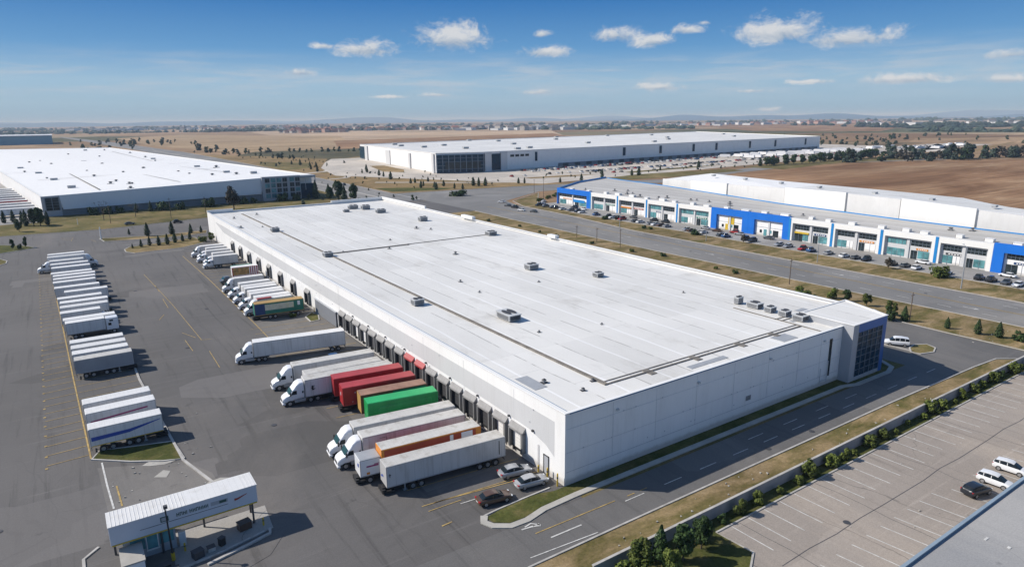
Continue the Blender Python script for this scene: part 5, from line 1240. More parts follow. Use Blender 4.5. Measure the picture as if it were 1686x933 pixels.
# second group of docks
loc, rz, ln = spot(-14.4, -3.0, 99.7, 98.6)
t = thing('painted_trailer', 'green and blue trailer with an orange roof edge and a faded cream mural', 'trailer', loc, rz, GD)
bd = trailer_parts(t, ln, 4.0, body='dark_green', roof='ochre', front='dolly', rail='ochre')
for sd in (-1, 1):
    a, b_ = (1.275, 1.292) if sd > 0 else (-1.292, -1.275)
    k = MB(); k.box(ln - 2.4, ln - 0.1, a, b_, 1.2, 3.85); k.build('blue_panel', M['navy'], bd)
    k = MB(); k.box(2.4, ln - 2.4, a, b_, 2.2, 3.6); k.build('mural', M['cream'], bd)
    k = MB(); k.box(0.9, 1.5, a, b_, 2.6, 3.6); k.build('white_patch', M['truck_white'], bd)
def box_truck(xn, xr, ys, label, H=3.8, red=False, aero=False, group='white trucks parked nose out along the far docks'):
    loc, rz, ln = spot(xn, xr, ys + (random.uniform(0.1, 0.5)), ys)
    cl = 3.0
    t = thing('box_truck', label, 'truck', loc, rz, group)
    bd = trailer_parts(t, ln - cl, H, 2.4, front='none', roof='roof_clean', rear_axles=1)
    cab(t, ln - cl + 0.1, length=cl - 0.1, H=H - 0.1, W=2.2, aero=aero)
    if red:
        k = MB(); k.box(ln - cl - 3.5, ln - cl - 0.1, 0.2, 1.1, H + 0.04, H + 0.3); k.build('red_deflector', M['red_roof'], t)
    return t
LBL = ['white truck with a red roof piece, right behind the green and blue trailer', 'white truck next beyond the one with the red roof piece', 'white truck in the middle of the far dock group of five noses',
       'white truck second farthest in the group of five before the red and white stall', 'white truck nearest the red and white patterned trailer']
for i, ys in enumerate((103.9, 110.6, 117.2, 124.0, 131.3)):
    box_truck(-15.6 + 0.1 * i, -4.2, ys, LBL[i], red=(i == 0), aero=(i in (0, 4)))
loc, rz, ln = spot(-12.5, -4.0, 108.3, 107.6)
for i, ys in enumerate((107.4, 114.1, 120.8)):
    loc, rz, ln = spot(-12.2, -3.6, ys + .3, ys)
    t = thing('box_trailer', ['plain white trailer between the first two nose-out trucks by the green trailer', 'plain white trailer behind the second nose-out truck', 'plain white trailer behind the middle nose-out truck'][i], 'trailer', loc, rz, 'white trailers between the nose-out trucks')
    trailer_parts(t, ln, 3.6, 2.4, roof='roof_clean', rear_axles=1)
# patterned open trailer with dark tractor
loc, rz, ln = spot(-9.6, -2.2, 146.5, 146.0)
t = thing('patterned_trailer', 'red trimmed trailer with a colourful patterned side and white striped front', 'trailer', loc, rz)
bd = trailer_parts(t, ln, 3.9, body='truck_white', roof='roof_clean', rail='lamp_red')
for sd in (-1, 1):
    a, b_ = (1.275, 1.295) if sd > 0 else (-1.295, -1.275)
    k = MB(); k.box(2.6, ln - 0.2, a, b_, 1.5, 3.7); k.build('mural', paint('mural_mix', (0.42, 0.24, 0.08), 0.6, 0.6, 1.6, dirt=(0.04, 0.2, 0.14), dirt_amt=0.9), bd)
    k = MB()
    for x in (0.3, 0.9, 1.5, 2.1, ln - 0.3): k.box(x, x + 0.22, a + (0.02 if sd > 0 else -0.02), b_ + (0.02 if sd > 0 else -0.02), 1.3, 3.85)
    k.build('red_stripe', M['lamp_red'], bd)
t = thing('flat_trailer', 'dark low tractor unit parked beside the patterned trailer', 'truck', (-11.0, 143.6, 0), PI + 0.1)
k = MB(); k.loft([(-3.4, 1.0, 0.5, 1.3, 5), (-0.5, 1.05, 0.5, 1.5, 5), (0.2, 1.1, 0.5, 2.2, 5), (1.5, 1.1, 0.5, 2.3, 5), (2.1, 1.05, 0.5, 1.5, 5), (2.9, 0.85, 0.5, 1.2, 5)], 20); k.build('cab', M['car_grey'], t, 35)
k = MB(); k.add([(2.1, -.9, 1.55), (2.1, .9, 1.55), (1.55, .9, 2.22), (1.55, -.9, 2.22)], [(0, 1, 2, 3)]); k.build('windscreen', M['wind_glass'], t)
for x in (-2.6, 1.9):
    for sd in (-1, 1): wheel(t, x, sd * 0.95)
loc, rz, ln = spot(-8.5, -2.5, 152.0, 151.8); t = thing('green_trailer', 'small green-topped trailer just beyond the patterned one', 'trailer', loc, rz); trailer_parts(t, ln, 3.0, body='dark_green', roof='dark_green', rear_axles=1)
LB3 = ['white truck beyond the patterned trailer, nearest of the farthest dock group', 'white truck in the farthest dock group, behind the nearest one', 'white truck in the middle of the farthest dock group',
       'white truck next to last at the far end of the dock wall', 'last white truck at the far end of the dock wall']
for i, ys in enumerate((168.3, 174.0, 179.6, 185.2, 190.3)):
    box_truck(-13.8 if i in (0, 2, 4) else -12.8, -3.2, ys, LB3[i], aero=(i == 4))

# left-hand row of short trailers: prototypes then copies
GR = 'white trailers in the long row on the left of the yard'
def proto(name, body, roof, H, ln, **kw):
    t = thing(name, 'x', 'trailer', (0, 0, 0), 0, GR); trailer_parts(t, ln, H, body=body, roof=roof, rear_axles=2, front='both', **kw); return t
pA = proto('box_trailer', 'trailer_white', 'roof_clean', 3.6, 9.9); fA = family(pA)
pB = proto('box_trailer', 'trailer_gray', 'trailer_roof', 3.7, 9.4); fB = family(pB)
rowA = [206, 200.2, 196.3, 192.6, 186.2, 178.6, 171, 166.6, 161.6, 155.6, 148.2, 142, 134.6, 129.4, 124.6, 119.4, 112.8]
used = False
rg = random.Random(17)
for i, y in enumerate(rowA):
    xl = -50 - (y - 45) * 0.032 + rg.uniform(-0.25, 0.35) + (2.0 if i == 11 else 0)
    lb = '%s white trailer from the far end of the left row, packed side by side' % ordn(i + 1)
    if i == 0: lb = 'farthest white trailer of the left row, with a clear edge towards the road'
    if i == 11: lb = 'white trailer set back a little to the right within the far left row'
    Y = y + 1.28
    if i == 3:
        # cab facing left
        t = thing('semi_truck', 'white semi truck in the far left row, its cab pointing left out of the row', 'semi truck', (xl + 9.4, Y, 0), PI, GR); trailer_parts(t, 9.2, 3.6, roof='roof_clean', front='none'); cab(t, 9.3, length=3.4, H=3.4); continue
    if i == 2:
        t = thing('semi_truck', 'tall white truck at the far end of the left row, cab pointing right', 'semi truck', (xl, Y, 0), 0.0, GR); trailer_parts(t, 10.2, 4.3, roof='roof_clean', front='none'); cab(t, 10.3, length=3.3, H=4.2); continue
    if i == 15:
        t = thing('semi_truck', 'white boxy-cab truck in the left row, next beyond the one with side windows', 'semi truck', (xl, Y, 0), 0.02, GR); trailer_parts(t, 8.0, 3.6, roof='roof_clean', front='none'); cab(t, 8.1, length=2.2, H=3.3, aero=False); continue
    sx = 1.0 if i != 12 else 0.96
    if not used:
        t = pA; t.location = (xl, Y, 0); t.rotation_euler = (0, 0, rg.uniform(-0.01, 0.02)); t['label'] = lb; used = True
    else:
        t = clone(pA, fA, (xl, Y, 0), rg.uniform(-0.01, 0.03), lb, GR)
    t.scale = ((sx + rg.uniform(-0.03, 0.05)), 1, rg.uniform(0.96, 1.05))
t = thing('box_truck', 'white truck with side windows on its cab end, nearest of the packed left row', 'truck', (-51.7, 109 + 1.28, 0), 0.02, GR)
bd = trailer_parts(t, 7.4, 3.7, roof='roof_clean', front='none', rear_axles=2); 
k = MB(); k.box(7.5, 9.9, -1.25, 1.25, 0.9, 3.6); c_ = k.build('cab', M['truck_white'], t, bevel=0.12)
for sd in (-1, 1):
    k = MB(); a, b_ = (1.25, 1.27) if sd > 0 else (-1.27, -1.25); k.box(7.9, 8.5, a, b_, 1.9, 2.5); k.box(8.2, 8.9, a, b_, 2.8, 3.15); k.build('side_window', M['car_glass'], c_)
k = MB(); k.box(9.9, 9.93, -1.0, 1.0, 2.0, 3.1); k.build('windscreen', M['wind_glass'], c_)
for sd in (-1, 1): wheel(t, 8.9, sd * 1.08)
for i, y in enumerate((92.9, 88.8, 84.8)):
    t = clone(pA, fA, (-51.2 + i * 0.1, y + 1.28, 0), 0.0, ['farthest white trailer of the group of four by the yellow line, beside a gap', 'second white trailer beyond the grey trailer', 'white trailer directly beyond the grey trailer'][i], 'group of four trailers in the left row'); t.scale = (0.94, 1, 1.0)
pB.location = (-50.8, 80.3 + 1.28, 0); pB['label'] = 'plain dull grey trailer in the left row, nearest of its group of four'; pB['group'] = 'group of four trailers in the left row'
for i, (y, xl, stripe) in enumerate(((56.4, -50.3, None), (52.0, -50.1, 'stripe_magenta'), (45.4, -50.0, 'stripe_blue'))):
    t = thing('box_trailer', ['plain white trailer, farthest of the nearest group of three in the left row', 'white trailer with a magenta stripe in the left row', 'white trailer with a blue stripe at the near end of the left row'][i], 'trailer', (xl, y + 1.3, 0), 0.02 if i < 2 else 0.0, 'nearest three trailers of the left row')
    bd = trailer_parts(t, 9.4, 3.7 if i < 2 else 3.8, roof='roof_clean', front='both')
    if stripe:
        k = MB()
        if i == 1: k.add([(0.5, -1.297, 2.2), (8.2, -1.297, 2.75), (8.2, -1.297, 3.0), (0.5, -1.297, 2.42)], [(0, 1, 2, 3)]); k.add([(0.5, -1.297, 1.9), (5.2, -1.297, 2.18), (5.2, -1.297, 2.23), (0.5, -1.297, 1.98)], [(0, 1, 2, 3)])
        else: k.add([(0.2, -1.297, 1.95), (5.0, -1.297, 2.15), (9.1, -1.297, 3.1), (9.1, -1.297, 3.2), (5.0, -1.297, 2.65), (0.2, -1.297, 2.55)], [(0, 1, 2, 3, 4, 5)])
        k.build('side_stripe', M[stripe], bd)
    if i == 2:
        k = MB(); k.box(0.1, 9.3, -1.297, -1.276, 1.13, 1.24); k.build('yellow_sill', M['signal_yellow'], bd)
# trailers at the left warehouse docks
GL = 'trailers at the docks of the left warehouse'
cols = ['trailer_white', 'trailer_white', 'trailer_white', 'red', 'trailer_white', 'trailer_gray', 'trailer_white', 'trailer_white', 'trailer_white', 'trailer_white']
for i in range(10):
    y = 364 + i * 15
    xw = -57 - (y - 352) * 0.118 - 1.2
    t = thing('box_trailer', {0: 'nearest big trailer at the far left docks, white roof', 3: 'red-sided trailer at the far left docks', 5: 'grey-sided trailer at the far left docks'}.get(i, '%s trailer from the near end of the far left docks' % ordn(i + 1)), 'trailer', (xw, y, 0), PI + 0.03, GL)
    trailer_parts(t, 26 if i < 5 else 20, 4.2, 4.6, body=cols[i], roof='roof_clean', front='legs')

# ---- cars
def car_meshes(kind, colname):
    c = M[colname]; k = MB()
    if kind == 'sedan':
        k.loft([(-2.28, .62, .38, .72, 4), (-2.15, .80, .28, .90, 5), (-1.5, .88, .22, .98, 5), (-0.2, .90, .20, .96, 5), (1.0, .89, .20, .94, 5), (1.8, .84, .24, .84, 5), (2.2, .72, .30, .68, 4), (2.30, .55, .36, .58, 4)], 20)
        gs = [(-1.80, .66, .80, .96, 4), (-1.25, .72, .80, 1.30, 4), (-0.6, .72, .80, 1.40, 4), (0.15, .71, .80, 1.38, 4), (0.55, .70, .80, 1.24, 4), (1.15, .66, .80, .92, 4)]
        rs = [(-1.30, .58, 1.26, 1.33, 4), (-0.6, .62, 1.36, 1.44, 4), (0.1, .61, 1.34, 1.42, 4), (0.38, .56, 1.27, 1.35, 4)]
        pil = [(-0.45, -0.37)]; ln = 2.2
    elif kind == 'hatch':
        k.loft([(-1.95, .68, .34, .95, 4), (-1.85, .82, .26, 1.05, 5), (-1.2, .86, .22, 1.02, 5), (0, .87, .20, .98, 5), (0.9, .86, .20, .94, 5), (1.6, .80, .24, .84, 5), (1.95, .66, .32, .66, 4)], 20)
        gs = [(-1.86, .64, .90, 1.02, 4), (-1.55, .70, .85, 1.36, 4), (-0.7, .71, .80, 1.47, 4), (0.1, .70, .80, 1.44, 4), (0.5, .68, .80, 1.28, 4), (1.1, .64, .80, .94, 4)]
        rs = [(-1.62, .60, 1.33, 1.40, 4), (-0.7, .62, 1.43, 1.51, 4), (0.05, .61, 1.41, 1.49, 4), (0.36, .56, 1.31, 1.38, 4)]
        pil = [(-0.35, -0.27), (-1.2, -1.12)]; ln = 1.85
    else:   # suv / van
        k.loft([(-2.25, .78, .40, 1.10, 5), (-2.15, .90, .32, 1.18, 5), (-1.2, .95, .28, 1.16, 5), (0, .96, .26, 1.14, 5), (1.2, .94, .28, 1.10, 5), (1.95, .88, .32, .98, 5), (2.3, .74, .40, .80, 4)], 20)
        gs = [(-2.15, .78, .95, 1.20, 5), (-1.95, .82, .95, 1.66, 5), (-0.8, .84, .95, 1.78, 5), (0.4, .83, .95, 1.74, 5), (0.85, .81, .95, 1.50, 5), (1.35, .76, .95, 1.10, 4)]
        rs = [(-2.02, .72, 1.62, 1.70, 5), (-0.8, .76, 1.75, 1.83, 5), (0.35, .75, 1.71, 1.79, 5), (0.7, .70, 1.56, 1.62, 5)]
        pil = [(-0.45, -0.33), (-1.4, -1.28), (0.42, 0.5)]; ln = 2.15
    body = k.mesh('body', c, 40)
    g = MB(); g.loft(gs, 20); gl = g.mesh('windows', M['car_glass'], 40)
    r_ = MB(); r_.loft(rs, 16); rm = r_.mesh('roof', c, 40)
    p_ = MB(); top = max(s[3] for s in gs); hw = max(s[1] for s in gs)
    for a, b_ in pil:
        for sd in (-1, 1): y = sd * (hw - 0.02); p_.add([(a, y + sd * 0.03, gs[0][2]), (b_, y + sd * 0.03, gs[0][2]), (b_, y + sd * 0.012, top - 0.09), (a, y + sd * 0.012, top - 0.09)], [(0, 1, 2, 3)])
    pm = p_.mesh('pillar', c)
    h = MB(); h.box(ln - 0.20, ln + 0.02, -0.74, -0.44, .56, .70); h.box(ln - 0.20, ln + 0.02, 0.44, 0.74, .56, .70); hm = h.mesh('headlight', M['lamp_clear'])
    zt_ = 0.72 if kind == 'sedan' else 0.8
    h = MB(); h.box(-ln - 0.06, -ln + 0.15, -0.80, -0.48, zt_, zt_ + .15); h.box(-ln - 0.06, -ln + 0.15, 0.48, 0.80, zt_, zt_ + .15); tm = h.mesh('tail_light', M['lamp_red'])
    h = MB(); h.box(-ln - 0.09, -ln + 0.05, -0.26, 0.26, .52, .64); nm = h.mesh('number_plate', M['lamp_clear'])
    return dict(body=body, windows=gl, roof=rm, pillar=pm, headlight=hm, tail_light=tm, number_plate=nm, ln=ln, wy=hw + 0.06, kind=kind)
def car(cm, x, y, rz, label, cat='car', group=None, name=None):
    t = thing(name or {'sedan': 'sedan_car', 'hatch': 'hatchback_car', 'suv': 'estate_car'}[cm['kind']], label, cat, (x, y, 0.035), rz, group)
    b_ = put('body', cm['body'], t); put('windows', cm['windows'], b_); put('roof', cm['roof'], t)
    for nmx in ('pillar', 'headlight', 'tail_light', 'number_plate'): put(nmx, cm[nmx], b_)
    wx = cm['ln'] * 0.62
    for sx in (-1, 1):
        for sd in (-1, 1): wheel(t, sx * wx, sd * (cm['wy'] - 0.02), 0.33, False)
    return t
silver = car_meshes('sedan', 'car_silver'); black = car_meshes('sedan', 'car_black'); brown_s = car_meshes('sedan', 'car_brown')
car(silver, -3.6, 6.1, R(-10), 'silver sedan parked closest to the dock trailers', group='cars by the near warehouse corner')
car(silver, -3.3, 2.75, R(-8), 'light silver sedan between the other silver sedan and the grass strip', group='cars by the near warehouse corner')
car(brown_s, -9.3, 2.3, R(-10), 'dark brown sedan parked at the tip of the grass strip', group='cars by the near warehouse corner')
car(car_meshes('sedan', 'car_blue'), -8.0, 62.6, R(-8), 'dark blue car with a bright windscreen between the lone semi and the truck row')
car(car_meshes('suv', 'car_white'), 89.8, 3.4, R(125), 'white van parked behind the glass corner tower', 'van', name='parked_van')
car(car_meshes('hatch', 'car_black'), 41.0, -30.8, R(-12), 'black hatchback parked beside the roof edge in the concrete lot', group='cars in the concrete lot')
white_h = car_meshes('hatch', 'car_white')
car(white_h, 45.3, -31.2, R(-86), 'white hatchback next to the black car in the concrete lot', group='cars in the concrete lot')
car(white_h, 50.6, -31.0, R(-84), 'white hatchback farthest from the black car in the concrete lot', group='cars in the concrete lot')

# small cars far away: one mesh each, shared
def small_car(colname, kind='sedan'):
    k = MB()
    hh = 1.0 if kind == 'sedan' else 1.25
    k.loft([(-2.2, .75, .35, .85, 4), (-1.9, .88, .25, .95 * hh, 5), (1.6, .88, .25, .88, 5), (2.2, .70, .32, .65, 4)], 12, 0)
    k.loft([(-1.8, .68, .8, .95, 4), (-1.2, .72, .8, 1.35 * hh, 4), (0.3, .70, .8, 1.33 * hh, 4), (1.1, .66, .8, .92, 4)], 12, 1)
    k.loft([(-1.2, .6, 1.32 * hh, 1.42 * hh, 4), (0.25, .6, 1.30 * hh, 1.40 * hh, 4)], 12, 0)
    for x in (-1.35, 1.35):
        for y in (-.82, .82): k.tube((x, y - .1, .33), (x, y + .1, .33), .33, n=10, mi=2)
    return k.mesh('small_car', [M[colname], M['car_glass'], M['rubber']], 40)
SC = {c: small_car(c, 'suv' if i % 2 else 'sedan') for i, c in enumerate(('car_silver', 'car_black', 'car_white', 'car_red', 'car_grey', 'car_blue', 'car_brown'))}
CN = dict(car_silver='silver', car_black='black', car_white='white', car_red='red', car_grey='dark grey', car_blue='dark blue', car_brown='brown')
def far_car(colname, x, y, rz, label, group, s=1.0):
    o = bpy.data.objects.new('parked_car', SC[colname]); COL.objects.link(o); o.location = (x, y, 0.06); o.rotation_euler = (0, 0, rz); o.scale = (s, s, s)
    return tag(o, label, 'car', group)
rg = random.Random(33)
strip_cars = []
y = -30.0
while y < 226:
    y += rg.choice((3.0, 3.2, 3.6, 6.0, 8.5, 11.0))
    strip_cars.append((165.9 + rg.uniform(-0.3, 0.6), y, rg.choice((0, PI)) + rg.uniform(-.06, .06)))
    if rg.random() < 0.22: strip_cars.append((174.5 + rg.uniform(-1, 1.5), y + rg.uniform(-1, 1), PI / 2 + rg.uniform(-.2, .2)))
cl_ = ['car_black', 'car_black', 'car_grey', 'car_grey', 'car_white', 'car_silver', 'car_blue', 'car_black', 'car_red', 'car_silver', 'car_brown']
cnt = {}
for x, y, rz in strip_cars:
    c = rg.choice(cl_)
    if y > 195: c = rg.choice(('car_black', 'car_white', 'car_grey'))
    cnt[c] = cnt.get(c, 0) + 1
    far_car(c, x, y, rz, '%s car in the workshop parking, %s %s one from the near end' % (CN[c], ordn(cnt[c]), CN[c]), 'cars parked in front of the workshops')
GF = 'cars parked in front of the distant warehouse'
for row, (a, b_, n_, dens) in enumerate((((300, 440), (600, 466), 88, .8), ((300, 428), (590, 452), 84, .7), ((250, 395), (400, 400), 34, .3), ((330, 392), (600, 405), 60, .55), ((345, 372), (560, 382), 46, .35))):
    for i in range(n_):
        if rg.random() > dens: continue
        p = Vector(a).lerp(Vector(b_), i / n_)
        c = rg.choice(('car_white', 'car_white', 'car_silver', 'car_grey', 'car_black', 'car_red', 'car_white', 'car_blue'))
        far_car(c, p.x, p.y, PI / 2 + rg.uniform(-.1, .1), '%s car among the many parked before the distant warehouse' % CN[c], GF + ', ' + CN[c])
# the hundreds more behind them read as one mass
mass = MB()
for (a, b_, n_, dens) in (((600, 432), (850, 470), 64, .75), ((620, 418), (860, 448), 60, .7), ((335, 398), (600, 412), 72, .6), ((610, 405), (860, 420), 60, .5)):
    for i in range(n_):
        if rg.random() > dens: continue
        p = Vector(a).lerp(Vector(b_), i / n_); mi = rg.choice((0, 0, 1, 2, 3, 4)); t0 = MB()
        t0.loft([(-2.2, .75, .35, .85, 4), (-1.9, .88, .25, .95, 5), (1.6, .88, .25, .88, 5), (2.2, .70, .32, .65, 4)], 10, mi); t0.loft([(-1.8, .68, .8, .95, 4), (-1.2, .70, .8, 1.4, 4), (0.3, .68, .8, 1.38, 4), (1.1, .66, .8, .92, 4)], 10, 5)
        mass.add([(p.x - v_[1], p.y + v_[0], v_[2] + .06) for v_ in t0.v], t0.f, 0); mass.m[-len(t0.m):] = t0.m
o = mass.build('distant_parked_cars', [M['car_white'], M['car_silver'], M['car_grey'], M['car_black'], M['car_red'], M['car_glass']]); o['kind'] = 'stuff'; o['label'] = 'mass of tiny parked cars along the far end of the distant warehouse'; o['category'] = 'cars'
# white trucks and coaches standing there
k = MB(); k.box(-6, 5.2, -1.3, 1.3, 0.9, 3.8, 0); k.loft([(5.3, 1.2, .5, 3.0, 6), (6.3, 1.2, .5, 2.6, 5), (7.6, 1.0, .5, 1.4, 4)], 12, 0)
for x in (-4.5, -3.3, 6.4):
    for y in (-1.1, 1.1): k.tube((x, y - .14, .5), (x, y + .14, .5), .5, n=10, mi=1)
k.box(5.8, 6.6, -1.22, 1.22, 1.8, 2.4, 2)
TRK = k.mesh('distant_truck', [M['truck_white'], M['rubber'], M['car_glass']], 35)
for i in range(46):
    if i < 34: x, y, rz = 600 + (i % 17) * 15 + rg.uniform(-4, 4), 428 + (i // 17) * 24 + rg.uniform(-6, 6), PI / 2 + rg.uniform(0, .6)
    else: x, y, rz = 380 + (i - 34) * 18, 470 + rg.uniform(-2, 2) + (i - 34) * 1.4, 0.08
    o = bpy.data.objects.new('parked_truck', TRK); COL.objects.link(o); o.location = (x, y, 0.08); o.rotation_euler = (0, 0, rz); s = 1.0; o.scale = (s, s, s)
    tag(o, 'white truck parked in front of the distant long warehouse', 'truck', 'white trucks before the distant warehouse')
far_car('car_red', 262, 418, 0.2, 'bright red car beside the distant glass corner', None, 1.6) if False else None
for i in range(70):
    c = rg.choice(('car_white', 'car_white', 'car_silver', 'car_grey', 'car_black'))
    far_car(c, rg.uniform(880, 1150), rg.uniform(395, 465), rg.uniform(0, 3), '%s car in the lot right of the distant warehouse' % CN[c], 'cars right of the distant warehouse, ' + CN[c])
for i in range(16):
    o = bpy.data.objects.new('parked_truck', TRK); COL.objects.link(o); o.location = (rg.uniform(890, 1140), rg.uniform(390, 465), 0.08); o.rotation_euler = (0, 0, rg.uniform(0, 3))
    tag(o, 'white truck in the lot right of the distant warehouse', 'truck', 'white trucks right of the distant warehouse')
# few cars on the roads
for i, (x, y, rz, c, lb) in enumerate(((124, 415, PI / 2, 'car_black', 'dark car driving on the boulevard beyond the main warehouse'), (108, 560, PI / 2, 'car_grey', 'grey car on the boulevard near the left warehouse roof corner'),
        (-24, 294, 0.1, 'car_grey', 'small grey car on the road before the left warehouse'), (-5, 286, 0.1, 'car_black', 'black car on the road between the islands and the left warehouse'), (12, 292, 0.1, 'car_black', 'black car on the road behind the main warehouse corner'),
        (150.5, 232, 1.9, 'car_black', 'first dark car waiting along the kerb at the junction'), (151.5, 240, 1.9, 'car_grey', 'second grey car waiting along the kerb at the junction'), (146.5, 220, 1.8, 'car_white', 'white car along the kerb short of the junction'),
        (148.5, 212, 1.8, 'car_grey', 'grey car on the boulevard beside the median'), (158, 256, 2.2, 'car_white', 'white car at the corner of the junction'), (172, 236, 0.3, 'car_white', 'white car beside the green corner of the workshops'), (178, 243, 0.5, 'car_white', 'second white car beside the green corner of the workshops'))):
    far_car(c, x, y, rz, lb, None)

# ================================================================== STREET LAMPS, POLES
def pole(x, y, h, label, arm=0.0, mat='timber', name='utility_pole', cat='utility pole', group=None, r=0.14):
    t = thing(name, label, cat, (x, y, 0), 0, group)
    k = MB(); k.tube((0, 0, 0), (0.02, 0.03, h), r, r * 0.6, 8); k.build('pole', M[mat], t)
    if arm:
        k = MB(); k.tube((0, 0, h - 0.05), (arm * .75, arm * .65, h + 0.25), r * .5, r * .4, 6); k.build('arm', M[mat], t)
        k = MB(); k.box(arm * .75 - .25, arm * .75 + .45, arm * .65 - .18, arm * .65 + .18, h + 0.18, h + 0.32); k.build('lamp_head', M['unit_top'], t)
    elif name == 'utility_pole':
        k = MB(); k.box(-0.7, 0.7, -0.06, 0.06, h - 0.7, h - 0.58); k.build('crossarm', M[mat], t)
    return t
pole(150.6, 16.8, 11.5, 'tall grey street lamp in the grass before the workshops, nearest one', 3.2, 'steel', 'street_lamp', 'street lamp', r=0.18)
pole(150.8, 59, 10, 'grey street lamp in the grass before the middle workshops', 0, 'steel', 'street_lamp', 'street lamp')
pole(153, 106, 10, 'grey street lamp in the grass before the blue framed workshops', 0, 'steel', 'street_lamp', 'street lamp')
pole(149.5, 150, 10, 'street lamp in the grass far along the workshops', 0, 'steel', 'street_lamp', 'street lamp')
pole(108.3, 9.8, 7.0, 'wooden utility pole on the verge by the glass tower'); pole(118, 47, 7.5, 'wooden utility pole rising behind the roof edge near the boulevard')
pole(118, 116, 7, 'wooden utility pole halfway along the boulevard verge'); pole(119, 130, 5.5, 'short utility pole beyond the middle one on the boulevard verge'); pole(119, 142, 5, 'farthest short pole on the boulevard verge')
pole(192, 262, 11, 'utility pole at the green corner of the junction'); pole(201, 284, 9, 'utility pole across the road from the workshops corner')
pole(-37.5, 256, 5.0, 'short white gate post at the tip of the narrow median', 0, 'coping', 'gate_post', 'post', r=0.3)
pole(-31, 305, 8.5, 'leaning wooden pole in front of the left warehouse'); pole(-5, 306, 10, 'tall wooden pole before the middle of the left warehouse'); pole(12, 312, 9, 'wooden pole near the rust-coloured tree')
pole(-44, 310, 3, 'short leaning post on the lawn by the left windowed bay', 0, 'coping', 'gate_post', 'post')

# ================================================================== TREES AND SHRUBS
def leaf_cloud(mb, rng, n, fn, size, mi=0):
    """n small leaf faces; fn(rng) gives a centre point and an outward direction"""
    for _ in range(n):
        p, d = fn(rng)
        a = Vector((rng.gauss(0, 1), rng.gauss(0, 1), rng.gauss(0, 0.6))).normalized()
        d = (Vector(d) + Vector((rng.uniform(-.6, .6), rng.uniform(-.6, .6), rng.uniform(-.3, .8)))).normalized()
        u = a.cross(d); u = u.normalized() if u.length > 1e-4 else Vector((1, 0, 0)); w = u.cross(d).normalized()
        s_ = size * rng.uniform(0.55, 1.3)
        P = Vector(p)
        mb.add([P - u * s_ - w * s_ * .5, P + u * s_ * .2 - w * s_ * .8, P + u * s_ + w * s_ * .3, P - u * s_ * .3 + w * s_ * .8], [(0, 1, 2, 3)], mi)
def crown_round(rng, n, r, z0, z1, size, clumps=9):
    mb = MB(); cs = []
    for i in range(clumps):
        t = rng.random(); a = rng.uniform(0, 2 * PI)
        z = z0 + (z1 - z0) * (0.12 + 0.8 * t); rr = r * (0.62 * math.sin(PI * (0.15 + 0.75 * t)) + 0.1) * rng.uniform(0.4, 1.0)
        cs.append((Vector((rr * math.cos(a), rr * math.sin(a), z)), r * rng.uniform(0.30, 0.52)))
    def fn(g):
        c, q = g.choice(cs)
        d = Vector((g.gauss(0, 1), g.gauss(0, 1), g.gauss(0.15, 1))).normalized()
        return c + d * q * (g.random() ** 0.35), d
    leaf_cloud(mb, rng, n, fn, size)
    return mb
def crown_cone(rng, n, r, z0, z1, size):
    mb = MB(); K = 9
    lob = [rng.uniform(0.7, 1.15) for _ in range(K * 7)]
    def fn(g):
        t = g.random() ** 1.25; a = g.uniform(0, 2 * PI)
        layer = int(t * K); ph = t * K - layer
        rr = r * (1 - t ** 1.5) ** 0.9 * (0.35 + 0.65 * min(1, t * 5)) * (1.12 - 0.35 * ph) * lob[(layer * 7 + int(a / (2 * PI) * 7)) % len(lob)] + 0.05
        q = rr * (g.random() ** 0.3)
        z = z0 + (z1 - z0) * t - 0.18 * q
        d = Vector((math.cos(a), math.sin(a), 0.35))
        return Vector((q * math.cos(a), q * math.sin(a), z)), d
    leaf_cloud(mb, rng, n, fn, size)
    return mb
def trunk_mesh(rng, h, r, limbs=5, spread=1.0, z0=0.3):
    mb = MB(); p = Vector((0, 0, 0)); q = p
    for i in range(3):
        n_ = Vector((rng.uniform(-.08, .08) * h * .3, rng.uniform(-.08, .08) * h * .3, h * (i + 1) / 3)); mb.tube(q, n_, r * (1 - i * .28), r * (1 - (i + 1) * .28), 7); q = n_
    for i in range(limbs):
        z = h * (z0 + (1 - z0) * rng.random()); a = rng.uniform(0, 2 * PI); e = Vector((math.cos(a) * spread, math.sin(a) * spread, z + spread * rng.uniform(.4, 1.0)))
        mb.tube((0, 0, z), e, r * .4, r * .12, 5)
    return mb.mesh('trunk', M['bark'], True)
def tree_proto(kind, seed, n, leaf, far=False):
    rng = random.Random(seed)
    if kind == 'conifer': cr = crown_cone(rng, n, 1.25, 0.25, 4.0, 0.16 if not far else 0.3); tr = trunk_mesh(rng, 3.2, 0.10, 3, .3)
    elif kind == 'column': cr = crown_cone(rng, n, 0.75, 0.2, 3.2, 0.14); tr = trunk_mesh(rng, 2.4, 0.07, 2, .2)
    elif kind == 'shrub': cr = crown_round(rng, n, 0.95, 0.05, 1.5, 0.13, 9); tr = trunk_mesh(rng, 0.8, 0.06, 4, .4)
    elif kind == 'tree': cr = crown_round(rng, n, 2.0, 1.1, 5.2, 0.20 if not far else 0.4, 14); tr = trunk_mesh(rng, 3.6, 0.16, 7, 1.0, .35)
    elif kind == 'bush': cr = crown_round(rng, n, 1.3, 0.0, 1.2, 0.16, 8); tr = trunk_mesh(rng, 0.5, 0.06, 4, .5)
    return cr.mesh('crown', M[leaf]), tr
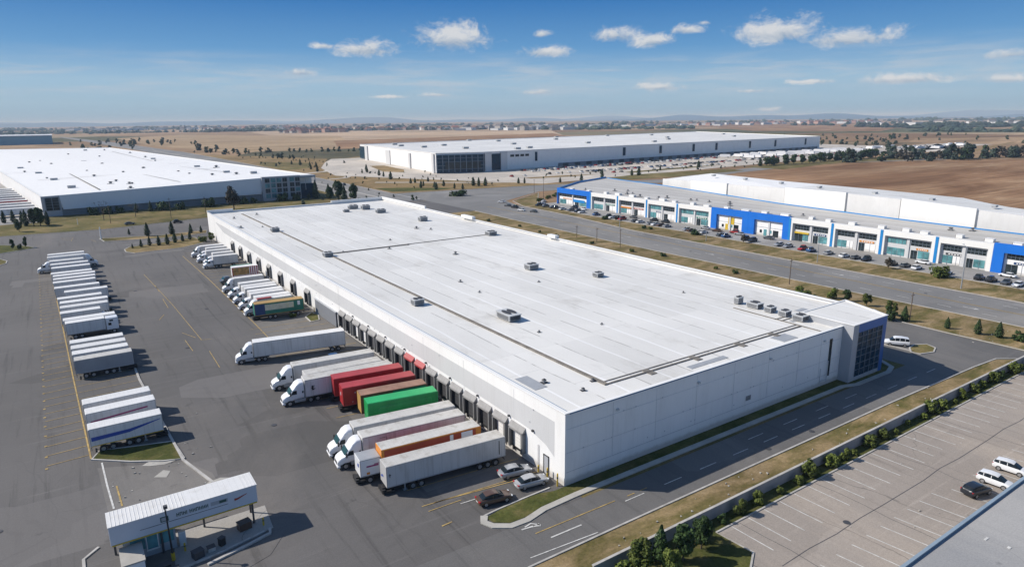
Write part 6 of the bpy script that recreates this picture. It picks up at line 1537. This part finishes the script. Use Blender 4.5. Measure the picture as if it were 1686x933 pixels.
PT = {('conifer', 0): tree_proto('conifer', 1, 900, 'leaf_dark'), ('conifer', 1): tree_proto('conifer', 2, 900, 'leaf_mid'),
      ('shrub', 0): tree_proto('shrub', 3, 700, 'leaf_bright'), ('shrub', 1): tree_proto('shrub', 4, 700, 'leaf_bright'), ('shrub', 2): tree_proto('shrub', 14, 700, 'leaf_mid'),
      ('tree', 0): tree_proto('tree', 5, 2600, 'leaf_mid'), ('tree', 1): tree_proto('tree', 6, 2600, 'leaf_mid'), ('tree', 2): tree_proto('tree', 7, 1700, 'leaf_rust'), ('tree', 3): tree_proto('tree', 16, 2600, 'leaf_bright'),
      ('bush', 0): tree_proto('bush', 8, 500, 'leaf_mid'), ('bush', 1): tree_proto('bush', 9, 500, 'leaf_bright'), ('column', 0): tree_proto('column', 10, 600, 'leaf_dark')}
TN = dict(conifer='conifer_tree', shrub='shrub', tree='leafy_tree', bush='bush', column='conifer_tree')
TC = dict(conifer='conifer', shrub='shrub', tree='tree', bush='bush', column='conifer')
rt = random.Random(77)
def plant(kind, v_, x, y, h, label, group=None, wide=1.0):
    base = dict(conifer=4.0, shrub=1.5, tree=5.2, bush=1.2, column=3.2)[kind]
    t = thing(TN[kind], label, TC[kind], (x, y, 0.03), rt.uniform(0, 2 * PI), group)
    s = h / base; t.scale = (s * wide, s * wide, s)
    cr, tr = PT[(kind, v_)]
    put('crown', cr, t); put('trunk', tr, t)
    return t
# hedge row behind the boundary wall
n_h = 25
for i in range(n_h):
    x = 9.5 + i * 3.7 + rt.uniform(-.9, .9)
    plant('shrub', rt.choice((0, 1, 2, 0)), x, -16.6 + rt.uniform(-.25, .25), rt.choice((0.8, 1.1, 1.4, 1.7, 2.1)) * rt.uniform(.85, 1.1), '%s green shrub from the near end of the row behind the boundary wall' % ordn(i + 1), 'row of shrubs along the boundary wall', rt.uniform(.8, 1.05))
# tree cluster at its near end
for x, y, h, k_, v_, lb in ((-4.6, -18.0, 4.0, 'tree', 3, 'dense green tree at the bottom edge, left of its cluster by the wall end'), (-0.8, -17.4, 4.2, 'conifer', 1, 'pointed dark tree standing against the boundary wall end'),
                            (1.2, -18.8, 4.2, 'tree', 0, 'largest dark tree of the cluster by the parking lot corner'), (4.3, -18.6, 3.9, 'tree', 1, 'dark rounded tree nearest the parking lot corner'),
                            (5.8, -17.6, 1.9, 'shrub', 2, 'small dull shrub beside the parking lot corner tree'), (-2.0, -20.2, 3.4, 'tree', 3, 'lower green tree in front of the dark cluster'), (-6.2, -18.4, 2.2, 'bush', 1, 'low bush at the end of the boundary wall'),
                            (-2.2, -16.2, 2.2, 'shrub', 1, 'bright shrub close to the wall in the near cluster')):
    plant(k_, v_, x, y, h, lb, 'tree cluster at the wall end', 0.85)
# verge beside the boulevard
for i, (x, y, h, k_, v_) in enumerate(((112.5, -10, 2.2, 'shrub', 2), (112, -6.6, 3.4, 'conifer', 1), (111, -3.0, 3.3, 'conifer', 1), (110, 2.6, 2.6, 'conifer', 1), (108, 10.8, 3.6, 'conifer', 1), (106.4, 13.0, 3.0, 'shrub', 2), (110, 15, 3.6, 'tree', 3), (113.5, 22.5, 3.2, 'tree', 3),
                                     (114, 28, 3.0, 'tree', 0), (113.4, 31.5, 2.6, 'shrub', 1))):
    plant(k_, v_, x, y, h, '%s tree from the right along the verge between glass tower and boulevard' % ordn(i + 1), 'verge trees by the glass tower')
for i in range(14):
    plant('shrub', rt.choice((0, 1, 2)), 96 + i * 1.1 + rt.uniform(-.5, .5), 12 + i * 2.1 + rt.uniform(-.6, .6), rt.uniform(1.3, 2.2), '%s bright hedge shrub from the tower along the roof edge verge' % ordn(i + 1), 'hedge shrubs behind the main warehouse', 1.2)
for i in range(9):
    plant('bush', i % 2, 116 + rt.uniform(-2, 3), 60 + i * 17 + rt.uniform(-5, 5), rt.uniform(.8, 1.6), '%s low bush along the boulevard verge beyond the hedge' % ordn(i + 1), 'low bushes on the boulevard verge')
# median in front of the workshops
for i, (x, y, h, k_, v_) in enumerate(((160.5, 27, 3.2, 'bush', 1), (160, 41, 3.4, 'tree', 2), (161, 95, 3.0, 'tree', 2), (160.8, 118, 2.2, 'bush', 0), (161.2, 165, 2.2, 'tree', 2), (160.8, 172, 1.9, 'bush', 0), (156, 142, 1.4, 'bush', 0), (156, 138, 1.2, 'bush', 1))):
    plant(k_, v_, x, y, h, '%s small tree or bush from the near end in the grass before the workshops' % ordn(i + 1), 'plants in the grass before the workshops')
for i in range(12):
    plant('bush', rt.choice((0, 1)), 178 + i * 3.4 + rt.uniform(-1, 1), 247 + i * 2.4 + rt.uniform(-2, 2), rt.uniform(1.0, 2.2), '%s bush on the green corner behind the workshops' % ordn(i + 1), 'bushes on the green corner')
# islands by the yard entrance
for i, (x, y, h) in enumerate(((-26, 226, 3.0), (-23, 227, 3.6), (-20, 225.5, 3.9), (-17, 225.6, 4.2), (-14, 228, 4.3), (-11, 230, 3.2), (-8, 232, 3.6), (-29, 225, 1.8))):
    plant('column', 0, x, y, h, '%s little conifer from the left on the teardrop island by the yard entrance' % ordn(i + 1), 'conifers on the teardrop island', 1.1)
for i, (x, y, h) in enumerate(((-21, 253, 5.6), (-12, 251, 5.6), (-5, 249, 4.2), (-1, 249, 3.0), (-27, 262, 2.6))):
    plant('conifer', 0, x, y, h, '%s conifer from the left on the narrow median by the road' % ordn(i + 1), 'conifers on the narrow median', .9)
for i, (x, y, h) in enumerate(((-66.5, 250, 4.0), (-62.5, 252, 4.2), (-64.5, 251, 1.8))):
    plant('tree' if i < 2 else 'bush', 0, x, y, h, ['left sapling on the grass island at the left edge', 'right sapling on the grass island at the left edge', 'low bush between the two saplings at the left edge'][i], 'saplings on the left island', .6)
plant('tree', 3, -1.8, 222, 3.8, 'yellow-green bush at the far corner of the dock wall', None, .9); plant('bush', 1, -4.4, 224, 2.2, 'low bush at the far corner of the dock wall')
plant('bush', 1, -6.2, 97.6, 1.0, 'low green bush on the little kerbed island at the docks', None, 1.1)
# frontage of the left warehouse
FL = [(-64, 320, 7.5, 'conifer'), (-61, 318, 8, 'tree'), (-58.5, 316, 8.5, 'tree'), (-55.6, 318, 6.5, 'conifer'), (-66, 301, 5.5, 'tree'), (-73, 338, 6, 'conifer'), (-69.5, 339, 6, 'conifer'), (-66, 337, 5.5, 'conifer'),
      (-17, 340, 5.2, 'conifer'), (-10, 342, 5.5, 'conifer'), (-4, 342, 5, 'bush'), (4, 340, 4.0, 'bush'), (19, 342, 5.2, 'bush'), (38, 344, 4, 'bush'), (44, 346, 3.2, 'bush'), (-36, 345, 4, 'bush'), (-30, 344, 4, 'bush'), (-24, 345, 3.4, 'bush'),
      (80, 344, 11, 'conifer'), (86, 338, 9, 'conifer'), (84, 330, 8, 'tree'), (90, 332, 11, 'tree'), (90, 322, 9, 'conifer'), (93, 316, 10, 'tree'), (60, 344, 5, 'bush'), (68, 343, 4, 'bush')]
for i, (x, y, h, k_) in enumerate(FL):
    plant(k_, 0 if k_ != 'tree' else rt.choice((0, 1)), x, y, h, '%s %s listed from the left on the lawn before the left warehouse' % (ordn(sorted(q[0] for q in FL if q[3] == k_).index(x) + 1) if [q[0] for q in FL if q[3] == k_].count(x) == 1 else 'large', TC[k_]) if True else '', 'plants before the left warehouse', 0.8)
plant('tree', 2, 28, 322, 12, 'big rust-coloured tree before the left warehouse wall', None, 1.0)
# bare trees
def bare_tree(x, y, h, label, seed):
    rng = random.Random(seed); t = thing('bare_tree', label, 'tree', (x, y, 0.03)); mb = MB(); lf = MB()
    mb.tube((0, 0, 0), (0.1, 0, h * .45), 0.16, 0.11, 6)
    for i in range(7):
        a = rng.uniform(0, 2 * PI); z = h * rng.uniform(.25, .45); e = Vector((math.cos(a) * h * .35, math.sin(a) * h * .35, h * rng.uniform(.6, 1.0)))
        mb.tube((0.08, 0, z), e, 0.08, 0.03, 5)
        for q in range(14):
            p = e + Vector((rng.gauss(0, .35), rng.gauss(0, .35), rng.gauss(0, .3))); leaf_cloud(lf, rng, 1, lambda g: (p, (0, 0, 1)), .22)
    mb.build('trunk', M['bark'], t, True); lf.build('crown', M['leaf_rust'], t)
bare_tree(-33, 318, 9, 'thin bare tree before the left part of the slanted wall', 1); bare_tree(-19, 322, 7, 'thin bare tree before the middle of the slanted wall', 2)
# far warehouse frontage
FF = [(179, 518), (185, 521), (180, 482), (178, 468), (169, 397), (174, 400), (170, 361), (163, 345), (178, 362), (175, 341), (178, 335), (196, 351), (198, 347), (203, 346), (231, 345), (235, 343), (258, 330), (280, 332), (308, 340), (342, 342), (347, 339), (397, 363), (451, 366), (457, 371), (152, 560), (158, 598), (173, 628), (171, 642), (169, 669), (166, 690), (190, 535), (172, 440), (186, 402), (167, 372), (160, 362)]
for i, (x, y) in enumerate(FF):
    plant('conifer' if i % 3 else 'column', 0, x, y, rt.uniform(3.6, 7.0), '%s dark conifer from the near end on the verges before the distant warehouse' % ordn(sorted(FF, key=lambda q: q[1]).index((x, y)) + 1), 'conifers before the distant warehouse', 1.1)
plant('bush', 0, 156, 303, 3.4, 'dark bush cluster at the point of the dry verge by the junction', None, 2.0)
for i in range(30):
    x = 508 + i * 7.2; y = 338 + math.sin(i * .5) * 4 + rt.uniform(-3, 3)
    if i in (9, 14): continue
    plant('tree' if i % 3 else 'conifer', 0, x, y, rt.uniform(7, 10), '%s tree from the left in the dark row beside the distant car park' % ordn(i + 1), 'tree row beside the distant car park', 1.2)
# scattered countryside trees one can tell apart
rc = random.Random(5)
def far_mesh(seed, leaf, r, h, n):
    rng = random.Random(seed); cr = crown_round(rng, n, r, 0.4, h, r * .17, 10); mb = cr; mb.m = [0] * len(mb.f)
    mb.tube((0, 0, 0), (0, 0, h * .5), .25, .15, 6, 1)
    return mb.mesh('tree', [M[leaf], M['bark']])
FM = [far_mesh(31, 'leaf_mid', 4.5, 8.5, 320), far_mesh(32, 'leaf_far', 5.5, 9, 320), far_mesh(33, 'leaf_mid', 4.0, 10, 320), far_mesh(34, 'leaf_rust', 4.5, 8, 280)]
def ftree(x, y, s, label, group, v_=None, nm='field_tree', cat='tree'):
    o = bpy.data.objects.new(nm, FM[rc.choice((0, 1, 2)) if v_ is None else v_]); COL.objects.link(o); o.location = (x, y, 0); o.rotation_euler = (0, 0, rc.uniform(0, 6)); o.scale = (s, s, s * rc.uniform(.8, 1.15))
    return tag(o, label, cat, group)
for i in range(70):   # wood at the right edge
    t = rc.random(); x = 640 + 320 * t + rc.uniform(-30, 30); y = 330 - 170 * t + rc.uniform(-22, 22)
    ftree(x, y, rc.uniform(.9, 1.7), 'tree of the small wood behind the ploughed field at the right', 'trees of the wood behind the ploughed field', rc.choice((0, 1, 1, 3)))
for a, b_, n_, sp, lb in (((341.5, 941.2), (173.8, 1032.2), 26, 14, 'olive bush in the rough pasture beyond the boulevard'), ((145.3, 1115.9), (196.4, 795.1), 22, 10, 'tree along the far boulevard edge'), ((1203.3, 624.0), (1693.9, 691.6), 22, 18, 'tree in the hedge line right of the distant warehouse'), ((1050.5, 614.4), (1035.3, 474.2), 12, 20, 'tree near the far right end of the distant warehouse')):
    for i in range(n_):
        p = Vector(a).lerp(Vector(b_), rc.random()); ftree(p.x + rc.gauss(0, sp), p.y + rc.gauss(0, sp), rc.uniform(.4, .85), lb, lb + 's')
# loose scrub scattered over the verges and pastures of the middle distance
for (x0, x1, y0, y1, n_, lo, hi, lb) in ((133, 230, 345, 520, 40, .10, .26, 'little scrub bush on the dry verge between boulevard and forecourt'), (134, 230, 560, 900, 34, .14, .32, 'scrub bush on the verge left of the distant warehouse'),
        (262, 620, 340, 392, 34, .14, .30, 'low bush in the planted strips of the distant forecourt'), (100, 126, 320, 540, 12, .12, .28, 'small bush on the strip beside the boulevard'), (60, 128, 298, 345, 22, .14, .34, 'small bush on the lawn behind the main warehouse'),
        (870, 1500, 380, 900, 50, .5, 1.0, 'bush on the rough ground right of the distant warehouse'), (-20, 200, 1150, 2000, 40, .6, 1.2, 'bush along the far stretch of the boulevard')):
    for i in range(n_): ftree(rc.uniform(x0, x1), rc.uniform(y0, y1), rc.uniform(lo, hi), lb, lb, nm='scrub_bush', cat='bush')
# masses of far woodland: each belt reads as one mass
def belt(a, b_, wd, n, h, name, label, leaf='leaf_far', seed=1, curve=0):
    rng = random.Random(seed); mb = MB(); A_ = Vector(a); B2 = Vector(b_); d = (B2 - A_); n_ = Vector((-d.y, d.x)).normalized()
    for i in range(n):
        t = rng.random(); k1 = rng.gauss(0, wd); c_ = A_ + d * t + n_ * k1
        big_ = 1.0 if math.sin(t * 37 + seed) + math.sin(t * 11 + seed * 2) > -0.2 else 0.45
        r = h * rng.uniform(.4, .85) * (0.6 + 0.4 * big_); hh = h * rng.uniform(.45, 1.1) * big_
        m_ = 7; o_ = len(mb.v)
        for zq, rq in ((0, .8), (.35, 1.05), (.7, .8), (1.0, .25)):
            for q in range(m_):
                an = 2 * PI * q / m_ + zq; rr = r * rq * rng.uniform(.75, 1.2); mb.v.append((c_.x + rr * math.cos(an) * 1.4, c_.y + rr * math.sin(an) * 1.4, hh * zq * rng.uniform(.9, 1.08)))
        for ly in range(3):
            for q in range(m_):
                j = (q + 1) % m_; mb.f.append((o_ + ly * m_ + q, o_ + ly * m_ + j, o_ + ly * m_ + m_ + j, o_ + ly * m_ + m_ + q)); mb.m.append(0)
        mb.f.append(tuple(o_ + 3 * m_ + q for q in range(m_))); mb.m.append(0)
    o = mb.build(name, M[leaf]); o['kind'] = 'stuff'; o['label'] = label; o['category'] = 'woodland'
    return o
BL = [((0, 222), (130, 214), 120, 200, 12), ((130, 214), (400, 209), 200, 240, 14), ((400, 219), (520, 218), 50, 90, 14), ((520, 217), (700, 216), 60, 120, 14), ((700, 214), (900, 213), 60, 110, 13), ((900, 214), (1130, 212), 120, 150, 13),
      ((0, 213), (300, 208), 400, 260, 22), ((300, 205), (700, 203), 300, 120, 18), ((640, 204), (900, 203), 200, 120, 18), ((1000, 200), (1400, 197), 300, 180, 20), ((1430, 207), (1686, 204), 140, 330, 18), ((1500, 214), (1686, 216), 60, 160, 15),
      ((1400, 193), (1686, 189), 600, 240, 26)]
BPTS = [((-350, 3546), (74, 4204), 208.0, 158, 14.040000000000001), ((104, 3618), (753, 3542), 65.0, 89, 11.700000000000001), ((564, 3592), (1042, 3290), 91.0, 79, 18.72), ((977, 3089), (1510, 3023), 78.0, 68, 20.28), ((1416, 2836), (1912, 2449), 65.0, 57, 17.16), ((1679, 2234), (2250, 1980), 78.0, 79, 15.600000000000001), ((-524, 5682), (764, 5519), 325.0, 158, 20.28), ((957, 6835), (2495, 4968), 325.0, 84, 20.28), ((2404, 5488), (3311, 4402), 195.0, 73, 20.28), ((2507, 3334), (4083, 2947), 195.0, 84, 20.28), ((4158, 4609), (5334, 3000), 260.0, 115, 18.72), ((2612, 1352), (3202, 918), 143.0, 242, 18.72), ((2039, 940), (2126, 592), 39.0, 84, 12.48), ((5273, 2770), (7071, 2090), 650.0, 136, 26.52), ((3020, 1962), (3754, 1960), 78.0, 31, 17.16)]
for i, (a, b_, wd, n, h) in enumerate(BPTS):
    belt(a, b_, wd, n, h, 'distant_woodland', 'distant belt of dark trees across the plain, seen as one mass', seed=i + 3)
# distant settlements: small houses and sheds, each a thing
k = MB()
def house_mesh(w_, d_, h_, rf, wallm):
    k = MB(); k.box(-w_, w_, -d_, d_, 0, h_, 0)
    k.add([(-w_ - .4, -d_ - .4, h_), (w_ + .4, -d_ - .4, h_), (w_ + .4, d_ + .4, h_), (-w_ - .4, d_ + .4, h_), (-w_ * .9, 0, h_ + d_ * .6), (w_ * .9, 0, h_ + d_ * .6)], [(0, 1, 5, 4), (2, 3, 4, 5), (0, 4, 3), (1, 2, 5)], 1)
    for i in range(3): k.box(-w_ * .7 + i * w_ * .6, -w_ * .7 + i * w_ * .6 + 1.2, -d_ - .05, -d_, h_ * .4, h_ * .4 + 1.3, 2)
    return k.mesh('house', [M[wallm], M[rf], M['dark_gray']])
HM = [house_mesh(7, 5, 6, 'house_red', 'house_wall'), house_mesh(10, 6, 7, 'house_red', 'pink_brick'), house_mesh(8, 6, 9, 'house_dark', 'house_wall'), house_mesh(6, 5, 5, 'house_red', 'house_wall')]
k = MB(); k.box(-20, 20, -10, 10, 0, 7, 0); k.box(-20.5, 20.5, -10.5, 10.5, 7, 7.6, 0); k.box(-12, -8, -10.2, -10, 0, 4, 1); k.box(4, 9, -10.2, -10, 0, 4, 1); SHED = k.mesh('shed', [M['shed_white'], M['dark_gray']])
rh = random.Random(8)
def town(a, b_, wd, n, kinds, name, label, group, s0=1.0, s1=2.0):
    A_, B2 = Vector(a), Vector(b_); d = B2 - A_; n_ = Vector((-d.y, d.x)).normalized()
    for i in range(n):
        p = A_ + d * rh.random() + n_ * rh.gauss(0, wd); me = rh.choice(kinds)
        o = bpy.data.objects.new(name, me); COL.objects.link(o); s = rh.uniform(s0, s1); o.location = (p.x, p.y, 0); o.scale = (s, s, s); o.rotation_euler = (0, 0, rh.uniform(0, PI))
        tag(o, label, name.replace('_', ' '), group)
town((740, 2748), (999, 2756), 50, 60, HM[:2] + HM[3:], 'house', 'red-roofed house in the settlement beyond the stubble fields', 'houses of the red-roofed settlement')
town((709, 4451), (1379, 3874), 120, 60, HM, 'house', 'small house among the woods left of the red-roofed settlement', 'houses left of the settlement')
town((1112, 3140), (1652, 2674), 90, 80, HM, 'house', 'small house in the distant town beyond the fields', 'houses of the distant town')
town((1324, 3046), (1713, 2155), 60, 34, [SHED, HM[2]], 'shed', 'white shed in the distant town behind the fields', 'white sheds in the distant town')
town((75, 5362), (1122, 3977), 90, 46, [SHED, HM[2]], 'shed', 'pale building on the hazy plain at the left', 'pale buildings at the left horizon')
town((1887, 3051), (2699, 2463), 90, 40, [SHED, HM[2], HM[0]], 'shed', 'pale building on the plain behind the distant warehouse', 'pale buildings behind the distant warehouse')
town((2907, 2609), (4387, 2298), 150, 50, [SHED, HM[1]], 'shed', 'pale building on the plain at the upper right', 'pale buildings at the upper right')
town((3282, 1680), (3765, 1260), 120, 34, [SHED, HM[2]], 'shed', 'pale building among the woods at the right', 'pale buildings in the woods at the right')
# low hills on the horizon, distance haze painted in as their blue colour
def ridge(pts, name, hmax, col, seed, depth=900):
    rng = random.Random(seed); mb = MB(); n = 70; P = []
    A_, B2 = Vector(pts[0]), Vector(pts[1]); d = B2 - A_; n_ = Vector((-d.y, d.x)).normalized()
    ph = [rng.uniform(0, 6) for _ in range(5)]
    for i in range(n + 1):
        t = i / n; c_ = A_ + d * t
        h = hmax * max(0.05, (0.45 + 0.25 * math.sin(t * 7 + ph[0]) + 0.18 * math.sin(t * 17 + ph[1]) + 0.10 * math.sin(t * 41 + ph[2])) * min(1, 6 * t, 6 * (1 - t)))
        for k_, f_ in ((-1, 0), (-.4, .7), (0, 1), (.6, .6), (1.2, 0)): P.append((c_.x + n_.x * depth * k_, c_.y + n_.y * depth * k_, h * f_))
    F_ = []
    for i in range(n):
        for j in range(4): a = i * 5 + j; F_.append((a, a + 5, a + 6, a + 1))
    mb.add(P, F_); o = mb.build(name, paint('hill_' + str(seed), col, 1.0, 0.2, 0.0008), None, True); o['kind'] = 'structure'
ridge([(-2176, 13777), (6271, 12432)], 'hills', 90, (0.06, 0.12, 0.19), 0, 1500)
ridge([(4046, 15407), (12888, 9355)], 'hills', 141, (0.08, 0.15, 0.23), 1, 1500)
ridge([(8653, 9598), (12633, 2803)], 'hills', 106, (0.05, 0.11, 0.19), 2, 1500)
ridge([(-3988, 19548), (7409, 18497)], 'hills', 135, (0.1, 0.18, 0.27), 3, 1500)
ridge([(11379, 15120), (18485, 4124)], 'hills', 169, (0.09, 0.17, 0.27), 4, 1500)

# ================================================================== SKY, SUN, CAMERA
SUNV = Vector((-0.97, 0.85, 1.0)).normalized()
elev = math.asin(SUNV.z); azi = math.atan2(SUNV.x, SUNV.y)
BGS = 0.118
wd = bpy.data.worlds.new('World'); scene.world = wd; wd.use_nodes = True
nt = wd.node_tree; nt.nodes.clear()
out = nt.nodes.new('ShaderNodeOutputWorld'); bg = nt.nodes.new('ShaderNodeBackground'); L(nt, bg.outputs[0], out.inputs[0])
sky = nt.nodes.new('ShaderNodeTexSky'); sky.sky_type = 'NISHITA'; sky.sun_disc = False; sky.sun_elevation = elev; sky.sun_rotation = azi
sky.air_density = 1.0; sky.dust_density = 0.6; sky.ozone_density = 2.5; sky.altitude = 50
geo = nt.nodes.new('ShaderNodeTexCoord'); DIR = geo.outputs['Generated']
def dotn(vec):
    n = nt.nodes.new('ShaderNodeVectorMath'); n.operation = 'DOT_PRODUCT'; L(nt, DIR, n.inputs[0]); n.inputs[1].default_value = tuple(vec); return n.outputs['Value']
hs = N(nt, 'ShaderNodeHueSaturation'); hs.inputs['Saturation'].default_value = 1.1; hs.inputs['Value'].default_value = 1.0; L(nt, sky.outputs[0], hs.inputs['Color'])
sep = nt.nodes.new('ShaderNodeSeparateXYZ'); L(nt, DIR, sep.inputs[0]); EL = sep.outputs[2]
# tame the bright band at the horizon, as thin blue haze does
hz = mathn(nt, 'SUBTRACT', 1.0, smooth(nt, EL, 0.16, 0.55))
def s2l(r_, g_, b_): return tuple(((q / 255 + 0.055) / 1.055) ** 2.4 / BGS for q in (r_, g_, b_))
grad = ramp(nt, mathn(nt, 'DIVIDE', EL, 0.2, clamp=True), [(0.0, s2l(140, 172, 198)), (0.12, s2l(152, 184, 208)), (0.26, s2l(150, 186, 214)), (0.48, s2l(92, 150, 203)), (0.82, s2l(38, 112, 182)), (1.0, s2l(38, 108, 178))])
skc = mixc(nt, mathn(nt, 'MULTIPLY', hz, 0.93), hs.outputs[0], grad)
# cumulus clouds, each at its bearing
CL = [((0.4866, 0.8668, 0.1087), 0.0634, 0.0256, 1), ((0.3769, 0.9213, 0.0954), 0.0511, 0.0148, 1), ((0.326, 0.9402, 0.0986), 0.0205, 0.0079, 0.8), ((0.2947, 0.9534, 0.0643), 0.0256, 0.0079, 0.95), ((0.5924, 0.7974, 0.1149), 0.0225, 0.0089, 0.8), ((0.5994, 0.7952, 0.0915), 0.0389, 0.0118, 1), ((0.6724, 0.7319, 0.1104), 0.0409, 0.0148, 0.95), ((0.7091, 0.6977, 0.1019), 0.0368, 0.0128, 0.95), ((0.7383, 0.6646, 0.1152), 0.0245, 0.0099, 0.9), ((0.753, 0.6463, 0.1234), 0.0205, 0.0059, 0.6), ((0.8111, 0.5751, 0.107), 0.0593, 0.0237, 1), ((0.8603, 0.5009, 0.0949), 0.0634, 0.0168, 1), ((0.8949, 0.4441, 0.0432), 0.0563, 0.0099, 1), ((0.7198, 0.693, 0.0412), 0.046, 0.0089, 0.9), ((0.5939, 0.8037, 0.0371), 0.0358, 0.0069, 0.85), ((0.468, 0.8831, 0.0342), 0.0409, 0.0049, 0.8), ((0.406, 0.9133, 0.032), 0.046, 0.0039, 0.75), ((0.9368, 0.3475, 0.0392), 0.0358, 0.0079, 0.9), ((0.9351, 0.3479, 0.0668), 0.0409, 0.0089, 0.8), ((0.8437, 0.5351, 0.0436), 0.0511, 0.0059, 0.7), ((0.8015, 0.597, 0.0338), 0.0409, 0.0049, 0.7), ((0.8168, 0.5769, 0.0078), 0.0511, 0.0079, 0.6)]
dens = None; shade = None
vq = nt.nodes.new('ShaderNodeVectorMath'); vq.operation = 'MULTIPLY'; L(nt, DIR, vq.inputs[0]); vq.inputs[1].default_value = (1, 1, 1.7)
wn = noise(nt, 26.0, 8, 0.66, vq.outputs[0], 0.5); wn2 = noise(nt, 85.0, 5, 0.65, vq.outputs[0], 0.3)
wob = mathn(nt, 'ADD', mathn(nt, 'MULTIPLY', mathn(nt, 'SUBTRACT', wn, 0.47), 3.6), mathn(nt, 'MULTIPLY', mathn(nt, 'SUBTRACT', wn2, 0.5), 1.5))
for c_, ax, ay, amp in CL:
    c_ = Vector(c_).normalized(); r_ = Vector((c_.y, -c_.x, 0)).normalized(); u_ = r_.cross(c_).normalized()
    a = mathn(nt, 'DIVIDE', dotn(r_), ax); b_ = mathn(nt, 'DIVIDE', dotn(u_), ay)
    # flatter underside
    bb = mathn(nt, 'MULTIPLY', b_, mathn(nt, 'ADD', 1.0, mathn(nt, 'MULTIPLY', mathn(nt, 'LESS_THAN', b_, 0.0), 0.5)))
    rr = mathn(nt, 'SQRT', mathn(nt, 'ADD', mathn(nt, 'MULTIPLY', a, a), mathn(nt, 'MULTIPLY', bb, bb)))
    fr = mathn(nt, 'GREATER_THAN', dotn(c_), 0.5)
    dd = mathn(nt, 'MULTIPLY', mathn(nt, 'SUBTRACT', 1.0, rr), fr)
    dd = mathn(nt, 'SUBTRACT', mathn(nt, 'ADD', dd, mathn(nt, 'MULTIPLY', mathn(nt, 'SUBTRACT', fr, 1.0), 5.0)), 1.0 - amp)
    sh = mathn(nt, 'MULTIPLY', mathn(nt, 'MAXIMUM', dd, 0.0), b_)
    dens = dd if dens is None else mathn(nt, 'MAXIMUM', dens, dd)
    shade = sh if shade is None else mathn(nt, 'ADD', shade, sh)
alpha = smooth(nt, mathn(nt, 'ADD', dens, mathn(nt, 'MULTIPLY', wob, 0.62)), -0.05, 0.85)
# low broken streaks near the horizon
vm = nt.nodes.new('ShaderNodeVectorMath'); vm.operation = 'MULTIPLY'; L(nt, DIR, vm.inputs[0]); vm.inputs[1].default_value = (5.0, 5.0, 46.0)
ln_ = noise(nt, 1.6, 7, 0.62, vm.outputs[0], 0.3)
bandm = mathn(nt, 'MULTIPLY', smooth(nt, EL, 0.015, 0.05), mathn(nt, 'SUBTRACT', 1.0, smooth(nt, EL, 0.05, 0.105)))
streak = mathn(nt, 'MULTIPLY', mathn(nt, 'MULTIPLY', smooth(nt, ln_, 0.40, 0.74), bandm), 0.85)
tone = mathn(nt, 'ADD', mathn(nt, 'MULTIPLY', shade, 2.4), mathn(nt, 'ADD', 0.55, mathn(nt, 'MULTIPLY', mathn(nt, 'SUBTRACT', wn, 0.5), 2.6)), clamp=True)
ccol = mixc(nt, tone, (3.0, 3.7, 4.6), (5.9, 6.0, 6.15))
skc = mixc(nt, streak, skc, (4.0, 4.7, 5.5))
skc = mixc(nt, mathn(nt, 'MULTIPLY', alpha, 0.93), skc, ccol)
L(nt, skc, bg.inputs['Color']); bg.inputs['Strength'].default_value = BGS

sun = bpy.data.lights.new('sun', 'SUN'); sun.energy = 5.0; sun.angle = R(0.5); sun.color = (1.0, 0.945, 0.865)
so = bpy.data.objects.new('sun', sun); COL.objects.link(so); so.rotation_euler = SUNV.to_track_quat('Z', 'Y').to_euler()

cam = bpy.data.cameras.new('camera'); co = bpy.data.objects.new('camera', cam); COL.objects.link(co); scene.camera = co
cam.sensor_width = 36.0; cam.lens = 1094.83 / 1686 * 36.0; cam.clip_start = 0.5; cam.clip_end = 90000
yaw, pit, roll = 0.978426781, 0.242194217, -0.0101159076
F_ = Vector((math.cos(yaw) * math.cos(pit), math.sin(yaw) * math.cos(pit), -math.sin(pit))); Rr = Vector((math.sin(yaw), -math.cos(yaw), 0)); U_ = Rr.cross(F_)
cr_, sr_ = math.cos(roll), math.sin(roll)
X_ = Rr * cr_ + U_ * sr_; Y_ = -Rr * sr_ + U_ * cr_
mt = Matrix((X_, Y_, -F_)).transposed().to_4x4(); mt.translation = Vector((-48.344, -60.171, 46.0)); co.matrix_world = mt
scene.view_settings.view_transform = 'Standard'; scene.view_settings.look = 'None'; scene.view_settings.exposure = 0; scene.view_settings.gamma = 1
scene.render.engine = 'CYCLES'; scene.cycles.use_denoising = True; scene.cycles.max_bounces = 6; scene.cycles.volume_bounces = 0

hm = bpy.data.materials.new('haze'); hm.use_nodes = True; nt = hm.node_tree; nt.nodes.clear()
ho = nt.nodes.new('ShaderNodeOutputMaterial'); vs = nt.nodes.new('ShaderNodeVolumeScatter'); vs.inputs['Color'].default_value = (0.62, 0.80, 1.0, 1); vs.inputs['Density'].default_value = 0.00009; vs.inputs['Anisotropy'].default_value = 0.0
L(nt, vs.outputs[0], ho.inputs['Volume']); hm.cycles.homogeneous_volume = True
hz_ = MB().box(-30000, 30000, -30000, 30000, -5, 120).build('haze', hm); hz_['kind'] = 'stuff'; hz_['label'] = 'thin blue haze over the plain'; hz_['category'] = 'haze'

scene.cycles.max_bounces = 4; scene.cycles.diffuse_bounces = 2; scene.cycles.glossy_bounces = 2
